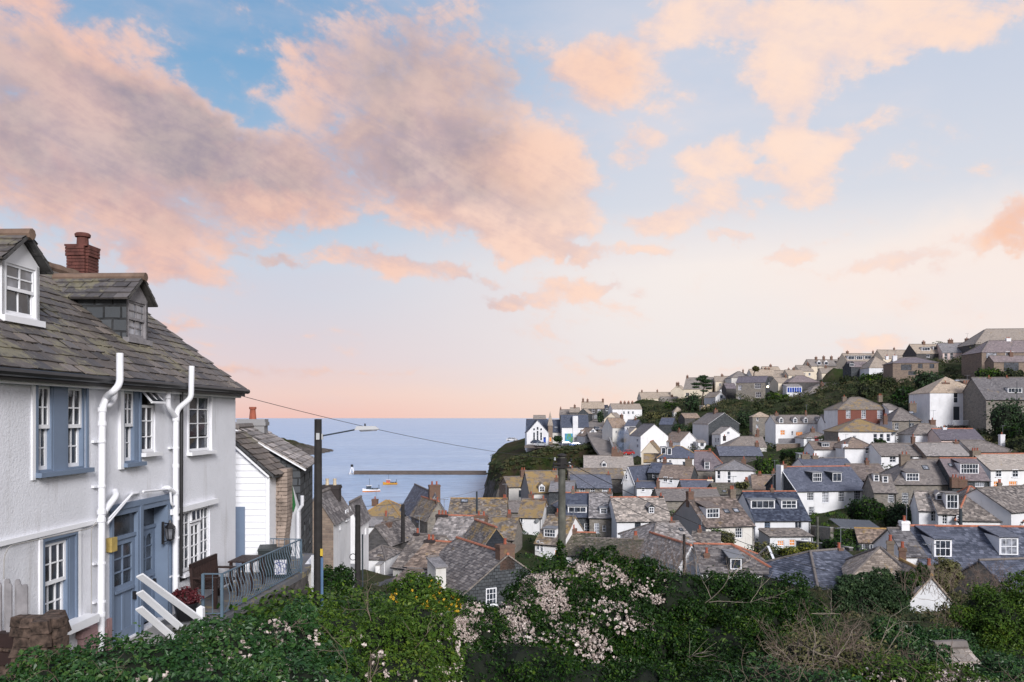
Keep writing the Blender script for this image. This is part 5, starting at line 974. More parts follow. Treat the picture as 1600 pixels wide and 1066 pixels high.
# roof deck, then every slate on the slope one sees
PIT = .77; rp = lambda s, v, h=0.: np.array([s, v-h*.61, HE+.14+PIT*v+h*.79])
rb = MB()
for sg in (1, -1):
    P = [(S0-.1, -.20, HE+.14-PIT*.20), (S1+.06, -.20, HE+.14-PIT*.20), (S1+.06, 3, HE+.14+PIT*3), (S0-.1, 3, HE+.14+PIT*3)]
    if sg < 0: P = [(x, 6-y, z) for x, y, z in P][::-1]
    rb.prism(P, (0, 0, -.1))
rb.build('roof', MATS['oldslate_roof'], LH)
U3 = np.array([1., 0, 0]); V3 = unit((0, 1, PIT)); N3 = np.cross(U3, V3); SLW, SLE = .385, .25
smesh = []
for i in range(10):
    r2 = random.Random(i); w = SLW*(.96-.1*(i % 3)); m_ = MB(); a = -w/2; b_ = w/2; t0, t1 = .02+r2.uniform(0, .018), .02+r2.uniform(0, .018); c1, c2 = r2.uniform(-.015, .015), r2.uniform(-.02, .015)
    m_.add([(a, c1, t0), (b_, c2, t1), (b_, SLE*1.25, .004), (a, SLE*1.25, .004), (a, c1, t0-.02), (b_, c2, t1-.02), (b_, SLE*1.25, -.006), (a, SLE*1.25, -.006), ((a+b_)/2, (c1+c2)/2-.012, (t0+t1)/2), ((a+b_)/2, (c1+c2)/2-.012, (t0+t1)/2-.02)],
           [(0, 8, 1, 2, 3), (4, 9, 8, 0), (9, 5, 1, 8), (5, 6, 2, 1), (0, 3, 7, 4)], (i*.37+.13) % 1)
    smesh.append(m_.mesh('slate', MATS['oldslate_slates']))
D1 = dict(s0=fs(2)+.0, s1=0, v=.78); 
nslate = 0
def slate_obj(parent, O, U, V, N, k, ang=0.):
    global nslate
    o = put('slate', smesh[k], parent); nslate += 1
    c, s_ = math.cos(ang), math.sin(ang); U2 = U*c+V*s_; V2 = V*c-U*s_
    M = Matrix(((U2[0], V2[0], N[0], O[0]), (U2[1], V2[1], N[1], O[1]), (U2[2], V2[2], N[2], O[2]), (0, 0, 0, 1))); o.matrix_local = M
SL = 3.2*math.hypot(1, PIT); base = np.array([S0, -.23, HE+.14-PIT*.23])+N3*.0
rest = MB()
for r in range(int(SL/SLE)+1):
    x = -.2-(SLW/2 if r % 2 else 0)
    while x < S1-S0+.1:
        vv = r*SLE; p = base+U3*(x+SLW/2)+V3*(vv-random.uniform(0, .02))+N3*.012
        if vv < SL-.1 and x+SLW < S1-S0+.25:
            vis = x > 2.2
            if vis and nslate < 298: slate_obj(LH, p, U3, V3, N3, random.randrange(10), random.uniform(-.012, .012))
            elif vis: h_ = N3*random.uniform(.012, .03); rest.hexa([p-U3*SLW*.47, p+U3*SLW*.47, p+U3*SLW*.47+V3*SLE*1.2, p-U3*SLW*.47+V3*SLE*1.2, p-U3*SLW*.47+h_, p+U3*SLW*.47+h_, p+U3*SLW*.47+V3*SLE*1.2, p-U3*SLW*.47+V3*SLE*1.2], random.random())
        x += SLW
slates_on(rest, [(S0-.1, -.3, HE+.135-PIT*.28), (S0+2.3, -.3, HE+.135-PIT*.28), (S0+2.3, 3, HE+.14+PIT*3), (S0-.1, 3, HE+.14+PIT*3)], .45, .3)
rest.build('slates', MATS['oldslate_slates'], LH, stuff=True)
rt = [MB().tube([(S0+i*.5, 3, RH+.0), (S0+i*.5+.48, 3, RH+.01)], [.13, .14], 8, tint=random.random()).build('ridge_tile', MATS['rusttile'], LH) for i in range(int((S1-S0)/.5))]
MB().box(S0, S1+.04, -.22, -.14, HE-.2, HE-.04).build('fascia', MATS['blackpaint'], LH)
MB().tube([(S0, -.275, HE-.1), (S1+.08, -.275, HE-.08)], .06, 8).build('gutter', MATS['gutterblack'], LH)
MB().box(S0, S1, -.139, -.002, HE-.24, HE-.1).build('soffit', MATS['whitepaint'], LH)
MB().box(S0, fs(152), -.055, -.002, fz(0, 853), fz(0, 845)).build('string_course', MATS['whitepaint'], LH)
MB().box(fs(262), fs(335), -.10, -.002, R_G[3]+.02, R_G[3]+.13).build('window_hood', MATS['whitepaint'], LH)
# ---- windows of the front
def bars(f, x0, x1, z0, z1, cs, rs, y=-.0, w=.022, dpt=.03, border=.045, y0=.05):
    f.box(x0, x0+border, y0, y0+dpt+.02, z0, z1); f.box(x1-border, x1, y0, y0+dpt+.02, z0, z1); f.box(x0+border, x1-border, y0, y0+dpt+.02, z0, z0+border*1.3); f.box(x0+border, x1-border, y0, y0+dpt+.02, z1-border, z1)
    for i in range(1, cs): x = x0+(x1-x0)*i/cs; f.box(x-w/2, x+w/2, y0+.004, y0+dpt, z0+border*1.3, z1-border)
    for i in range(1, rs): z = z0+(z1-z0)*i/rs; f.box(x0+border, x1-border, y0+.007, y0+dpt-.002, z-w/2, z+w/2)
def panes(parent, x0, x1, z0, z1, cs, rs, y=.085, mat='glass'):
    for i in range(cs):
        for j in range(rs):
            a = x0+(x1-x0)*i/cs+.012; b = x0+(x1-x0)*(i+1)/cs-.012; c = z0+(z1-z0)*j/rs+.012; d = z0+(z1-z0)*(j+1)/rs-.012
            t = random.uniform(-.004, .004)
            MB().hexa([(a, y+t, c), (b, y-t, c), (b, y-t+.006, c), (a, y+t+.006, c), (a, y-t, d), (b, y+t, d), (b, y+t+.006, d), (a, y-t+.006, d)]).build('pane', MATS[mat], parent)
def sash(parent, x0, x1, z0, z1, cs, rs, surround=None, sill=None, name='sash_window', split=.5, mat='glass'):
    """a hung sash: upper sash in front, lower one behind, in its painted box"""
    e = thing_part(name, parent)
    bx = .05; zm = z0+(z1-z0)*split
    f = MB(); bars(f, x0+bx, x1-bx, zm-.02, z1-bx, cs, rs, y0=.03); f.build('upper_sash', MATS['whitepaint'], e)
    f = MB(); bars(f, x0+bx, x1-bx, z0+.03, zm+.02, cs, rs, y0=.075); f.build('lower_sash', MATS['whitepaint'], e)
    panes(e, x0+bx+.03, x1-bx-.03, zm, z1-bx-.03, cs, rs, .05, mat); panes(e, x0+bx+.03, x1-bx-.03, z0+.07, zm-.01, cs, rs, .098, mat)
    b = MB(); b.box(x0, x0+bx, .005, .15, z0, z1); b.box(x1-bx, x1, .005, .15, z0, z1); b.box(x0+bx, x1-bx, .005, .15, z1-bx, z1); b.box(x0+bx, x1-bx, .005, .15, z0, z0+.03)
    b.build('box_frame', MATS[surround or 'whitepaint'], e)
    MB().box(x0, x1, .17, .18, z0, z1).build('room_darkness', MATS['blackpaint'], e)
    return e
def thing_part(name, parent):
    o = bpy.data.objects.new(name, None); COL.objects.link(o); o.parent = parent; o.empty_display_size = .1; return o
def sill(parent, x0, x1, z, mat, t=.07, out=.12): MB().box(x0-.07, x1+.07, -out, .05, z-t, z).build('sill', MATS[mat], parent)
def trim(parent, x0, x1, z0, z1, w=.09, mat='whitepaint', name='architrave'):
    t = MB(); t.box(x0-w, x0, -.03, -.002, z0, z1+w); t.box(x1, x1+w, -.03, -.002, z0, z1+w); t.box(x0, x1, -.03, -.002, z1, z1+w); t.build(name, MATS[mat], parent)
a0, a1, zb, zt = R_A; k = (a1-a0)/75.7
sash(LH, a0+.0, a0+25*k, zb, zt, 2, 2, 'bluegrey'); sash(LH, a0+45*k, a1, zb, zt, 2, 2, 'bluegrey')
MB().box(a0+25*k, a0+45*k, .0, .1, zb, zt).build('blue_mullion', MATS['bluegrey'], LH); trim(LH, a0, a1, zb, zt, .06, 'bluegrey', 'blue_surround'); sill(LH, a0, a1, zb, 'bluegrey')
MB().box(a0-.14, a0-.065, -.03, -.002, zb-.1, zt+.16).box(a0-.065, a1+.16, -.03, -.002, zt+.065, zt+.16).build('architrave', MATS['whitepaint'], LH)
a0, a1, zb, zt = R_B; sash(LH, a0, a1-.1, zb, zt, 2, 2, 'bluegrey'); MB().box(a1-.1, a1, 0, .1, zb, zt).build('blue_mullion', MATS['bluegrey'], LH); trim(LH, a0, a1, zb, zt, .05, 'bluegrey', 'blue_surround'); sill(LH, a0, a1, zb, 'bluegrey')
MB().box(a0-.17, a0-.055, -.05, -.002, zb-.1, zt+.2).box(a0-.055, a1+.1, -.05, -.002, zt+.055, zt+.12).build('architrave', MATS['whitepaint'], LH)
def casement(parent, r, lights, cs, rs, vent=None, mat='glass', lit=None):
    x0, x1, z0, z1 = r; e = thing_part('casement_window', parent); w = (x1-x0)/lights
    for i in range(lights):
        f = MB(); a, b = x0+i*w, x0+(i+1)*w; zt_ = z1
        if vent and i in vent: zt_ = z1-(z1-z0)*.24
        bars(f, a+.005, b-.005, z0, zt_, cs, rs if zt_ == z1 else rs-1, y0=.03, border=.05); f.build('casement', MATS['whitepaint'], e)
        panes(e, a+.04, b-.04, z0+.05, zt_-.04, cs, rs if zt_ == z1 else rs-1, .055, 'litglass' if lit == i else mat)
        if zt_ != z1:
            f = MB(); tilt = .10 if len(vent) == 1 and lights == 1 else .0; o = MB()
            f.hexa([(a, -.01-tilt*2, zt_+.07), (b, -.01-tilt*2, zt_+.07), (b, .03-tilt*2, zt_+.07), (a, .03-tilt*2, zt_+.07), (a, -.01-tilt*2, zt_+.03), (b, -.01-tilt*2, zt_+.03), (b, .03-tilt*2, zt_+.03), (a, .03-tilt*2, zt_+.03)])
            for q in (a, b-.04, (a+b)/2-.012): f.hexa([(q, -.01-tilt*2, zt_+.05), (q+.035, -.01-tilt*2, zt_+.05), (q+.035, .03-tilt*2, zt_+.05), (q, .03-tilt*2, zt_+.05), (q, .0, z1), (q+.035, .0, z1), (q+.035, .04, z1), (q, .04, z1)])
            f.box(a, b, 0, .04, z1-.04, z1+.0); f.build('vent_light', MATS['whitepaint'], e)
            MB().hexa([(a+.03, .0-tilt*2, zt_+.07), (b-.03, .0-tilt*2, zt_+.07), (b-.03, .006-tilt*2, zt_+.07), (a+.03, .006-tilt*2, zt_+.07), (a+.03, .01, z1-.03), (b-.03, .01, z1-.03), (b-.03, .016, z1-.03), (a+.03, .016, z1-.03)]).build('pane', MATS[mat], e)
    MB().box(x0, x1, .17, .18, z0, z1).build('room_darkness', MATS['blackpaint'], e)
casement(LH, R_C, 1, 2, 4, (0,)); sill(LH, R_C[0], R_C[1], R_C[2], 'whitepaint')
casement(LH, R_D, 1, 2, 4, None); sill(LH, R_D[0], R_D[1], R_D[2], 'whitepaint'); trim(LH, *R_D, .05)
casement(LH, R_G, 3, 2, 5, (1,)); sill(LH, R_G[0], R_G[1], R_G[2], 'whitepaint')
a0, a1, zb, zt = R_E; sash(LH, a0, a1-.14, zb, zt, 3, 2, 'bluegrey'); MB().box(a1-.14, a1, 0, .1, zb, zt).build('blue_mullion', MATS['bluegrey'], LH); trim(LH, a0, a1, zb, zt, .045, 'bluegrey', 'blue_surround'); sill(LH, a0, a1+.2, zb, 'whitepaint', .13, .25)
MB().box(a0-.12, a0-.05, -.03, -.002, zb, zt+.1).box(a0-.05, a1+.13, -.03, -.002, zt+.05, zt+.12).box(a1+.05, a1+.13, -.03, -.002, zb, zt+.05).build('architrave', MATS['whitepaint'], LH)
# ---- the pair of blue doors
def door(parent, r, glass_cols, rows, recess, arch=False):
    x0, x1, z0, z1 = r; e = thing_part('door', parent); y = recess; fr = MB()
    fr.box(x0, x0+.08, -.04, y+.12, z0, z1); fr.box(x1-.08, x1, -.04, y+.12, z0, z1); fr.box(x0+.08, x1-.08, -.04, y+.12, z1-.1, z1); tz = z1-.48; fr.box(x0+.08, x1-.08, y-.03, y+.1, tz-.06, tz)
    fr.build('door_frame', MATS['bluegrey'], e)
    MB().box(x0+.08, x1-.08, y+.02, y+.03, tz, z1-.1).build('pane', MATS['glass'], e)
    d0, d1 = x0+.08, x1-.08; gb = tz-.16-.72; lf = MB(); lf.box(d0, d0+.1, y, y+.06, z0, tz-.06); lf.box(d1-.1, d1, y, y+.06, z0, tz-.06); lf.box(d0+.1, d1-.1, y, y+.06, tz-.16, tz-.06); lf.box(d0+.1, d1-.1, y+.001, y+.06, gb-.14, gb); lf.box(d0+.1, d1-.1, y+.02, y+.05, z0, gb-.14)
    lf.box(d0+.1, d1-.1, y, y+.02, z0, z0+.18); lf.box(d0+.1, d1-.1, y-.04, y, gb-.12, gb-.07); lf.box((d0+d1)/2-.035, (d0+d1)/2+.035, y+.0, y+.02, z0+.18, gb-.14)
    for i in range(1, glass_cols): x = d0+.1+(d1-d0-.2)*i/glass_cols; lf.box(x-.012, x+.012, y+.005, y+.05, gb, tz-.16)
    for i in range(1, rows): z = gb+(tz-.16-gb)*i/rows; lf.box(d0+.1, d1-.1, y+.008, y+.048, z-.012, z+.012)
    if arch:
        n = glass_cols; w = (d1-d0-.2)/n
        for i in range(n):
            cx = d0+.1+w*(i+.5); 
            for sx in (-1, 1): lf.prism([(cx+sx*w/2, y+.003, tz-.16), (cx+sx*w/2, y+.003, tz-.16-w*.5), (cx+sx*w*.35, y+.003, tz-.16-w*.18), (cx, y+.003, tz-.16)], (0, .04, 0))
    lf.build('door_leaf', MATS['bluegrey'], e)
    panes(e, d0+.1, d1-.1, gb, tz-.16, glass_cols, rows, y+.03)
    MB().box(d1-.09, d1-.04, y-.05, y, gb-.34, gb-.2).build('door_handle', MATS['blackpaint'], e)
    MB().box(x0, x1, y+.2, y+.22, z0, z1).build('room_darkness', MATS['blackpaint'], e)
    return e
door(LH, R_F1, 2, 3, .02); door(LH, R_F2, 3, 3, .22, True)
MB().box(R_F1[0]-.05, R_F2[1]+.06, -.06, -.002, R_F1[3], R_F1[3]+.1).box(R_F2[1], R_F2[1]+.09, -.05, .15, 0, R_F1[3]).box(R_F1[1]-.02, R_F2[0]+.02, -.06, .1, 0, R_F1[3]).build('door_surround', MATS['bluegrey'], LH)
MB().box(R_F1[0]-.1, R_F2[1]+.2, -.55, .1, -.14, .0).box(R_F1[0]-.1, R_F2[1]+.3, -.9, -.55, -.3, -.15).build('doorstep', MATS['concrete'], LH)
# ---- dormers of the front roof
def big_dormer(sa, sb, v, zt, za, cheek, face, white, label=None, cs=2, rs=2, op=True, vb=3.4):
    zb_ = HE+.14+PIT*v; e = thing_part('dormer', LH)
    if label: e['label'] = label
    W_ = sb-sa; m1 = MB(); back = min(v+(zt-zb_)/PIT, 3.)
    for x in (sa, sb):
        m1 = MB(); q = x if x == sa else x-.06; m1.prism([(q, v, zb_-.1), (q, back, HE+.14+PIT*back-.05), (q, back, zt), (q, v, zt)], (.06, 0, 0)); m1.build('cheek', MATS[cheek], e)
    f = MB(); x0, x1 = sa+.1, sb-.1; z0, z1 = zb_+.16, zt-.06
    wall_holes(f, (sa, v, 0), (1, 0, 0), (0, -1, 0), W_, zt, [(x0-sa, x1-sa, z0, z1)], .1, zb_-.12)
    f.prism([(sa, v-.0, zt), (sb, v-.0, zt), ((sa+sb)/2, v-.0, za-.04)], (0, .05, 0)); f.build('dormer_face', MATS[face], e)
    b = MB(); bars(b, x0, x1, (z0+z1)/2-.02, z1, cs, rs if op else rs, y0=v+.02, border=.04); bars(b, x0, x1, z0, (z0+z1)/2+.02, cs, 1 if op else rs, y0=v+.05, border=.04); b.build('window_frame', MATS['whitepaint' if white else 'greywood'], e)
    panes(e, x0+.03, x1-.03, z0+.03, (z0+z1)/2, cs, 1 if op else rs, v+.07, 'netglass' if not white else 'glass'); panes(e, x0+.03, x1-.03, (z0+z1)/2, z1-.03, cs, 1 if op else rs, v+.045, 'netglass')
    MB().box(sa-.04, sb+.04, v-.08, v+.05, zb_+.02, zb_+.12).build('sill', MATS['whitepaint' if white else 'greywood'], e)
    xm = (sa+sb)/2; r = MB(); sl = MB(); vr = min(v+(za-zb_)/PIT, 3.02)
    for sx in (-1, 1):
        xe = xm+sx*(W_/2+.13); ze_ = zt-.08; P = [(xe, v-.14, ze_), (xe, back+.1, ze_), (xm, vr, za), (xm, v-.14, za)]
        if sx > 0: P = P[::-1]; 
        n = unit(np.cross(np.array(P[1])-P[0], np.array(P[2])-P[0])); n = n if n[2] > 0 else -n
        r.prism(P, n*.045); Q = [(xe, back+.1, ze_), (xe, v-.14, ze_), (xm, v-.14, za), (xm, vr, za)] if sx < 0 else [(xe, v-.14, ze_), (xe, back+.1, ze_), (xm, vr, za), (xm, v-.14, za)]
        slates_on(sl, [np.array(p)+n*.05 for p in Q], .36, .2)
    r.build('dormer_roof', MATS['oldslate_roof'], e); sl.build('slates', MATS['oldslate_slates'], e, stuff=True)
    MB().tube([(xm, v-.18, za+.05), (xm, vr, za+.05)], .09, 8).build('ridge_tile', MATS['rusttile'], e)
    return e
fsv = lambda px, v: ((v+7.5)/((800-px)/F+.04)-FY0)/FE[1]
big_dormer(fsv(1, .78), fsv(60, .78), .78, 2.46-FZ, 2.86-FZ, 'white', 'whitepaint', True)
big_dormer(fsv(196, .82), fsv(230, .82), .82, 2.42-FZ, 2.83-FZ, 'slatehung', 'greywood', False, 'weathered slate-clad dormer with a narrow grey-framed window', rs=2, op=False)
# ---- brick chimney, brick by brick
ck = thing_part('chimney', LH); cs0 = (18.1-FY0); bm = []
for i in range(5): bm.append(MB().box(-.1, .1, -.05, .05, 0, .062, tint=i/4).mesh('brick', MATS.get('brickface') or flat('brickface', (.115, .042, .034), .85, .35, 5., bump=.5)))
zc = 2.7-FZ; nb = 0; cw, cdp = .44, .40
MB().box(cs0-cw/2+.03, cs0+cw/2-.03, 3-cdp/2+.03, 3+cdp/2-.03, RH-.4, 3.88-FZ).build('mortar_core', MATS['concrete'], ck)
for r in range(16):
    z = zc+r*.073; ex_ = .03 if r >= 13 else 0
    if z > 3.86-FZ: break
    for (p, q, ln, yw) in (((cs0-cw/2, 3-cdp/2), (1, 0), cw, 0), ((cs0+cw/2, 3-cdp/2), (0, 1), cdp, math.pi/2), ((cs0-cw/2, 3-cdp/2), (0, 1), cdp, math.pi/2), ((cs0-cw/2, 3+cdp/2), (1, 0), cw, 0)):
        n = 2; eds = [k_/n for k_ in range(n+1)] if r % 2 else [0]+[(k_+.5)/n for k_ in range(n)]+[1]
        for ea, eb in zip(eds, eds[1:]):
            t = (ea+eb)/2*ln
            off = -ex_ if p[1] < 3 and q[0] else ex_
            bo = put('brick', bm[random.randrange(5)], ck, (p[0]+q[0]*t+(0 if q[0] else (.0+ex_)*(1 if p[0] > cs0 else -1)), p[1]+q[1]*t+(off if q[0] else 0), z), yw); bo.scale = ((eb-ea)*ln/.2*.965+(.0), 1, 1)
MB().box(cs0-cw/2-.06, cs0+cw/2+.06, 3-cdp/2-.06, 3+cdp/2+.06, 3.86-FZ, 3.9-FZ).build('capping', MATS['brickface'], ck)
MB().lathe((cs0, 3, 3.9-FZ), [(.13, 0), (.12, .2), (.16, .21), (.17, .27), (.14, .3), (.08, .3)], 14).build('chimney_pot', MATS['brickface'], ck)
# ---- pipes on the front
def ppt(px, py, out=.12):
    Y = (F*(7.5-out))/(850-px); return (float((Y-FY0)/FE[1]), -out, -(py-HY)/F*Y-FZ)
def pipe(name, pts, r, mat='pvcwhite', collars=(), out=.12):
    P = [ppt(*p) if len(p) == 2 else ppt(*p) for p in pts]; Q = [P[0]]
    for i in range(1, len(P)-1):       # rounded bends
        a, b, c = map(np.array, (P[i-1], P[i], P[i+1])); t = min(.09, np.linalg.norm(a-b)*.45, np.linalg.norm(c-b)*.45)
        p0 = b+unit(a-b)*t; p1 = b+unit(c-b)*t
        for k in range(5): u = k/4; Q.append(p0*(1-u)**2+2*b*u*(1-u)+p1*u*u)
    Q.append(P[-1]); o = MB().tube(Q, r, 12).build(name, MATS[mat], LH, smooth=True)
    for c in collars:
        q = np.array(ppt(*c)); MB().tube([q-(0, 0, .035), q+(0, 0, .035)], r*1.22, 12).build('pipe_collar', MATS[mat], o)
    return o
pipe('soil_pipe', [(158, 1016), (160, 640), (166, 620), (178, 612, .38), (188, 600, .41), (188, 552, .41)], .057, collars=[(160, 640), (160, 662), (159, 800), (158.6, 812), (158.2, 960)])
for px, pys in ((159, (690, 760, 880, 940)), (275, (700, 840, 900))):
    for py in pys: q = ppt(px, py); MB().box(q[0]-.1, q[0]+.1, -.05, -.002, q[2]-.02, q[2]+.02).tube([(q[0], q[1], q[2]-.018), (q[0], q[1], q[2]+.018)], .068, 12).build('pipe_bracket', MATS['pvcwhite'], LH)
pipe('branch_pipe', [(160, 634), (172, 634), (180, 622), (180, 600), (170, 596)], .05)
pipe('waste_pipe', [(163, 800), (170, 790), (182, 775), (180, 768, .02)], .055)
pipe('soil_pipe', [(274, 940), (275, 660), (277, 640), (299, 622, .38), (300, 572, .40)], .055, collars=[(275, 655), (275, 728), (275, 810), (274, 770)])
pipe('branch_pipe', [(276, 654), (263, 636), (262, 606)], .05, collars=[(262, 620)])
pipe('waste_pipe', [(276, 772), (262, 762), (256, 764, .02)], .05)
pipe('waste_pipe', [(224, 768), (266, 764), (268, 790), (276, 790)], .022)
pipe('overflow_pipe', [(168, 818), (206, 772), (216, 771, .01)], .022); pipe('overflow_pipe', [(170, 811), (200, 778), (207, 770, .01)], .018)
pipe('black_downpipe', [(283, 900), (284, 606), (288, 600)], .035, 'gutterblack')
pipe('grey_cable', [(6, 905), (7, 868), (15, 853), (140, 826), (152, 818)], .008, 'concrete', out=.02)
pipe('grey_cable', [(143, 960), (143, 826), (150, 816)], .008, 'concrete', out=.02)
bx = thing_part('meter_box', LH); q = ppt(172, 851, .02)
MB().box(q[0]-.09, q[0]+.09, -.1, -.002, q[2]-.12, q[2]+.12).build('brass_box', MATS['brass'], bx)
MB().box(fs(166), fs(171), -.05, -.002, -.35, .55).build('stone_quoin', MATS['purplestone'], LH)
st = MB(); random.seed(5)
for i in range(9):
    for j in range(3): a = fs(118)+j*.24+(i % 2)*.05; MB().box(a, a+.22, -.10-random.random()*.03, -.002, -.5+i*.12, -.5+i*.12+.11).build('base_stone', MATS['purplestone'], LH) if -.5+i*.12 < .75-j*.08 else None
# ---- lantern, name plate
def FW(px, py, out): s, o, z = ppt(px, py, out); return Vector((FO[0], FO[1], FO[2]))+Matrix.Rotation(FYAW, 3, 'Z')@Vector((s, o, z))
ln = thing('wall_lantern', 'black carriage lantern on the white wall right of the blue doors', 'lantern', FW(266, 852, .16), FYAW)
MB().lathe((0, 0, .08), [(.03, 0), (.05, .02), (.075, .05)], 6).lathe((0, 0, .34), [(.10, 0), (.10, .02), (.03, .1), (.012, .16)], 6).build('lantern_caps', MATS['blackpaint'], ln)
f = MB()
for k in range(6): a = 2*math.pi*k/6; f.beam((.07*math.cos(a), .07*math.sin(a), .12), (.095*math.cos(a), .095*math.sin(a), .35), .012)
f.build('lantern_frame', MATS['blackpaint'], ln); MB().lathe((0, 0, .13), [(.062, 0), (.085, .2)], 6).build('lantern_glass', MATS['netglass'], ln)
MB().beam((0, .0, .1), (0, .16, .06), .02).beam((0, 0, .42), (0, .16, .44), .02).box(-.03, .03, .13, .158, .02, .46).build('bracket', MATS['blackpaint'], ln)
tag(MB().box(-.16, .16, -.012, 0, -.05, .05).build('name_plate', MATS['blackpaint'], None, loc=FW(286.5, 903, .014), yaw=FYAW), 'small dark slate name plate on the white wall below the paned window', 'name plate')
# ---- terrace, railing, bench and bins
TZ = -3.98
def slab(name, pts, z0, z1, mat): o = MB().prism([(x, y, z0) for x, y in pts], (0, 0, z1-z0)).build(name, mat); return o
sf = newmat('flagstones'); m_, nt_, b_ = sf
t_ = nd(nt_, 'ShaderNodeTexVoronoi'); t_.inputs['Scale'].default_value = 2.6; g_ = nd(nt_, 'ShaderNodeNewGeometry'); nt_.links.new(g_.outputs['Position'], t_.inputs['Vector'])
nt_.links.new(ncol(nt_, nmap(nt_, nnoise(nt_, 4, 4, .6), .55, .62), ncol(nt_, t_.outputs['Color'], (.10, .105, .12), (.16, .16, .17)), (.26, .22, .13)), b_.inputs['Base Color']); b_.inputs['Roughness'].default_value = .75
o = slab('terrace', [(-6.95, 15.3), (-5.72, 15.7), (-5.35, 20.9), (-5.6, 23.5), (-8, 23.5), (-6.75, 19.3)], TZ-.14, TZ, m_); o['kind'] = 'structure'
rw = thing('retaining_wall', 'rough dark rubble wall holding up the terrace under the bowed railing', 'wall', (-5.6, 16, TZ-1.6))
rng2 = random.Random(3)
stones = []
for i in range(6):
    v = MB(); s = rng2; v.hexa([(-.5+s.uniform(-.06, .06), 0+s.uniform(-.1, .1), 0), (.5+s.uniform(-.06, .06), 0+s.uniform(-.1, .1), 0), (.5, .6, 0), (-.5, .6, 0), (-.46+s.uniform(-.08, .05), .05, 1), (.46+s.uniform(-.05, .08), .05, .95), (.5, .6, 1), (-.5, .6, 1)], tint=i/5); stones.append(v.mesh('stone', MATS.get('rubble') or flat('rubble', (.075, .068, .065), .9, .55, 4., bump=.8)))
def rubble(parent, a, b, z0, z1, rows, w=.26, mats=stones):
    a = np.array(a, float); b = np.array(b, float); L_ = np.linalg.norm(b-a); yw = math.atan2(b[1]-a[1], b[0]-a[0]); h = (z1-z0)/rows
    pl = parent.location
    for r in range(rows):
        x = -rng2.random()*w
        while x < L_:
            ww = w*rng2.uniform(.6, 1.4); c = a+(b-a)*(min(max(x+ww/2, 0), L_)/L_); o = put('stone', mats[rng2.randrange(len(mats))], parent, (c[0]-pl[0], c[1]-pl[1], z0+r*h-pl[2]), yw); o.scale = (ww*.96, .3, h*.95); x += ww
rubble(rw, (-5.70, 16.0), (-5.33, 20.9), TZ-1.5, TZ-.15, 10, .28)
MB().prism([(-.1, .12, 0), (.27, 4.9, 0), (.05, 4.9, 0), (-.3, .12, 0)], (0, 0, 1.45)).build('backing', MATS['rubble'], rw)
rl = thing('terrace_railing', 'blue-grey metal railing with bowed balusters along the terrace edge', 'railing', (-5.8, 16, TZ))
def RB(m, n): return m.build(n, MATS['railpaint'] if 'railpaint' in MATS else flat('railpaint', (.10, .15, .20), .5, .15, 5.), rl)
Pn = [(-.38, 0), (0, 0), (.38, 4.55), (-.8, 4.7)]; 
for (x, y) in Pn[:3]: RB(MB().box(x-.025, x+.025, y-.025, y+.025, 0, .86), 'post')
for a, b in zip(Pn, Pn[1:]):
    RB(MB().beam((*a, .86), (*b, .86), .045, .02), 'top_rail'); RB(MB().beam((*a, .07), (*b, .07), .03, .015), 'bottom_rail')
    Ln = math.dist(a, b); n = int(Ln/.145); d = unit((b[0]-a[0], b[1]-a[1], 0)); nn = np.array([d[1], -d[0], 0])
    for i in range(1, n):
        p = np.array([a[0]+(b[0]-a[0])*i/n, a[1]+(b[1]-a[1])*i/n, 0]); bow = .11 if Ln > 2 else 0
        RB(MB().tube([p+nn*bow*math.sin(math.pi*min(1, max(0, t*1.25)))*(1-t*.3)+(0, 0, .07+.79*t) for t in [k/7 for k in range(8)]], .008, 5), 'baluster')
bn = thing('garden_bench', 'dark brown slatted wooden bench standing against the white wall on the terrace', 'bench', (-6.42, 17.3, TZ), FYAW)
BW = MATS['darkwood']
for sx in (-.62, .62):
    MB().box(sx-.035, sx+.035, -.30, -.24, 0, .62).build('leg', BW, bn); MB().beam((sx, .18, 0), (sx, .26, .92), .06, .06, up=(1, 0, 0)).build('leg', BW, bn); MB().box(sx-.045, sx+.045, -.33, .22, .62, .655).build('armrest', BW, bn)
for i in range(5): MB().box(-.6, .6, -.28+i*.1, -.2+i*.1, .40, .425).build('seat_slat', BW, bn)
for i in range(15): x = -.57+i*.0815; MB().beam((x, .205, .47), (x, .24, .86), .035, .02, up=(1, 0, 0)).build('back_slat', BW, bn)
MB().beam((-.65, .245, .89), (.65, .245, .89), .05, .09).build('top_rail', BW, bn); MB().beam((-.6, .2, .45), (.6, .2, .45), .04, .06).build('lower_rail', BW, bn)
tb = thing('patio_table', 'dark slatted patio table between the bench and the wheelie bin', 'table', (-6.2, 18.75, TZ), FYAW)
for i in range(6): MB().box(-.45, .45, -.3+i*.1, -.21+i*.1, .66, .69).build('table_slat', BW, tb)
for sx in (-.38, .38):
    for sy in (-.24, .24): MB().box(sx-.03, sx+.03, sy-.03, sy+.03, 0, .66).build('leg', BW, tb)
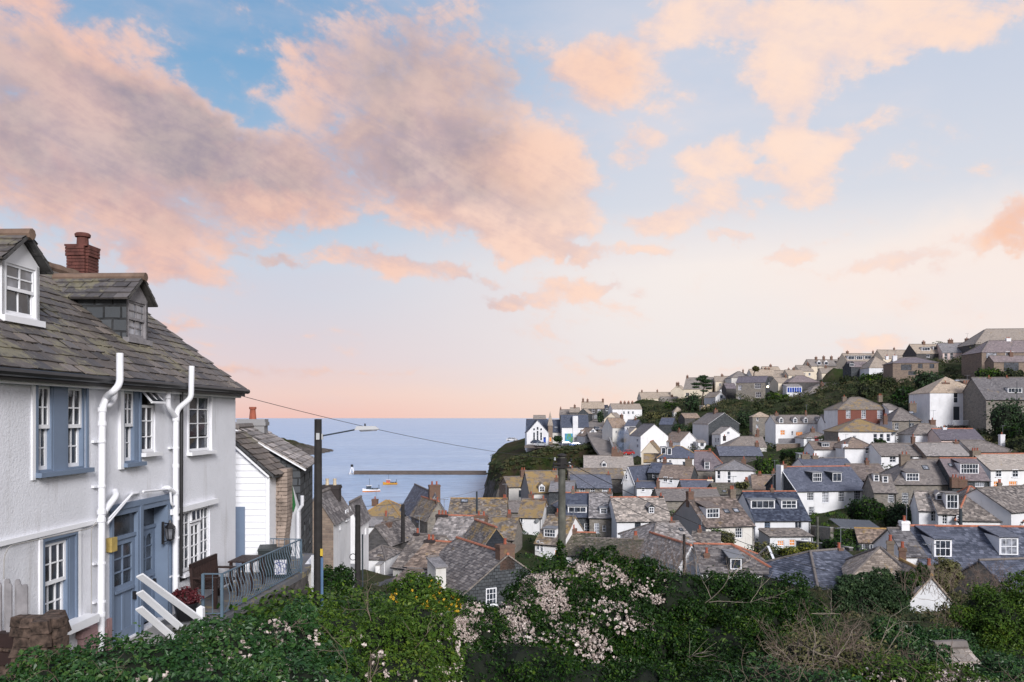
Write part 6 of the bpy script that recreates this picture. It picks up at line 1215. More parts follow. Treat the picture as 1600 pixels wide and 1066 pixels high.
def bin_(label, loc, yaw, sc, sticker):
    r = thing('wheelie_bin', label, 'bin', loc, yaw); w = .27*sc; h = .9*sc; m_ = MATS.get('binplastic') or flat('binplastic', (.02, .028, .03), .5, .2, 4.)
    MB().hexa([(-w*.8, -w*.9, .06), (w*.8, -w*.9, .06), (w*.8, w*.9, .06), (-w*.8, w*.9, .06), (-w, -w*1.15, h), (w, -w*1.15, h), (w, w*1.15, h), (-w, w*1.15, h)]).build('body', m_, r)
    MB().hexa([(-w*1.08, -w*1.25, h), (w*1.08, -w*1.25, h), (w*1.08, w*1.3, h), (-w*1.08, w*1.3, h), (-w, -w*1.1, h+.05), (w, -w*1.1, h+.05), (w, w*1.2, h+.09), (-w, w*1.2, h+.09)]).build('lid', m_, r)
    for sx in (-1, 1): MB().tube([(sx*w*.8, w*.95, .1), (sx*w*.95, w*.95, .1)], .1, 10).build('wheel', MATS['blackpaint'], r)
    if sticker:
        mm_, n2, b2 = newmat('printed_sticker'); w1 = nd(n2, 'ShaderNodeTexVoronoi', feature='DISTANCE_TO_EDGE'); w1.inputs['Scale'].default_value = 9; n2.links.new(nuv(n2), w1.inputs['Vector'])
        n2.links.new(ncol(n2, nmap(n2, w1.outputs['Distance'], .03, .07), (.08, .10, .28), (.72, .72, .78)), b2.inputs['Base Color'])
        MB().hexa([(-w*.7, -w*.93-.012, .12), (w*.7, -w*.93-.012, .12), (w*.7, -w*.93, .12), (-w*.7, -w*.93, .12), (-w*.75, -w*1.08-.012, h*.75), (w*.75, -w*1.08-.012, h*.75), (w*.75, -w*1.08, h*.75), (-w*.75, -w*1.08, h*.75)]).build('sticker', mm_, r)
bin_('dark wheelie bin with a blue and white printed front behind the railing', (-5.72, 19.9, TZ), .1, .72, True); bin_('plain black bin between the patio table and the stickered bin', (-6.15, 20.1, TZ), .2, .75, False)
pl = thing('plant_tub', 'low black tub of dark red foliage at the near end of the bench', 'planter', (-6.42, 15.75, TZ))
MB().lathe((0, 0, 0), [(.16, 0), (.22, .3), (.24, .31), (.24, .34), (.2, .34), (.19, .28)], 14).build('tub', MATS['blackpaint'], pl)
# ---- white handrail of the steps
hr = thing('step_handrail', 'white three-board handrail slanting down the steps from the blue doors', 'handrail', (-6., 14.6, -4.6))
def hp(px, py, Y): p = P3(px, py, Y); return (p[0]+6., p[1]-14.6, p[2]+4.6)
for (a, b_) in (((218, 899), (312, 968)), ((218, 925), (293, 990)), ((217, 950), (277, 1002))): MB().beam(hp(*a, 13.9), hp(*b_, 13.9+(b_[0]-a[0])*.012), .035, .13, up=(1, .3, 0)).build('board', MATS['whitepaint'], hr)
q = hp(313.5, 960, 15.1); MB().box(q[0]-.06, q[0]+.06, q[1]-.06, q[1]+.06, q[2]-1.2, q[2]+.12).add([(q[0]-.065, q[1]-.065, q[2]+.12), (q[0]+.065, q[1]-.065, q[2]+.12), (q[0]+.065, q[1]+.065, q[2]+.12), (q[0]-.065, q[1]+.065, q[2]+.12), (q[0], q[1], q[2]+.17)], [(0, 1, 4), (1, 2, 4), (2, 3, 4), (3, 0, 4)]).build('post', MATS['whitepaint'], hr)
MB().beam(hp(282, 998, 14.7), hp(300, 985, 15), .03, .1).build('board', MATS['whitepaint'], hr)
for i in range(5): tag(MB().box(-.55, .55, -.17, .17, -.12, 0).build('stone_step', MATS['concrete'], None, loc=(-6.15+i*.03, 13.9+i*.27, TZ-.1-.0*i-.02*i)), ['worn grey step directly below the blue doors', 'second worn grey step beside the white handrail', 'third worn grey step beside the white handrail', 'fourth worn grey step beside the white handrail', 'last worn grey step before the terrace tub'][i], 'step')
# ---- bag by the wall, fence and old wall at the lower left
bg = thing('refuse_sack', 'crumpled dark blue and white sack slumped against the purple base stones', 'sack', (-6.83, 12.3, -4.45))
MB().lathe((0, 0, 0), [(.13, 0), (.2, .1), (.21, .3), (.17, .5), (.19, .55), (.16, .6)], 11).build('sack', MATS['bagblue'], bg, smooth=True); MB().prism([(-.2, -.16, .58), (.2, -.12, .6), (.2, .16, .62), (-.2, .14, .62)], (0, 0, .05)).build('lid', MATS['blackpaint'], bg)
fw = thing('old_stone_wall', 'crumbling brown stone wall with a timber top under the picket fence', 'wall', (-5.6, 9.4, -4.2))
br = []
for i in range(6):
    v = MB(); s = rng2; v.hexa([(-.5+s.uniform(-.06, .06), 0+s.uniform(-.15, .1), 0), (.5, 0+s.uniform(-.15, .1), 0), (.5, .6, 0), (-.5, .6, 0), (-.46, .05, 1), (.46, .05, .93), (.5, .6, 1), (-.5, .6, .97)], tint=i/5); br.append(v.mesh('stone', MATS.get('brownrubble') or flat('brownrubble', (.085, .058, .045), .95, .85, 14., bump=1.)))
rubble(fw, (-7.2, 9.55), (-5.62, 9.2), -4.3, -2.52, 16, .22, br); rubble(fw, (-5.66, 9.1), (-5.2, 9.05), -4.3, -2.27, 18, .15, br); rubble(fw, (-5.2, 9.02), (-5.3, 9.5), -4.3, -2.27, 14, .25, br)
MB().prism([(-1.7, .3, 0), (.3, -.05, 0), (.22, .2, 0), (-.3, .5, 0), (-1.7, .6, 0)], (0, 0, 1.55)).build('backing', MATS['brownrubble'], fw)
MB().beam((-1.7, .16, 1.66), (-.05, -.14, 1.62), .12, .16).beam((-1.7, .12, 1.46), (-.05, -.2, 1.42), .07, .14).build('timber_top', MATS['darkwood'], fw)
pf = thing('picket_fence', 'weathered grey picket fence with rounded tops on the old stone wall', 'fence', (-5.6, 9.4, -4.2))
for i in range(16):
    x = -1.12+i*.072; y = .12-(i/16)*.28; h0, h1 = 1.7, 2.27; k = .031
    if i % 2 and i < 14: y += .06; h1 += .04
    MB().prism([(x-k, y, h0), (x+k, y, h0), (x+k, y, h1-.03), (x+k*.6, y, h1), (x-k*.6, y, h1), (x-k, y, h1-.03)], (0, .02, 0)).build('picket', MATS['greywood'], pf)
MB().beam((-1.75, .17, 1.9), (-.6, -.05, 1.9), .03, .07).build('rail', MATS['greywood'], pf)
# ================================================================== boarded building, stone stack and slate-hung neighbour
bb = thing('boarded_annexe', 'white boarded annexe with a steep falling slate roof beyond the white house', 'house', (-6.9, 20.6, -4.))
def bp(px, py, Y=20.6): p = P3(px, py, Y); return (p[0]+6.9, p[1]-20.6, p[2]+4.)
x0, x1 = bp(355, 0)[0], bp(419, 0)[0]; ztl, ztr = bp(355, 682)[2], bp(419, 742)[2]; nb = 22; hb = .165
MB().prism([(x0, .06, -1.5), (x1, .06, -1.5), (x1, .06, ztr), (x0, .06, ztl)], (0, 1.3, 0)).build('wall', MATS['whitepaint'], bb)
for i in range(nb):
    z = -.5+i*hb; zt_ = z+hb-.005
    xr = x1 if zt_ < ztr else x0+(x1-x0)*max(0, (ztl-zt_)/(ztl-ztr))
    xr0 = x1 if z < ztr else x0+(x1-x0)*max(0, (ztl-z)/(ztl-ztr))
    if xr0 < x0+.05: break
    MB().hexa([(x0, .02, z), (xr0, .02, z), (xr0, .06, z), (x0, .06, z), (x0, .042, zt_), (max(xr, x0+.01), .042, zt_), (max(xr, x0+.01), .06, zt_), (x0, .06, zt_)]).build('plank', MATS['whitepaint'], bb)
MB().beam((x0, -.01, ztl-.05), (x1+.05, -.01, ztr-.05), .05, .2, up=(0, 1, 0)).box(x1-.06, x1+.04, -.02, .06, -1, ztr).build('corner_board', MATS['whitepaint'], bb)
sl = MB(); Q = [(x1+.18, -.15, ztr+.0), (x1+.18, 1.3, ztr+.0), (x0, 1.3, ztl+.12), (x0, -.15, ztl+.12)]; MB().prism(Q, (0, 0, -.08)).build('roof', MATS['oldslate_roof'], bb); slates_on(sl, Q, .3, .2); sl.build('slates', MATS['oldslate_slates'], bb, stuff=True)
q = bp(368, 884); MB().box(q[0], q[0]+.24, -.03, .018, q[2]-.1, bp(368, 792)[2]).build('door', MATS['bluegrey'], bb)
sk_ = thing('stone_stack', 'slim stone buttress stack of flat stones right of the white boards', 'chimney', (-6.3, 21.3, -4.))
for r in range(22):
    z = .45+r*.1; w = .50-(0 if r > 9 else (9-r)*.012); pz = P3(420, 730, 21.3)
    n = 2 if r % 2 else 3; x = pz[0]+6.3
    for j in range(n): 
        ww = w/n; o = put('stone', (MATS.get('_tan') or MATS.setdefault('_tan', [MB().hexa([(-.5, -.1*random.random(), 0), (.5, -.1*random.random(), 0), (.5, .9, 0), (-.5, .9, 0), (-.48, 0, 1), (.48, 0, .95), (.5, .9, 1), (-.5, .9, 1)], tint=.5).mesh('stone', MATS.get('tanrubble') or flat('tanrubble', (.27, .215, .18), .9, .45, 3., bump=.8)) for _ in range(4)]))[random.randrange(4)], sk_, (x+(j+.5)*ww, 0, z+.0)); o.scale = (ww*.95, .55, .092)
px_ = P3(420, 730, 21.3)[0]+6.3
MB().box(px_+.02, px_+.42, .08, .5, -1, 2.6).build('core', MATS['tanrubble'], sk_)
gw = thing('white_gable_wall', 'narrow white wall with a green painted edge behind the stone stack', 'wall', (-6.2, 23, -4.))
a = P3(440, 760, 23); b_ = P3(466, 800, 23); MB().prism([(a[0]+6.2-.1, 0, -1), (b_[0]+6.2, 0, -1), (b_[0]+6.2, 0, b_[2]+4), (a[0]+6.2+.2, 0, a[2]+4.1), (a[0]+6.2-.1, 0, a[2]+4.1)], (0, .3, 0)).build('wall', MATS['white'], gw)
flat('greenpaint', (.02, .16, .04), .5, .2, 3.)
c_ = [P3(448, 735, 22.9), P3(452, 735, 22.9), P3(461, 790, 22.9), P3(458, 800, 22.9), P3(450, 770, 22.9)]; MB().prism([(p[0]+6.2, -.12, p[2]+4) for p in c_], (0, .1, 0)).build('green_edge', MATS['greenpaint'], gw)
p0 = P3(464, 870, 22.6); MB().tube([(p0[0]+6.2, -.3, -1), (p0[0]+6.2, -.3, P3(0, 800, 22.6)[2]+4), (p0[0]+6.2+.12, -.3, P3(0, 790, 22.6)[2]+4), (p0[0]+6.2+.12, -.3, P3(0, 775, 22.6)[2]+4)], .05, 10).build('downpipe', MATS['pvcwhite'], gw)
H('tall slate-hung house with a grey rendered chimney beyond the boarded annexe', 268, 469, 727, 668, 905, 'gable', 9, 4.6, 'slatehung', 'pale', Y=26, swall='slatehung', gut=False, ch=[(413, 655, 40, 1, 'cement', .75, .9)], wn=[(476, 760, 7, 40, 1, 1, 'Rn'), (484, 752, 5, 38, 1, 1, 'Rn'), (476, 840, 7, 46, 1, 2, 'R'), (484, 825, 5, 40, 1, 2, 'R')], samp=False, barge='whitepaint', low=3., name='slate_house')
# white gate pier and gate at the end of the terrace
gp = thing('gate_pier', 'white capped gate pier with upright white boards beside the lamp pole', 'gate pier', (-5.55, 21.6, -5.2))
def gpt(px, py, Y=21.6): p = P3(px, py, Y); return (p[0]+5.55, p[2]+5.2)
(xa, zt_), (xb, _) = gpt(473, 893), gpt(486, 893)
MB().box(xa, xb, 0, .5, -.6, zt_).build('pier', MATS['offwhite'], gp); MB().hexa([(xa-.03, -.05, zt_), (xb+.02, -.05, zt_), (xb+.02, .6, zt_), (xa-.03, .6, zt_), (xa-.03, -.05, zt_+.08), (xb+.02, -.05, zt_+.08), (xb+.02, .6, zt_+.34), (xa+.1, .6, zt_+.34)]).build('coping', MATS['whitepaint'], gp)
xc = gpt(493, 0)[0]; MB().box(xb+.0, xc, .0, .08, -.6, gpt(0, 868)[1]).build('gate_post', MATS['whitepaint'], gp)
for i in range(4): MB().box(xa+.0+i*.075, xa+.06+i*.075, -.06, -.02, -.9, .15+i*.03).build('board', MATS['whitepaint'], gp)
# ================================================================== foliage
def leafmat(name, dark, mid, light, rough=.45, spec=.5, trans=.0):
    m, nt, b = newmat(name); r = nd(nt, 'ShaderNodeValToRGB'); nt.links.new(nattr(nt), r.inputs[0]); e = r.color_ramp.elements
    e[0].color = (*dark, 1); e[1].color = (*light, 1); x = e.new(.5); x.color = (*mid, 1)
    nt.links.new(r.outputs[0], b.inputs['Base Color']); b.inputs['Roughness'].default_value = rough; b.inputs['Specular IOR Level'].default_value = spec
    MATS[name] = m; return m
leafmat('ivy', (.008, .030, .010), (.026, .075, .018), (.11, .17, .035), .42, .32)
leafmat('darkshrub', (.003, .010, .002), (.013, .042, .005), (.09, .15, .014), .5, .2)
leafmat('yellowshrub', (.04, .06, .01), (.13, .14, .02), (.32, .28, .03), .5, .3)
leafmat('brightshrub', (.012, .032, .005), (.048, .098, .010), (.17, .22, .025), .5, .2)
leafmat('hillscrub', (.016, .028, .010), (.042, .055, .020), (.10, .085, .040), .7, .2)
leafmat('conifer', (.010, .026, .010), (.030, .062, .022), (.075, .115, .038), .6, .3)
leafmat('olive', (.05, .055, .02), (.12, .12, .045), (.22, .20, .09), .6, .25)
leafmat('redleaf', (.03, .006, .010), (.09, .015, .02), (.2, .04, .04), .5, .3)
leafmat('fluff', (.26, .20, .18), (.50, .42, .38), (.80, .73, .68), .9, .1)
leafmat('plume', (.42, .34, .24), (.60, .50, .36), (.74, .66, .52), .9, .1)
leafmat('yellowflower', (.4, .22, .02), (.6, .38, .03), (.75, .55, .08), .7, .2)
flat('twig', (.17, .125, .10), .85, .3, 4.); flat('paletwig', (.30, .25, .20), .85, .3, 4.); flat('bark', (.07, .05, .04), .9, .3, 3., bump=.5)
def leaf_cloud(blobs_, n, size, rng, mb=None, jit=.18, tintn=.6, face=None, up=.3, core=None, droop=0., asp=.62):
    """leaves spread through the outer shell of a union of ellipsoids (x,y,z,rx,ry,rz)"""
    mb = mb or MB(); B = np.array(blobs_, float); vol = (B[:, 3]*B[:, 5]+B[:, 4]*B[:, 5]+B[:, 3]*B[:, 4]); pick = rng.choice(len(B), n, p=vol/vol.sum())
    d = rng.normal(size=(n, 3)); d /= np.linalg.norm(d, axis=1)[:, None]; R = B[pick, 3:6]; rad = 1-np.abs(rng.normal(0, jit, n))
    # uneven outline: lumps in direction space
    rad = rad*(1+.22*np.sin(d[:, 0]*5+pick*1.7)*np.sin(d[:, 2]*6+pick)+.12*np.sin(d[:, 1]*13+pick*3.1+d[:, 2]*9)) + np.where(rng.random(n) < .06, rng.uniform(0, .22, n), 0)
    P = B[pick, :3]+d*R*rad[:, None]
    keep = np.ones(n, bool)
    for j in range(len(B)):
        q = (P-B[j, :3])/B[j, 3:6]; keep &= ~((np.einsum('ij,ij->i', q, q) < .55) & (pick != j))
    if face is not None: keep &= (d@np.asarray(face)) > -.45
    P = P[keep]; d = d[keep]; pick = pick[keep]; m = len(P)
    nrm = d+rng.normal(0, .65, (m, 3))+(0, 0, up); nrm /= np.linalg.norm(nrm, axis=1)[:, None]
    u = np.cross(nrm, rng.normal(size=(m, 3))); u /= np.linalg.norm(u, axis=1)[:, None]; v = np.cross(nrm, u)
    s = size*(rng.uniform(.5, 1.0, m)+(rng.random(m) < .25)*rng.uniform(.3, .9, m))[:, None]*1.08; w = s*asp
    A = P-u*s*.5; T = P+u*s*.5-nrm*s*.12; Lf = P+v*w*.5+nrm*s*.12; Rt = P-v*w*.5+nrm*s*.12
    V = np.stack([A, Rt, T, Lf], 1).reshape(-1, 3); b4 = np.arange(m)[:, None]*4
    lump = .5+.5*np.sin(P[:, 0]*(2.2/size*.07)+pick*2.3)*np.sin(P[:, 2]*(3/size*.07)+P[:, 1]*1.3)
    t = np.clip(rng.normal(.42, .2, m)*(1-tintn*.4)+lump*tintn*.45-.05, 0, 1)
    mb.addn(V, np.concatenate([b4+np.array([0, 1, 2]), b4+np.array([0, 2, 3])]), np.concatenate([t, t])); return mb
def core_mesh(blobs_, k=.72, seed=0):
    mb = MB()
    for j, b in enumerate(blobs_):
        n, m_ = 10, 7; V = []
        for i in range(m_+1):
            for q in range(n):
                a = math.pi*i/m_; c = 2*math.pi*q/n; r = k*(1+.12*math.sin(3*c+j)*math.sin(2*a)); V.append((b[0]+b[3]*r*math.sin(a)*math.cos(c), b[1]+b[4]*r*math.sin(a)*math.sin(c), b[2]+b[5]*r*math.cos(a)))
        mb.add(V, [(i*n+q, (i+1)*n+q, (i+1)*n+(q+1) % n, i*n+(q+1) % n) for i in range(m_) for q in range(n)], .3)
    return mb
flat('shadecore', (.006, .010, .004), .95, .5, 3.)  # near-black hull colour stands in for the shade deep inside the foliage
def puffs(pts, size, rng, mb=None, k=9):
    mb = mb or MB(); P = np.repeat(np.asarray(pts), k, 0); n = len(P); P = P+rng.normal(0, size*.28, (n, 3)); nr = rng.normal(size=(n, 3)); nr /= np.linalg.norm(nr, axis=1)[:, None]
    u = np.cross(nr, rng.normal(size=(n, 3))); u /= np.linalg.norm(u, axis=1)[:, None]; v = np.cross(nr, u); s = size*rng.uniform(.3, .6, n)[:, None]
    V = np.stack([P-u*s, P-v*s, P+u*s, P+v*s], 1).reshape(-1, 3); b4 = np.arange(n)[:, None]*4; t = np.clip(rng.normal(.5, .22, n), 0, 1)
    mb.addn(V, b4+np.array([0, 1, 2, 3]), t); return mb
def twigs(mb, p, d, ln, r, rng, depth=3, curl=.35, droop=.0, split=3):
    p = np.array(p, float); d = unit(d); pts = [p]; n = 5
    for i in range(n): d = unit(d+rng.normal(0, curl*.4, 3)-(0, 0, droop)); p = p+d*ln/n; pts.append(p)
    mb.tube(pts, [r*(1-.55*i/n) for i in range(n+1)], 4, caps=False)
    if depth > 0:
        for k in range(split): i = rng.integers(1, n+1); twigs(mb, pts[i], unit(d+rng.normal(0, .75, 3)), ln*rng.uniform(.45, .75), r*.55, rng, depth-1, curl, droop, split)
VIEW = np.array([0, -1., .25])
def bush(name, label, blobs_, n, size, mat, cat='bush', seed=0, core=.72, group=None, flowers=None, twig=None, trunk=None, face=VIEW, clump=0, **kw):
    rng = np.random.default_rng(seed+100); B = np.array(blobs_, float); c = B[:, :3].mean(0); base = np.array([c[0], c[1], (B[:, 2]-B[:, 5]).min()])
    r = thing(name, label, cat, tuple(base), 0, group); Bl = B.copy(); Bl[:, :3] -= base
    Lb = Bl
    if clump:      # boughs standing out of the mass, with hollows between them
        ex_ = []
        for b in Bl:
            for _ in range(clump):
                d = rng.normal(size=3); d /= np.linalg.norm(d); d[1] = -abs(d[1])*.8
                if d[2] < -.5: continue
                k = rng.uniform(.2, .36); m_ = min(b[3], b[5]); ex_.append((*(b[:3]+d*b[3:6]*rng.uniform(.78, .98)), m_*k*rng.uniform(.9, 1.5), m_*k, m_*k*rng.uniform(.8, 1.2)))
        Lb = np.vstack([np.hstack([Bl[:, :3], Bl[:, 3:6]*.86]), np.array(ex_)])
    leaf_cloud(Lb, n, size, rng, face=face, **kw).build('foliage', MATS[mat], r)
    if core: core_mesh(Bl, core).build('shade_core', MATS['shadecore'], r)
    if trunk: MB().tube([(0, 0, -.6), (.1*trunk, 0, Bl[:, 2].mean()*.6), (0, 0, Bl[:, 2].mean())], [trunk, trunk*.7, trunk*.4], 8).build('trunk', MATS['bark'], r)
    if flowers:
        for fm, fn, fsz, sel in flowers:
            d = rng.normal(size=(fn, 3)); d /= np.linalg.norm(d, axis=1)[:, None]; pk = rng.choice(sel, fn); d[:, 1] = -np.abs(d[:, 1]); d[:, 2] = np.abs(d[:, 2])*1.1-.35
            # in trailing drifts
            P = Bl[pk, :3]+d*Bl[pk, 3:6]*rng.uniform(.98, 1.08, fn)[:, None]; g = np.sin(P[:, 0]*3.1+pk)*np.sin(P[:, 2]*4.3+P[:, 0]*2)+.5*np.sin(P[:, 0]*11)*np.sin(P[:, 2]*13)+rng.normal(0, .42, fn); P = P[g > .0]
            puffs(P, fsz, rng).build('blossom', MATS[fm], r)
    if twig:
        for tm, tn, tl, tr in twig:
            tb_ = MB()
            for i in range(tn):
                j = rng.integers(len(Bl)); d = unit(rng.normal(size=3)*(1, .6, .6)+(0, -.5, .5)); twigs(tb_, Bl[j, :3]+d*Bl[j, 3:6]*.8, d+(0, 0, .3), tl, tr, rng, 2)
            tb_.build('bare_twigs', MATS[tm], r, stuff=True)
    return r
def B3(px, py, Y, rx, rz, ry=None):
    """ellipsoid centred where the line of sight of (px,py) reaches depth Y; radii given in photo pixels"""
    return (wx(px, Y), Y, wz(py, Y), rx*Y/F, (ry if ry else (rx+rz)/2*Y/F), rz*Y/F)
# --- the hedge along the bottom
bush('ivy_hedge', 'glossy ivy hedge with pale seed heads running below the white handrail', [B3(20, 1120, 7.0, 110, 60, .6), B3(100, 1088, 7.3, 95, 72, .6), B3(180, 1072, 7.6, 90, 76, .6), B3(260, 1066, 7.9, 95, 84, .65), B3(350, 1052, 8.2, 95, 90, .7), B3(440, 1040, 8.6, 90, 94, .7), B3(300, 1110, 7.4, 140, 80, .6), B3(440, 1110, 7.6, 140, 90, .6)],
     80000, .046, 'ivy', 'hedge', 1, .72, clump=7, flowers=[('fluff', 900, .032, [4, 5, 6, 7])], twig=[('twig', 7, .3, .004)], up=.5, jit=.1)
bush('ivy_hedge', 'lighter green end of the hedge rising before the lane beside the dark gap', [B3(520, 1038, 9.2, 80, 94, .8), B3(590, 1040, 9.8, 78, 98, .8), B3(655, 1022, 10.3, 62, 98, .8), B3(610, 1090, 9.2, 110, 90, .8), B3(690, 1050, 10.4, 34, 120, .6), B3(515, 1100, 8.4, 90, 80, .7)],
     70000, .040, 'brightshrub', 'hedge', 2, .72, clump=7, flowers=[('fluff', 1000, .036, [0, 3, 5, 5, 4])], twig=[('twig', 10, .5, .006)], up=.45, jit=.1)
bush('flowering_shrub', 'yellow flowered shrub leaning above the hedge end near the grey lane', [B3(655, 925, 13.5, 42, 28), B3(690, 945, 13, 30, 24)], 5500, .055, 'brightshrub', 'shrub', 3, .7, flowers=[('yellowflower', 130, .035, [0, 0, 1])])
bush('climbing_clematis', 'pale fluffy seed heads of clematis on the small bank under the paned window', [B3(735, 975, 14.5, 42, 42), B3(764, 1012, 14.3, 36, 54)], 14000, .05, 'darkshrub', 'climber', 4, .8, flowers=[('fluff', 3600, .036, [0, 0, 1])])
bush('dark_thicket', 'dark hollow undergrowth between the hedge end and the clematis mound', [B3(740, 1080, 13, 60, 70), B3(820, 1070, 13.4, 90, 70)], 9000, .06, 'darkshrub', 'shrub', 5, .85)
bush('clematis_mound', 'big evergreen mound smothered in fluffy pinkish seed heads in the middle foreground', [B3(822, 978, 15, 60, 58), B3(862, 940, 15.4, 70, 62), B3(930, 908, 15.8, 60, 48), B3(990, 915, 16, 62, 46), B3(860, 1010, 14.6, 90, 60), B3(940, 985, 15, 90, 70)],
     120000, .052, 'darkshrub', 'bush', 6, .7, clump=9, flowers=[('fluff', 11000, .034, [0, 1, 1, 2, 0, 1, 2, 3]), ('fluff', 1500, .05, [5, 4])])
bush('evergreen_bush', 'broad dark green evergreen with bare twigs right of the fluffy mound', [B3(1050, 945, 16, 80, 62), B3(1115, 952, 16.5, 74, 60), B3(1180, 950, 17, 74, 62), B3(1230, 975, 17.4, 46, 56), B3(1000, 1020, 15, 110, 70), B3(1120, 1040, 15, 130, 80)],
     130000, .055, 'darkshrub', 'bush', 7, .72, clump=13, twig=[('paletwig', 10, .9, .009)])
bush('evergreen_bush', 'black-green lower mass of foliage at the bottom centre', [B3(900, 1085, 12.8, 120, 60), B3(1010, 1090, 12.8, 120, 60), B3(1120, 1100, 12.6, 110, 60)], 40000, .05, 'darkshrub', 'bush', 8, .72, clump=9)
bush('bramble', 'tangled pinkish brown bramble stems in the lower right foreground', [B3(1270, 1030, 13, 70, 46), B3(1340, 1040, 13, 60, 42), B3(1300, 1075, 12, 110, 40)], 9000, .05, 'olive', 'bramble', 9, .6, twig=[('twig', 75, .5, .006), ('paletwig', 14, .6, .006)])
bush('bramble', 'leafy green bramble at the bottom edge below the pinkish stems', [B3(1210, 1075, 11.5, 70, 44), B3(1290, 1085, 11, 60, 36), B3(1160, 1085, 11.6, 60, 40)], 9000, .055, 'ivy', 'bramble', 10, .75, twig=[('twig', 16, .6, .007)])
bush('clematis_tangle', 'white and yellowish clematis tangle at the bottom right before the grey shed roof', [B3(1400, 1062, 11.5, 70, 34), B3(1470, 1068, 11.5, 60, 28), B3(1520, 1078, 11.3, 40, 26)], 14000, .045, 'brightshrub', 'climber', 11, .75, flowers=[('fluff', 900, .045, [0, 1, 2])], twig=[('twig', 10, .5, .006)])
bush('shrub', 'mixed green shrub between the pinkish bramble and the yellow-green bush', [B3(1400, 1012, 17, 66, 36), B3(1470, 1012, 18, 60, 34), B3(1425, 1032, 16, 62, 34)], 36000, .055, 'ivy', 'shrub', 12, .7, clump=9)
bush('olive_shrub', 'wispy olive brown shrub in front of the plain white gable shoulder', [B3(1508, 962, 26, 34, 34), B3(1450, 1000, 25, 40, 18), B3(1515, 990, 25, 46, 34)], 13000, .09, 'olive', 'shrub', 13, .55, twig=[('twig', 30, .9, .012)], jit=.35)
bush('broad_shrub', 'large yellow-green rounded bush at the right edge', [B3(1555, 975, 20, 60, 62), B3(1600, 985, 20, 60, 80), B3(1572, 1025, 19.5, 34, 44), B3(1600, 1055, 18, 70, 50)], 90000, .055, 'brightshrub', 'bush', 14, .72, clump=12)
bush('green_hedge', 'green hedge corner under the large yellow-green bush', [B3(1580, 1060, 13, 60, 34), B3(1545, 1088, 12.6, 50, 30)], 13000, .055, 'ivy', 'hedge', 15, .8)
bush('conifer_bush', 'dense dark green pointed-leaf bush before the tan shingled roof', [B3(1342, 942, 42, 40, 42), B3(1370, 932, 42, 38, 40), B3(1394, 950, 42.5, 28, 44), B3(1355, 975, 42, 46, 30)], 44000, .13, 'conifer', 'bush', 16, .68, clump=12, trunk=.15)
bush('climbing_ivy', 'ivy spilling over the shoulder of the plain white gable', [B3(1410, 920, 50, 12, 26), B3(1424, 905, 50.5, 14, 12), B3(1441, 895, 51, 10, 14)], 4200, .16, 'darkshrub', 'climber', 17, .7)
bush('garden_shrub', 'olive green shrub standing against the blue slate roof with deep dormers', [B3(1480, 895, 56, 20, 22), B3(1470, 910, 55, 14, 16)], 4200, .2, 'olive', 'shrub', 18, .65, jit=.3)
bush('roadside_bush', 'dark bush filling the bank between the lamp pole and the lane', [B3(515, 925, 27, 26, 34), B3(535, 912, 29, 18, 26), B3(505, 950, 24, 30, 26)], 9000, .1, 'darkshrub', 'bush', 19, .8)
bush('tub_plant', 'dark red leafy plant growing from the low black tub', [(-6.42, 15.75, TZ+.46, .26, .26, .16)], 900, .06, 'redleaf', 'plant', 20, .6, face=None)
rngd = np.random.default_rng(77); tw = MB()
for i in range(46): twigs(tw, (wx(1010+rngd.uniform(-1, 1)*75, 30), 30+rngd.uniform(-1, 1), wz(905, 30)), (rngd.normal(0, .25), 0, 1), 1.1, .012, rngd, 2, .3)
tag(tw.build('bare_thicket', MATS['twig']), 'haze of bare brown twigs rising behind the fluffy evergreen mound', 'thicket')
tw = MB()
for i in range(60): twigs(tw, (wx(1500+rngd.uniform(-1, 1)*95, 40), 40+rngd.uniform(-1, 1), wz(925, 40)), (rngd.normal(0, .3), 0, 1), 1.0, .014, rngd, 2, .3)
tag(tw.build('bare_thicket', MATS['twig']), 'reddish bare hedge of twigs below the blue slate house at the right', 'thicket')
bush('yard_bush', 'dark bush in the gap between the broad evergreen and the dark conifer bush', [B3(1268, 958, 40, 26, 30), B3(1290, 975, 38, 26, 28)], 9000, .11, 'darkshrub', 'bush', 21, .75, clump=6)
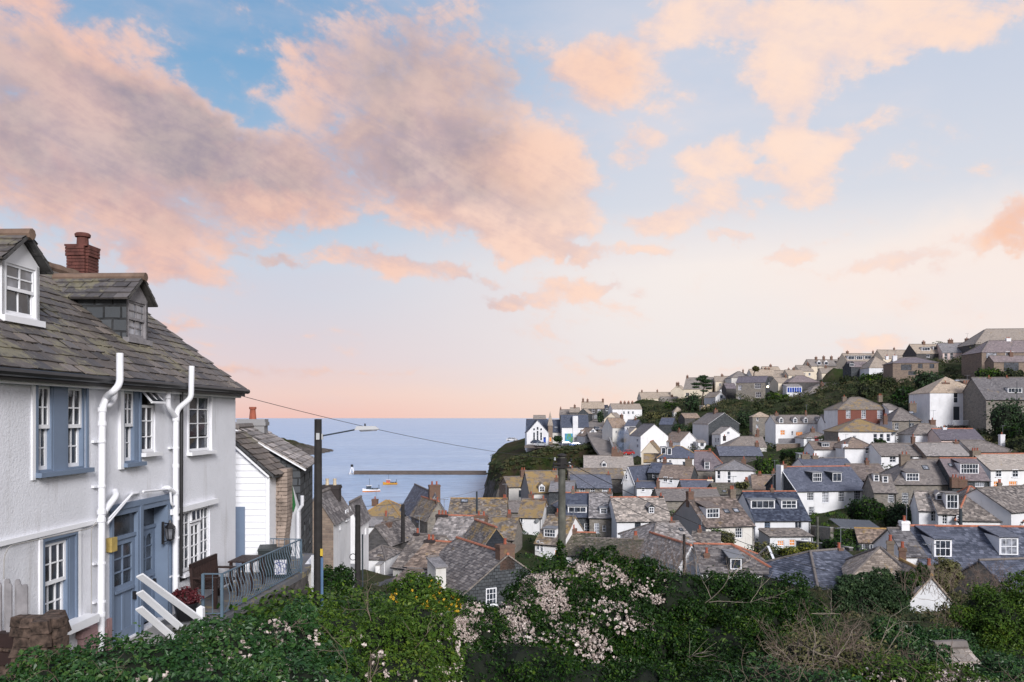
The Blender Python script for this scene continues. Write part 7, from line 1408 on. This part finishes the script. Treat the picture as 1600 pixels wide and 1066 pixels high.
# --- garden plants in the village: (name, label, px, py, Y, rx, rz, leaf size, material)
VB = [('dark_bush', 'round dark bush left of the big stone house', 1354, 798, 112, 36, 22, .3, 'darkshrub'), ('dark_bush', 'second dark bush in front of the stone house windows', 1405, 806, 110, 32, 22, .3, 'conifer'),
      ('dark_bush', 'small ball-shaped dark bush beneath the golden pyramid roof', 1375, 693, 160, 12, 9, .35, 'darkshrub'), ('yellow_shrub', 'clipped yellow-gold shrub below the lit porch', 1232, 862, 86, 22, 9, .2, 'yellowshrub'),
      ('yellow_shrub', 'yellow shrub reaching right towards the slate-hung shed', 1262, 856, 87, 18, 8, .2, 'yellowshrub'), ('olive_shrub', 'round olive shrub right of the yellow shrubs', 1275, 875, 84, 18, 13, .2, 'olive'),
      ('dark_bush', 'dark hedge-like bush behind the round olive shrub', 1310, 852, 92, 32, 13, .25, 'darkshrub'), ('green_bush', 'leafy green bush left of the slate-hung shed', 1325, 838, 95, 26, 14, .22, 'brightshrub'),
      ('spiky_palm', 'small tufted plant below the orange lit porch windows', 1193, 858, 84, 14, 12, .3, 'olive'), ('potted_shrub', 'round dark shrub on the wall end with a yellow topknot', 1249, 892, 66, 12, 10, .15, 'darkshrub'),
      ('yellow_topknot', 'bright yellow-green spiky crown above the round dark shrub', 1248, 881, 66.2, 11, 5, .15, 'yellowshrub'), ('garden_bush', 'green bush against the cream cottage wall', 1121, 834, 94, 13, 10, .2, 'brightshrub'), ('garden_bush', 'brown twiggy bush beside the cream cottage window', 1136, 842, 93, 12, 12, .2, 'olive'),
      ('green_bush', 'bright green clump right of the dark roof with skylights', 1198, 728, 158, 24, 15, .4, 'brightshrub'), ('dark_bush', 'dark bush beneath the white terrace garden wall', 1235, 713, 176, 22, 10, .4, 'darkshrub'), ('brown_bush', 'rusty brown bush beside the pale garden hut', 1234, 722, 170, 11, 8, .35, 'olive'),
      ('yellow_bush', 'yellow flowering bush outside the orange lit windows at the right edge', 1581, 771, 122, 9, 8, .25, 'yellowshrub'), ('dark_bush', 'dark bush in the white forecourt left of the yellow flowering bush', 1572, 779, 120, 13, 5, .25, 'darkshrub'),
      ('ivy_tree', 'tall dark ivy-covered tree on the right-edge stone house', 1574, 655, 166, 26, 32, .45, 'conifer'), ('ivy_tree', 'broad dark bush under the ivy-covered tree at the right edge', 1590, 680, 160, 30, 20, .45, 'darkshrub'), ('green_bush', 'green bush cut by the right edge above the dark long roof', 1592, 698, 154, 16, 14, .4, 'hillscrub'),
      ('dark_tree', 'round dark conifer directly left of the wind-bent pine', 1081, 630, 300, 12, 15, .7, 'conifer'), ('dark_tree', 'broad dark tree between the stone bungalow and white townhouse', 1450, 598, 218, 22, 20, .6, 'conifer'), ('dark_tree', 'dark tree left of the broad tree below the stone bungalow', 1411, 618, 208, 22, 14, .6, 'darkshrub'),
      ('green_tree', 'green tree above the broad hipped tan bungalow', 1323, 594, 255, 16, 8, .6, 'hillscrub'), ('green_tree', 'bushy tree crowning the slope right of the hipped tan bungalow', 1360, 593, 245, 22, 10, .6, 'brightshrub'), ('dark_tree', 'dark mass of trees below the purple-roofed small house', 1360, 612, 226, 26, 15, .6, 'hillscrub'),
      ('dark_tree', 'tree at the left end of the stone bungalow garden', 1388, 597, 228, 16, 12, .6, 'hillscrub'), ('green_tree', 'green shrubs below the right-edge stone villa', 1545, 585, 208, 26, 10, .5, 'brightshrub'), ('green_tree', 'dark shrubs below the veranda range at the right edge', 1582, 586, 205, 24, 9, .5, 'hillscrub'),
      ('brown_tree', 'bare brownish tree beside the pale pink skyline house', 1528, 556, 240, 11, 18, .6, 'olive'), ('green_tree', 'round green tree just right of the pine on the slope', 1215, 622, 268, 26, 9, .6, 'brightshrub'), ('dark_tree', 'dark trees on the slope above the tower house', 1196, 636, 262, 26, 10, .6, 'hillscrub'),
      ('dark_tree', 'dark trees filling the slope left of the tower house', 1165, 655, 248, 12, 15, .6, 'conifer'), ('dark_tree', 'trees between the tower house and dormered terrace', 1240, 641, 246, 24, 9, .6, 'hillscrub'), ('dark_tree', 'dark row of trees behind the red brick house', 1415, 640, 204, 30, 11, .5, 'conifer'),
      ('dark_tree', 'evergreen thicket above the plain white gable end', 1055, 672, 262, 26, 11, .6, 'conifer'), ('dark_tree', 'hawthorn-like bush row under the long cream skyline house', 1018, 641, 335, 26, 8, .8, 'hillscrub'), ('green_tree', 'green bush row right of the hawthorn row below the skyline', 1052, 636, 325, 18, 8, .8, 'brightshrub'),
      ('brown_bush', 'brown bracken slope above the white gable end', 1030, 650, 305, 26, 7, .8, 'olive'), ('brown_bush', 'bracken covered bank right of the plain white gable end', 1052, 690, 236, 12, 9, .5, 'olive'), ('dark_tree', 'bush at the foot of the tall white house with slated gable', 1108, 702, 222, 7, 7, .4, 'darkshrub'),
      ('roadside_bush', 'dark bush row beside the steep hill road', 938, 652, 318, 5, 9, .7, 'conifer'), ('roadside_bush', 'bush beside the hall and the stone tower', 871, 686, 288, 7, 6, .5, 'darkshrub'), ('green_tree', 'scrub clump below the garden hut', 1068, 648, 288, 16, 7, .7, 'hillscrub'),
      ('green_tree', 'ferny green bank below the pampas grass', 1118, 655, 268, 22, 7, .6, 'hillscrub'), ('dark_tree', 'shrubs left of the tall white house with slated gable', 1088, 672, 250, 16, 8, .5, 'darkshrub'), ('overgrowth', 'straggly plant growing out of the dark overgrown roof', 1160, 758, 136, 14, 6, .3, 'olive'),
      ('dark_tree', 'thick shrubs behind the stone cottage with pyramid roof', 1455, 632, 196, 14, 12, .5, 'darkshrub'), ('green_bush', 'garden shrubs on the slope above the stone terrace wall', 1262, 710, 182, 12, 8, .4, 'hillscrub'), ('lane_bush', 'bright green weed tuft high on the lane wall', 566, 846, 82, 3, 5, .2, 'brightshrub'),
      ('lane_bush', 'dark plant at the foot of the white boat store', 609, 894, 82, 4, 7, .2, 'darkshrub')]
rngv = np.random.default_rng(5)
for i, (nm, lb, px, py, Y, rx, rz, ls, mt) in enumerate(VB):
    k = max(2, int(rx/rz*1.6)+1) if rx > rz*1.3 else 2; bl = []
    for j in range(k): f = (j+.5)/k*2-1; bl.append(B3(px+f*rx*.62, py+rngv.uniform(-.15, .25)*rz, Y+rngv.uniform(-1, 1)*.4*rx*Y/F, rx/k*1.35 if k > 2 else rx*.75, rz*rngv.uniform(.75, 1.05)))
    a = rx*rz*(Y/F)**2*math.pi; n = int(min(5200, max(260, a*5.5/(ls*ls*.4))))
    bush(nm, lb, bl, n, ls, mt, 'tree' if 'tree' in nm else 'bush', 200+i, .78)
# --- trees with a figure of their own
pn = thing('wind_bent_pine', 'lone wind-bent pine with a flat layered crown on the skyline', 'tree', P3(1096, 643, 300))
rg = np.random.default_rng(3); q = 300/F; T_ = [(0, 0, -1), (.3, 0, 12*q*.8), (0.6, 0, 28*q), (1.2, 0, 42*q), (2.2, 0, 50*q)]; MB().tube(T_, [.32, .26, .22, .17, .1], 7).build('trunk', MATS['bark'], pn)
bl = []
for (dx, dy, rx, rz) in ((-1, 50, 9, 2.6), (7, 47, 9, 2.6), (-6, 43, 9, 2.0), (9, 41, 8, 2.2), (2, 54, 7, 2.2), (-9, 38, 6, 1.6), (12, 36, 5, 1.5), (4, 32, 6, 1.3)): bl.append((dx*q, rg.uniform(-1, 1), dy*q, rx*q, rx*q*.8, rz*q)); MB().tube([(1.0, 0, min(dy, 45)*q-1.2), (dx*q, 0, dy*q)], [.1, .04], 5).build('branch', MATS['bark'], pn)
leaf_cloud(bl, 3800, .42, rg, face=None).build('crown', MATS['conifer'], pn)
pm = thing('cabbage_palm', 'small palm with a shaggy head above the skyline roofs', 'tree', P3(1177, 588, 318)); q = 318/F
MB().tube([(0, 0, -2), (.3, 0, 5*q), (1.0, 0, 11*q)], [.25, .2, .18], 7).build('trunk', MATS['bark'], pm); leaf_cloud([(1.1, 0, 12*q, 5*q, 5*q, 4*q)], 500, .8, rg, face=None, asp=.2).build('fronds', MATS['olive'], pm)
for lb, px, py, Y, s in (('clump of cream pampas plumes on the slope right of the pine', 1104, 641, 290, 10), ('smaller pink-tinged pampas clump beside the stone villa garden', 1145, 639, 284, 5), ('pale pampas tuft near the garden hut above the blue slate house', 1266, 703, 172, 6)):
    pg = thing('pampas_grass', lb, 'grass clump', P3(px, py+4, Y)); q = Y/F; leaf_cloud([(0, 0, 2*q, s*.8*q, s*.6*q, 4*q)], 350, .6, rg, face=None, asp=.15).build('leaves', MATS['olive'], pg)
    leaf_cloud([(rg.uniform(-1, 1)*s*q*.8, rg.uniform(-1, 1), (5+rg.uniform(0, 5))*q, .9*q, .9*q, 3*q) for _ in range(int(s*1.6))], int(s*140), .35, rg, face=None).build('plumes', MATS['plume'], pg)
# --- scrub that nobody could count: hillside, gaps between gardens, headland
def scatter(name, mat, cells, n, hs, leaf, seed, zf, per=46):
    rng = np.random.default_rng(seed); mb = MB(); HC = np.array([h['C'] for h in HOUSES]); HR = np.array([max(h['L'], h['D'])/2+.2 for h in HOUSES]); bl = []
    tot = sum(c[4] for c in cells)
    for (pa, pb, Ya, Yb_, wgt) in cells:
        m_ = int(n*wgt/tot)
        for _ in range(m_):
            Y = rng.uniform(Ya, Yb_); x = wx(rng.uniform(pa, pb), Y); dd = np.hypot(HC[:, 0]-x, HC[:, 1]-Y)
            if (dd < HR*.95+.6).any(): continue
            h = rng.uniform(*hs)*(1 if Y > 150 else .75); z = zf(x, Y)
            if z is None: continue
            bl.append((x, Y, z+h*.35, h*rng.uniform(.8, 1.4), h*rng.uniform(.8, 1.4), h*.8))
    B = np.array(bl); P = []; 
    leaf_cloud(B if len(B) < 2 else B, 1, leaf, rng)  # keep the generator in step
    N = len(B)*per; pick = np.repeat(np.arange(len(B)), per); d = rng.normal(size=(N, 3)); d /= np.linalg.norm(d, axis=1)[:, None]; d[:, 2] = np.abs(d[:, 2]); d[:, 1] = -np.abs(d[:, 1])*np.where(rng.random(N) < .8, 1, -1)
    P = B[pick, :3]+d*B[pick, 3:6]*(1-np.abs(rng.normal(0, .16, N)))[:, None]; nrm = d+rng.normal(0, .5, (N, 3))+(0, 0, .3); nrm /= np.linalg.norm(nrm, axis=1)[:, None]
    u = np.cross(nrm, rng.normal(size=(N, 3))); u /= np.linalg.norm(u, axis=1)[:, None]; v = np.cross(nrm, u); s = leaf*rng.uniform(.6, 1.4, N)[:, None]
    V = np.stack([P-u*s*.5, P-v*s*.35, P+u*s*.5, P+v*s*.35], 1).reshape(-1, 3); ct = rng.uniform(0, .75, len(B))[pick]; t = np.clip(ct+rng.normal(.1, .15, N), 0, 1)
    mb.addn(V, np.arange(N)[:, None]*4+np.array([0, 1, 2, 3]), t); o = mb.build(name, MATS[mat]); o['kind'] = 'stuff'; return o
gz = lambda x, y: ground_z(x, y)
LZ = {}
def gzc(x, y):
    k = (round(x/1.5), round(y/1.5))
    if k not in LZ: LZ[k] = None
    return 0
_pts = []
def gz_fast(x, y):
    i = min(max(int((np.searchsorted(ys_g, y))), 1), len(ys_g)-1); t = x/(y+70); j = min(max(int((t+1.15)/2.3*329), 0), 329); return float(ZG[i, j])
ys_g = np.concatenate([np.linspace(-40, 0, 9)[:-1], np.linspace(0, 90, 90)[:-1], np.linspace(90, 400, 200)[:-1], np.linspace(400, 640, 20)]); ZG = ZZ if False else LANDZ
scatter('hillside_scrub', 'hillscrub', [(960, 1120, 225, 345, 1.2), (1100, 1300, 205, 300, 1.6), (1280, 1680, 185, 325, 3.4), (1380, 1700, 140, 200, 1.)], 2300, (.9, 2.0), .5, 1, gz_fast)
scatter('garden_undergrowth', 'darkshrub', [(800, 1640, 60, 130, 2.2), (640, 1000, 110, 200, .6), (980, 1400, 120, 230, 1.5)], 1500, (.5, 1.0), .22, 2, gz_fast, 36)
scatter('foreground_undergrowth', 'darkshrub', [(380, 1300, 16, 34, 1.)], 800, (.5, 1.1), .12, 3, gz_fast, 70)
scatter('meadow_undergrowth', 'hillscrub', [(300, 1900, 12, 60, 1.)], 2600, (.3, .6), .12, 6, gz_fast, 44)
def hz(x, y):
    i = int(round((y-236)/.7)); j = int(round((x+34)/.7))
    if not (0 <= i < len(HLY) and 0 <= j < len(HLX)): return None
    z = HLZ[i, j]; return z-.1 if z > -21.5 and (HLE[i, j] < 6 or y < 276) else None
scatter('headland_scrub', 'hillscrub', [(745, 960, 250, 345, 1.)], 2200, (.5, 1.2), .5, 4, hz, 40)
# ================================================================== poles, wires, lamp, cars, walls, smoke
def pole(name, label, px, ptop, pbot, Y, r, mat='tar', lean=0.): 
    b = P3(px, pbot, Y); t = P3(px, ptop, Y); e = thing(name, label, 'pole', b); h = t[2]-b[2]
    MB().tube([(0, 0, -1.5), (lean*.5, 0, h*.5), (lean, 0, h)], [r*1.15, r*1.05, r*.92], 14).build('shaft', MATS[mat], e, smooth=False); return e, h
e, h = pole('lamp_pole', 'thick black timber pole carrying the street lamp arm beside the terrace', 497, 655, 960, 19.6, .095)
flat('lampgrey', (.45, .46, .47), .45, .08, 3.)
ar = MB().tube([(.05, 0, h-.42), (.85, 0, h-.27), (1.05, 0, h-.22)], .018, 8).build('lamp_arm', MATS['darkmetal'], e)
MB().hexa([(.9, -.07, h-.27), (1.5, -.07, h-.25), (1.5, .07, h-.25), (.9, .07, h-.27), (.95, -.05, h-.17), (1.4, -.05, h-.17), (1.4, .05, h-.17), (.95, .05, h-.17)]).build('lamp_head', MATS['lampgrey'], e)
MB().hexa([(1.05, -.06, h-.31), (1.42, -.06, h-.29), (1.42, .06, h-.29), (1.05, .06, h-.31), (1.0, -.065, h-.26), (1.47, -.065, h-.25), (1.47, .065, h-.25), (1.0, .065, h-.26)]).build('lamp_lens', MATS['netglass'], e)
MB().tube([(1.15, 0, h-.17), (1.15, 0, h-.11)], .02, 8).build('photocell', MATS['blackpaint'], e); MB().box(-.02, .06, -.12, -.09, h-.5, h-.34).box(.09, .12, -.03, .03, h-.5, h-.36).build('bracket', MATS['lampgrey'], e)
flat('bluepipe', (.09, .16, .28), .5, .1, 3.); MB().tube([(.11, -.07, -1.5), (.11, -.07, 1.4)], .035, 8).build('cable_guard', MATS['bluepipe'], e); flat('yellowtag', (.6, .42, .05), .5, .1, 3.); MB().box(.08, .14, -.12, -.08, 1.45, 1.62).build('pole_tag', MATS['yellowtag'], e)
e2, h2 = pole('lane_pole', 'slim dark pole standing at the lane edge by the boat store', 559, 789, 925, 50, .17); MB().tube([(.3, 0, -1), (.3, 0, 3.6)], .05, 8).build('signpost', MATS['darkmetal'], e2); MB().tube([(-.28+.2*math.cos(a), -.1, 2.2+.2*math.sin(a)) for a in np.linspace(0, 6.28, 13)], .025, 5).build('wire_coil', MATS['blackpaint'], e2)
e3, h3 = pole('short_pole', 'short black pole in front of the blue slate roof by the boats', 629.5, 788, 826, 88, .2)
flat('oldpole', (.10, .10, .085), .9, .5, 2., bump=.8)
e4, h4 = pole('telegraph_pole', 'weathered telegraph pole with insulators and ivy rising before the village', 878, 712, 905, 33, .15, 'oldpole')
MB().box(-.75/2, .75/2, -.2, -.1, h4-.52, h4-.44).box(-.36, .36, -.2, -.1, h4-.36, h4-.29).build('cross_arm', MATS['tar'], e4)
MB().lathe((0, 0, h4-.05), [(.17, 0), (.2, .04), (.18, .1), (.04, .14)], 12).lathe((0, -.02, h4-.5), [(.19, 0), (.2, .4)], 10).build('cap', MATS['tar'], e4)
for k, (x, z) in enumerate([(-.36, .52), (.34, .52), (-.34, .38), (.3, .38), (.36, .24), (-.3, .2)]): MB().lathe((x, -.15, h4-z), [(.03, 0), (.05, .03), (.035, .07), (.045, .1), (.02, .13)], 8).build('insulator', MATS['lampgrey' if k % 2 else 'blackpaint'], e4)
for i in range(5): z = 1.2+i*.6; MB().tube([(-.2, 0, z), (-.1, 0, z)], .012, 5).build('step_iron', MATS['darkmetal'], e4)
bush('pole_ivy', 'ivy clinging to the foot of the telegraph pole', [(wx(876, 33), 32.9, wz(880, 33), .3, .25, .7), (wx(880, 33), 32.9, wz(900, 33), .5, .35, .5), (wx(875, 33), 32.85, wz(852, 33), .14, .14, .25)], 2600, .1, 'darkshrub', 'climber', 300, .6, face=None)
e5, h5 = pole('black_post', 'thin black post standing beside the orange-edged roof', 1069, 835, 890, 40, .07)
e6, h6 = pole('garden_pole', 'brown weathered pole in the garden right of the lit porch', 1277.5, 808, 868, 92, .13, 'oldpole')
for lb, px, a, b_, Y, r in (('white-tipped slim pole before the stone cottage with pyramid roof', 1421, 656, 690, 172, .1), ('slim pole rising over the skyline terrace', 1278, 566, 590, 300, .12), ('tall slim aerial pole at the right edge house', 1589, 595, 640, 172, .06), ('pole standing in front of the orange hip roof dormer', 1501, 795, 822, 92, .18), ('dark flue pole on the lichen dashed roof', 745, 768, 785, 106, .12)):
    pole('slim_pole', lb, px, a, b_, Y, r, 'darkmetal')
def wire(label, a, b_, sag, r):
    a = np.array(a, float); b_ = np.array(b_, float); o = MB().tube([a+(b_-a)*t-np.array([0, 0, 4*sag*t*(1-t)]) for t in np.linspace(0, 1, 26)], r, 4, caps=False).build('overhead_wire', MATS['blackpaint']); tag(o, label, 'wire', 'overhead wires'); return o
T4 = P3(878, 718, 33)
wire('thin wire from the white house eaves over the sea to the telegraph pole', P3(330, 606, 18), T4, .25, .007)
wire('wire falling from the telegraph pole to the right across the slate roofs', T4, P3(1290, 892, 45), .35, .016)
wire('thinner wire leaving the telegraph pole towards the orange-edged roof', (T4[0], T4[1], T4[2]-.3), P3(1160, 868, 50), .5, .012)
wire('faint wire crossing between lane pole and roof by the boats', P3(559, 792, 50), P3(760, 762, 105), .4, .014)
# --- cars in the cliff-top yard
flat('carblue', (.04, .12, .34), .3, .05, 1., spec=.6); flat('cardark', (.03, .04, .07), .3, .05, 1., spec=.6); flat('carsilver', (.35, .37, .40), .3, .05, 1., spec=.6); flat('carwhite', (.7, .7, .72), .35, .04, 1.); flat('tyre', (.015, .015, .015), .8, .1, 2.); flat('taillight', (.4, .02, .02), .3, .1, 1.); flat('carred', (.35, .03, .03), .3, .05, 1.)
def car(label, px, py, Y, yaw, paint, L=4.2, H_=1.5):
    r = thing('parked_car', label, 'car', (wx(px, Y), Y, wz(py, Y)), math.radians(yaw), 'parked cars')
    W2 = .86; sec = [(-L/2, .35, .62), (-L/2+.08, .3, .82), (-L/2+.75, .25, .95), (L/2-.7, .25, .98), (L/2-.06, .3, .9), (L/2, .36, .6)]
    V = []
    for x, z0, z1 in sec: V += [(x, -W2, z0), (x, W2, z0), (x, W2, z1*.75+.1), (x, W2*.92, z1), (x, -W2*.92, z1), (x, -W2, z1*.75+.1)]
    n = 6; b = MB().add(V, [(i*n+j, i*n+(j+1) % n, (i+1)*n+(j+1) % n, (i+1)*n+j) for i in range(5) for j in range(n)]+[tuple(range(n))[::-1], tuple(range(5*n, 6*n))]); b.build('body', MATS[paint], r)
    cb = [(-L/2+.55, .93), (-L/2+1.25, H_-.06), (L/2-1.0, H_), (L/2-.25, .97)]; V = []
    for x, z in cb: k = .9 if z < 1.1 else .74; V += [(x, -W2*k, z), (x, W2*k, z)]
    MB().add(V, [(0, 1, 3, 2), (2, 3, 5, 4), (4, 5, 7, 6), (0, 2, 4, 6), (1, 7, 5, 3)]).build('windows', MATS['glass'], r)
    MB().hexa([(cb[1][0]-.02, -W2*.74, cb[1][1]-.03), (cb[2][0]+.02, -W2*.74, cb[2][1]-.03), (cb[2][0]+.02, W2*.74, cb[2][1]-.03), (cb[1][0]-.02, W2*.74, cb[1][1]-.03), (cb[1][0]+.1, -W2*.66, cb[1][1]+.04), (cb[2][0]-.1, -W2*.66, cb[2][1]+.04), (cb[2][0]-.1, W2*.66, cb[2][1]+.04), (cb[1][0]+.1, W2*.66, cb[1][1]+.04)]).build('roof', MATS[paint], r)
    pl = MB()
    for x0, z0, x1_, z1 in ((cb[0][0], cb[0][1], cb[1][0], cb[1][1]), (cb[3][0], cb[3][1], cb[2][0], cb[2][1]), (0, .95, 0, H_-.02)):
        for sg in (-1, 1): pl.beam((x0, sg*W2*(.9), z0), (x1_, sg*W2*.745, z1), .07, .05)
    pl.build('pillars', MATS[paint], r)
    for sx in (-L/2+.8, L/2-.8):
        for sy in (-1, 1): w_ = MB().tube([(sx, sy*.7, .33), (sx, sy*.88, .33)], .33, 14).build('wheel', MATS['tyre'], r); MB().tube([(sx, sy*.875, .33), (sx, sy*.895, .33)], .19, 10).build('rim', MATS['carsilver'], w_)
    for sy in (-.6, .6): MB().box(L/2-.06, L/2+.01, sy-.16, sy+.16, .62, .8).build('taillight', MATS['taillight'], r); MB().box(-L/2-.01, -L/2+.1, sy-.16, sy+.16, .58, .72).build('headlight', MATS['carwhite'], r)
    return r
car('bright blue car parked below the teal mural', 898.5, 698, 277, 6, 'carblue'); car('dark blue car half behind the bright blue one', 883, 696.5, 283, 10, 'cardark'); car('dark car nosing left in front of the white hall', 838, 694, 287, 175, 'cardark'); car('grey-silver car parked just before the white hall door', 846, 697.2, 279, 178, 'carsilver')
car('white car alone near the cliff top grass', 800, 689.5, 312, 160, 'carwhite', H_=1.4); car('dark car parked up the steep hill road', 948, 674.5, 283, 10, 'cardark'); car('black car behind the glazed gable on the hill road', 932, 673, 290, 95, 'cardark'); car('red car at the foot of the smoking chimneys', 981, 711, 228, 20, 'carred', 3.6)
# --- garden and retaining walls
def gwall(name, label, pts, h, mat, cat='wall', w=.4, low=1.5, y=None):
    P = [np.array(P3(*p)) for p in pts]; e = thing(name, label, cat, tuple(P[0])); m_ = MB()
    for a, b_ in zip(P, P[1:]):
        d = unit((b_-a)*(1, 1, 0)); s = np.array([d[1], -d[0], 0])*w/2; a0 = a-P[0]; b0 = b_-P[0]; lo = np.array([0, 0, low]); hi = np.array([0, 0, h])
        m_.hexa([a0-s-lo, a0+s-lo, b0+s-lo, b0-s-lo, a0-s+hi, a0+s+hi, b0+s+hi, b0-s+hi])
    m_.build('wall_body', MATS[mat], e); c = MB()
    for a, b_ in zip(P, P[1:]): c.beam(a-P[0]+(0, 0, h+.05), b_-P[0]+(0, 0, h+.05), w+.12, .1)
    c.build('coping', MATS['concrete'], e); return e
gwall('terrace_garden_wall', 'high brown stone wall below the dormered white terrace', [(1213, 704, 200), (1262, 703, 198)], 1.6, 'brownstone')
gwall('board_fence', 'grey board fence above the brown stone wall of the terrace', [(1216, 694, 204), (1256, 693, 202)], 1.3, 'greywood', 'fence', .12, .3)
gwall('garden_wall', 'stone garden wall along the dark hedge right of the lit porch', [(1246, 856, 98), (1300, 862, 92), (1330, 868, 88)], .8, 'darkstone')
gwall('garden_wall', 'stone wall between white house and stone house gardens', [(1268, 838, 112), (1300, 842, 104)], 1.4, 'stone')
gwall('forecourt_wall', 'white forecourt wall in front of the orange lit windows', [(1552, 782, 118), (1610, 780, 116)], 1.2, 'white')
gwall('cliff_wall', 'low stone wall along the cliff edge below the cars', [(860, 701, 272), (905, 703.5, 268), (930, 706, 264)], .7, 'stone')
gwall('road_wall', 'stone wall curving down the right side of the hill road', [(958, 705, 238), (953, 690, 262), (945, 672, 292)], 1.1, 'stone')
gwall('villa_wall', 'long stone wall at the foot of the tall square stone house', [(1140, 640, 284), (1170, 641, 282), (1195, 640, 280)], 2.4, 'stone')
gwall('hill_wall', 'pale wall under the wind-bent pine and white cottages', [(1093, 640, 296), (1135, 641, 292)], 1.4, 'darkstone')
gwall('lane_wall', 'whitewashed lane wall left of the lane pole', [(545, 935, 52), (553, 905, 62)], 1.1, 'white')
gwall('yard_wall', 'curving white wall of the boat store at the lane bend', [(590, 905, 74), (601, 893, 80), (607, 880, 88)], 1.2, 'white')
# --- carport by the stone house
cp = thing('carport', 'open timber carport with a corrugated grey roof below the stone house', 'carport', P3(1338, 838, 104)); q = 104/F
for x in (-28, -10, 10, 28): MB().box(x*q-.08, x*q+.08, -1.2, -1.04, -1, 14*q+.1).build('post', MATS['greywood'], cp); MB().beam((x*q, -1.12, 9*q), (x*q+.7, -1.12, 14*q), .1).build('brace', MATS['greywood'], cp)
MB().hexa([(-31*q, -1.6, 15*q), (31*q, -1.6, 12*q), (31*q, 2.2, 20*q), (-31*q, 2.2, 23*q), (-31*q, -1.6, 16*q), (31*q, -1.6, 13*q), (31*q, 2.2, 21*q), (-31*q, 2.2, 24*q)]).build('roof', MATS['lead'], cp)
cr = MB()
for i in range(24): x = (-31+62*i/23)*q; dz = -3*q*i/23; cr.beam((x, -1.6, 16*q+dz+.04), (x, 2.2, 24*q+dz+.04), .08, .05)
cr.build('corrugations', MATS['lead'], cp)
hut = thing('garden_hut', 'small pale green hut by the brown bush above the blue slate roofs', 'hut', P3(1254, 722, 168)); q = 168/F
MB().box(-8*q, 8*q, -1, 1, -1, 12*q).build('wall', MATS.get('hutgreen') or flat('hutgreen', (.28, .32, .28), .8, .15, 2.), hut); MB().hexa([(-9*q, -1.2, 12*q), (9*q, -1.2, 12*q), (9*q, 1.2, 13.5*q), (-9*q, 1.2, 13.5*q), (-9*q, -1.2, 13*q), (9*q, -1.2, 13*q), (9*q, 1.2, 14.5*q), (-9*q, 1.2, 14.5*q)]).build('roof', MATS['lead'], hut)
# lamp on the stone villa and at the blue roof by the boats
for lb, px, py, Y in (('glowing white lamp on the corner of the tall square stone house', 1199.5, 604.5, 281), ('warm wall lamp on the white wall behind the short black pole', 637, 833, 99)):
    l_ = thing('wall_lamp', lb, 'lamp', P3(px, py, Y)); m_ = bpy.data.materials.get('lamp_glow')
    if not m_:
        m_, nt_, b_ = newmat('lamp_glow'); b_.inputs['Emission Color'].default_value = (1, .75, .45, 1); b_.inputs['Emission Strength'].default_value = 9
    MB().lathe((0, 0, -.25*Y/280), [(.1*Y/280, 0), (.38*Y/280, .15), (.38*Y/280, .4), (.1*Y/280, .6)], 8).build('globe', m_, l_); MB().beam((0, .1, .1), (0, .8, .1), .1).build('bracket', MATS['darkmetal'], l_)
# balcony railing beside the gold lichened front roof, harbour steps
rb_ = thing('metal_stair', 'grey metal stair and railing between gold roofs left of the white cottage', 'stair', P3(806, 838, 108)); q = 108/F
for i in range(9): MB().box(-.5+0, .5, -.1, .25, (.0+i)*.18, (.0+i)*.18+.05).build('tread', MATS['lampgrey'], rb_, loc=((-2+i*.5)*1.0*.6, 0, -1))
for i in range(8): MB().box(-.03, .03, -.03, .03, 0, 1.5+i*.18).build('baluster', MATS['lampgrey'], rb_, loc=(-1.5+i*.36, -.3, -1)) 
MB().beam((-1.6, -.3, .5), (1.2, -.3, 1.9), .07).build('handrail', MATS['lampgrey'], rb_)
# smoke over the road
m_ = bpy.data.materials.new('smoke'); m_.use_nodes = True; nt_ = m_.node_tree; nt_.nodes.clear(); ot = nt_.nodes.new('ShaderNodeOutputMaterial'); vp = nt_.nodes.new('ShaderNodeVolumePrincipled'); nt_.links.new(vp.outputs[0], ot.inputs['Volume'])
vp.inputs['Color'].default_value = (.55, .68, .95, 1); tc_ = nt_.nodes.new('ShaderNodeTexCoord'); nz = nt_.nodes.new('ShaderNodeTexNoise'); nz.inputs['Scale'].default_value = .35; nz.inputs['Detail'].default_value = 3; nt_.links.new(tc_.outputs['Object'], nz.inputs['Vector'])
mr = nt_.nodes.new('ShaderNodeMapRange'); nt_.links.new(nz.outputs[0], mr.inputs[0]); mr.inputs[1].default_value = .38; mr.inputs[2].default_value = .62; mr.inputs[4].default_value = .45; nt_.links.new(mr.outputs[0], vp.inputs['Density'])
sm = MB(); q = 236/F; sm.lathe((0, 0, 0), [(.5, 0), (8*q, 8*q), (11*q, 18*q), (10*q, 28*q), (7*q, 38*q), (1*q, 44*q)], 14)
o = sm.build('chimney_smoke', m_, None, loc=P3(974, 710, 236)); o['kind'] = 'stuff'; o['label'] = 'blue wood smoke drifting up between the white cottages'
m_.cycles.volume_sampling = 'DISTANCE' if hasattr(m_.cycles, 'volume_sampling') else 'DISTANCE'
SC.cycles.volume_step_rate = 4; SC.cycles.volume_max_steps = 64
SC.cycles.max_bounces = 6; SC.cycles.diffuse_bounces = 3; SC.cycles.glossy_bounces = 2; SC.cycles.transmission_bounces = 2; SC.cycles.volume_bounces = 0
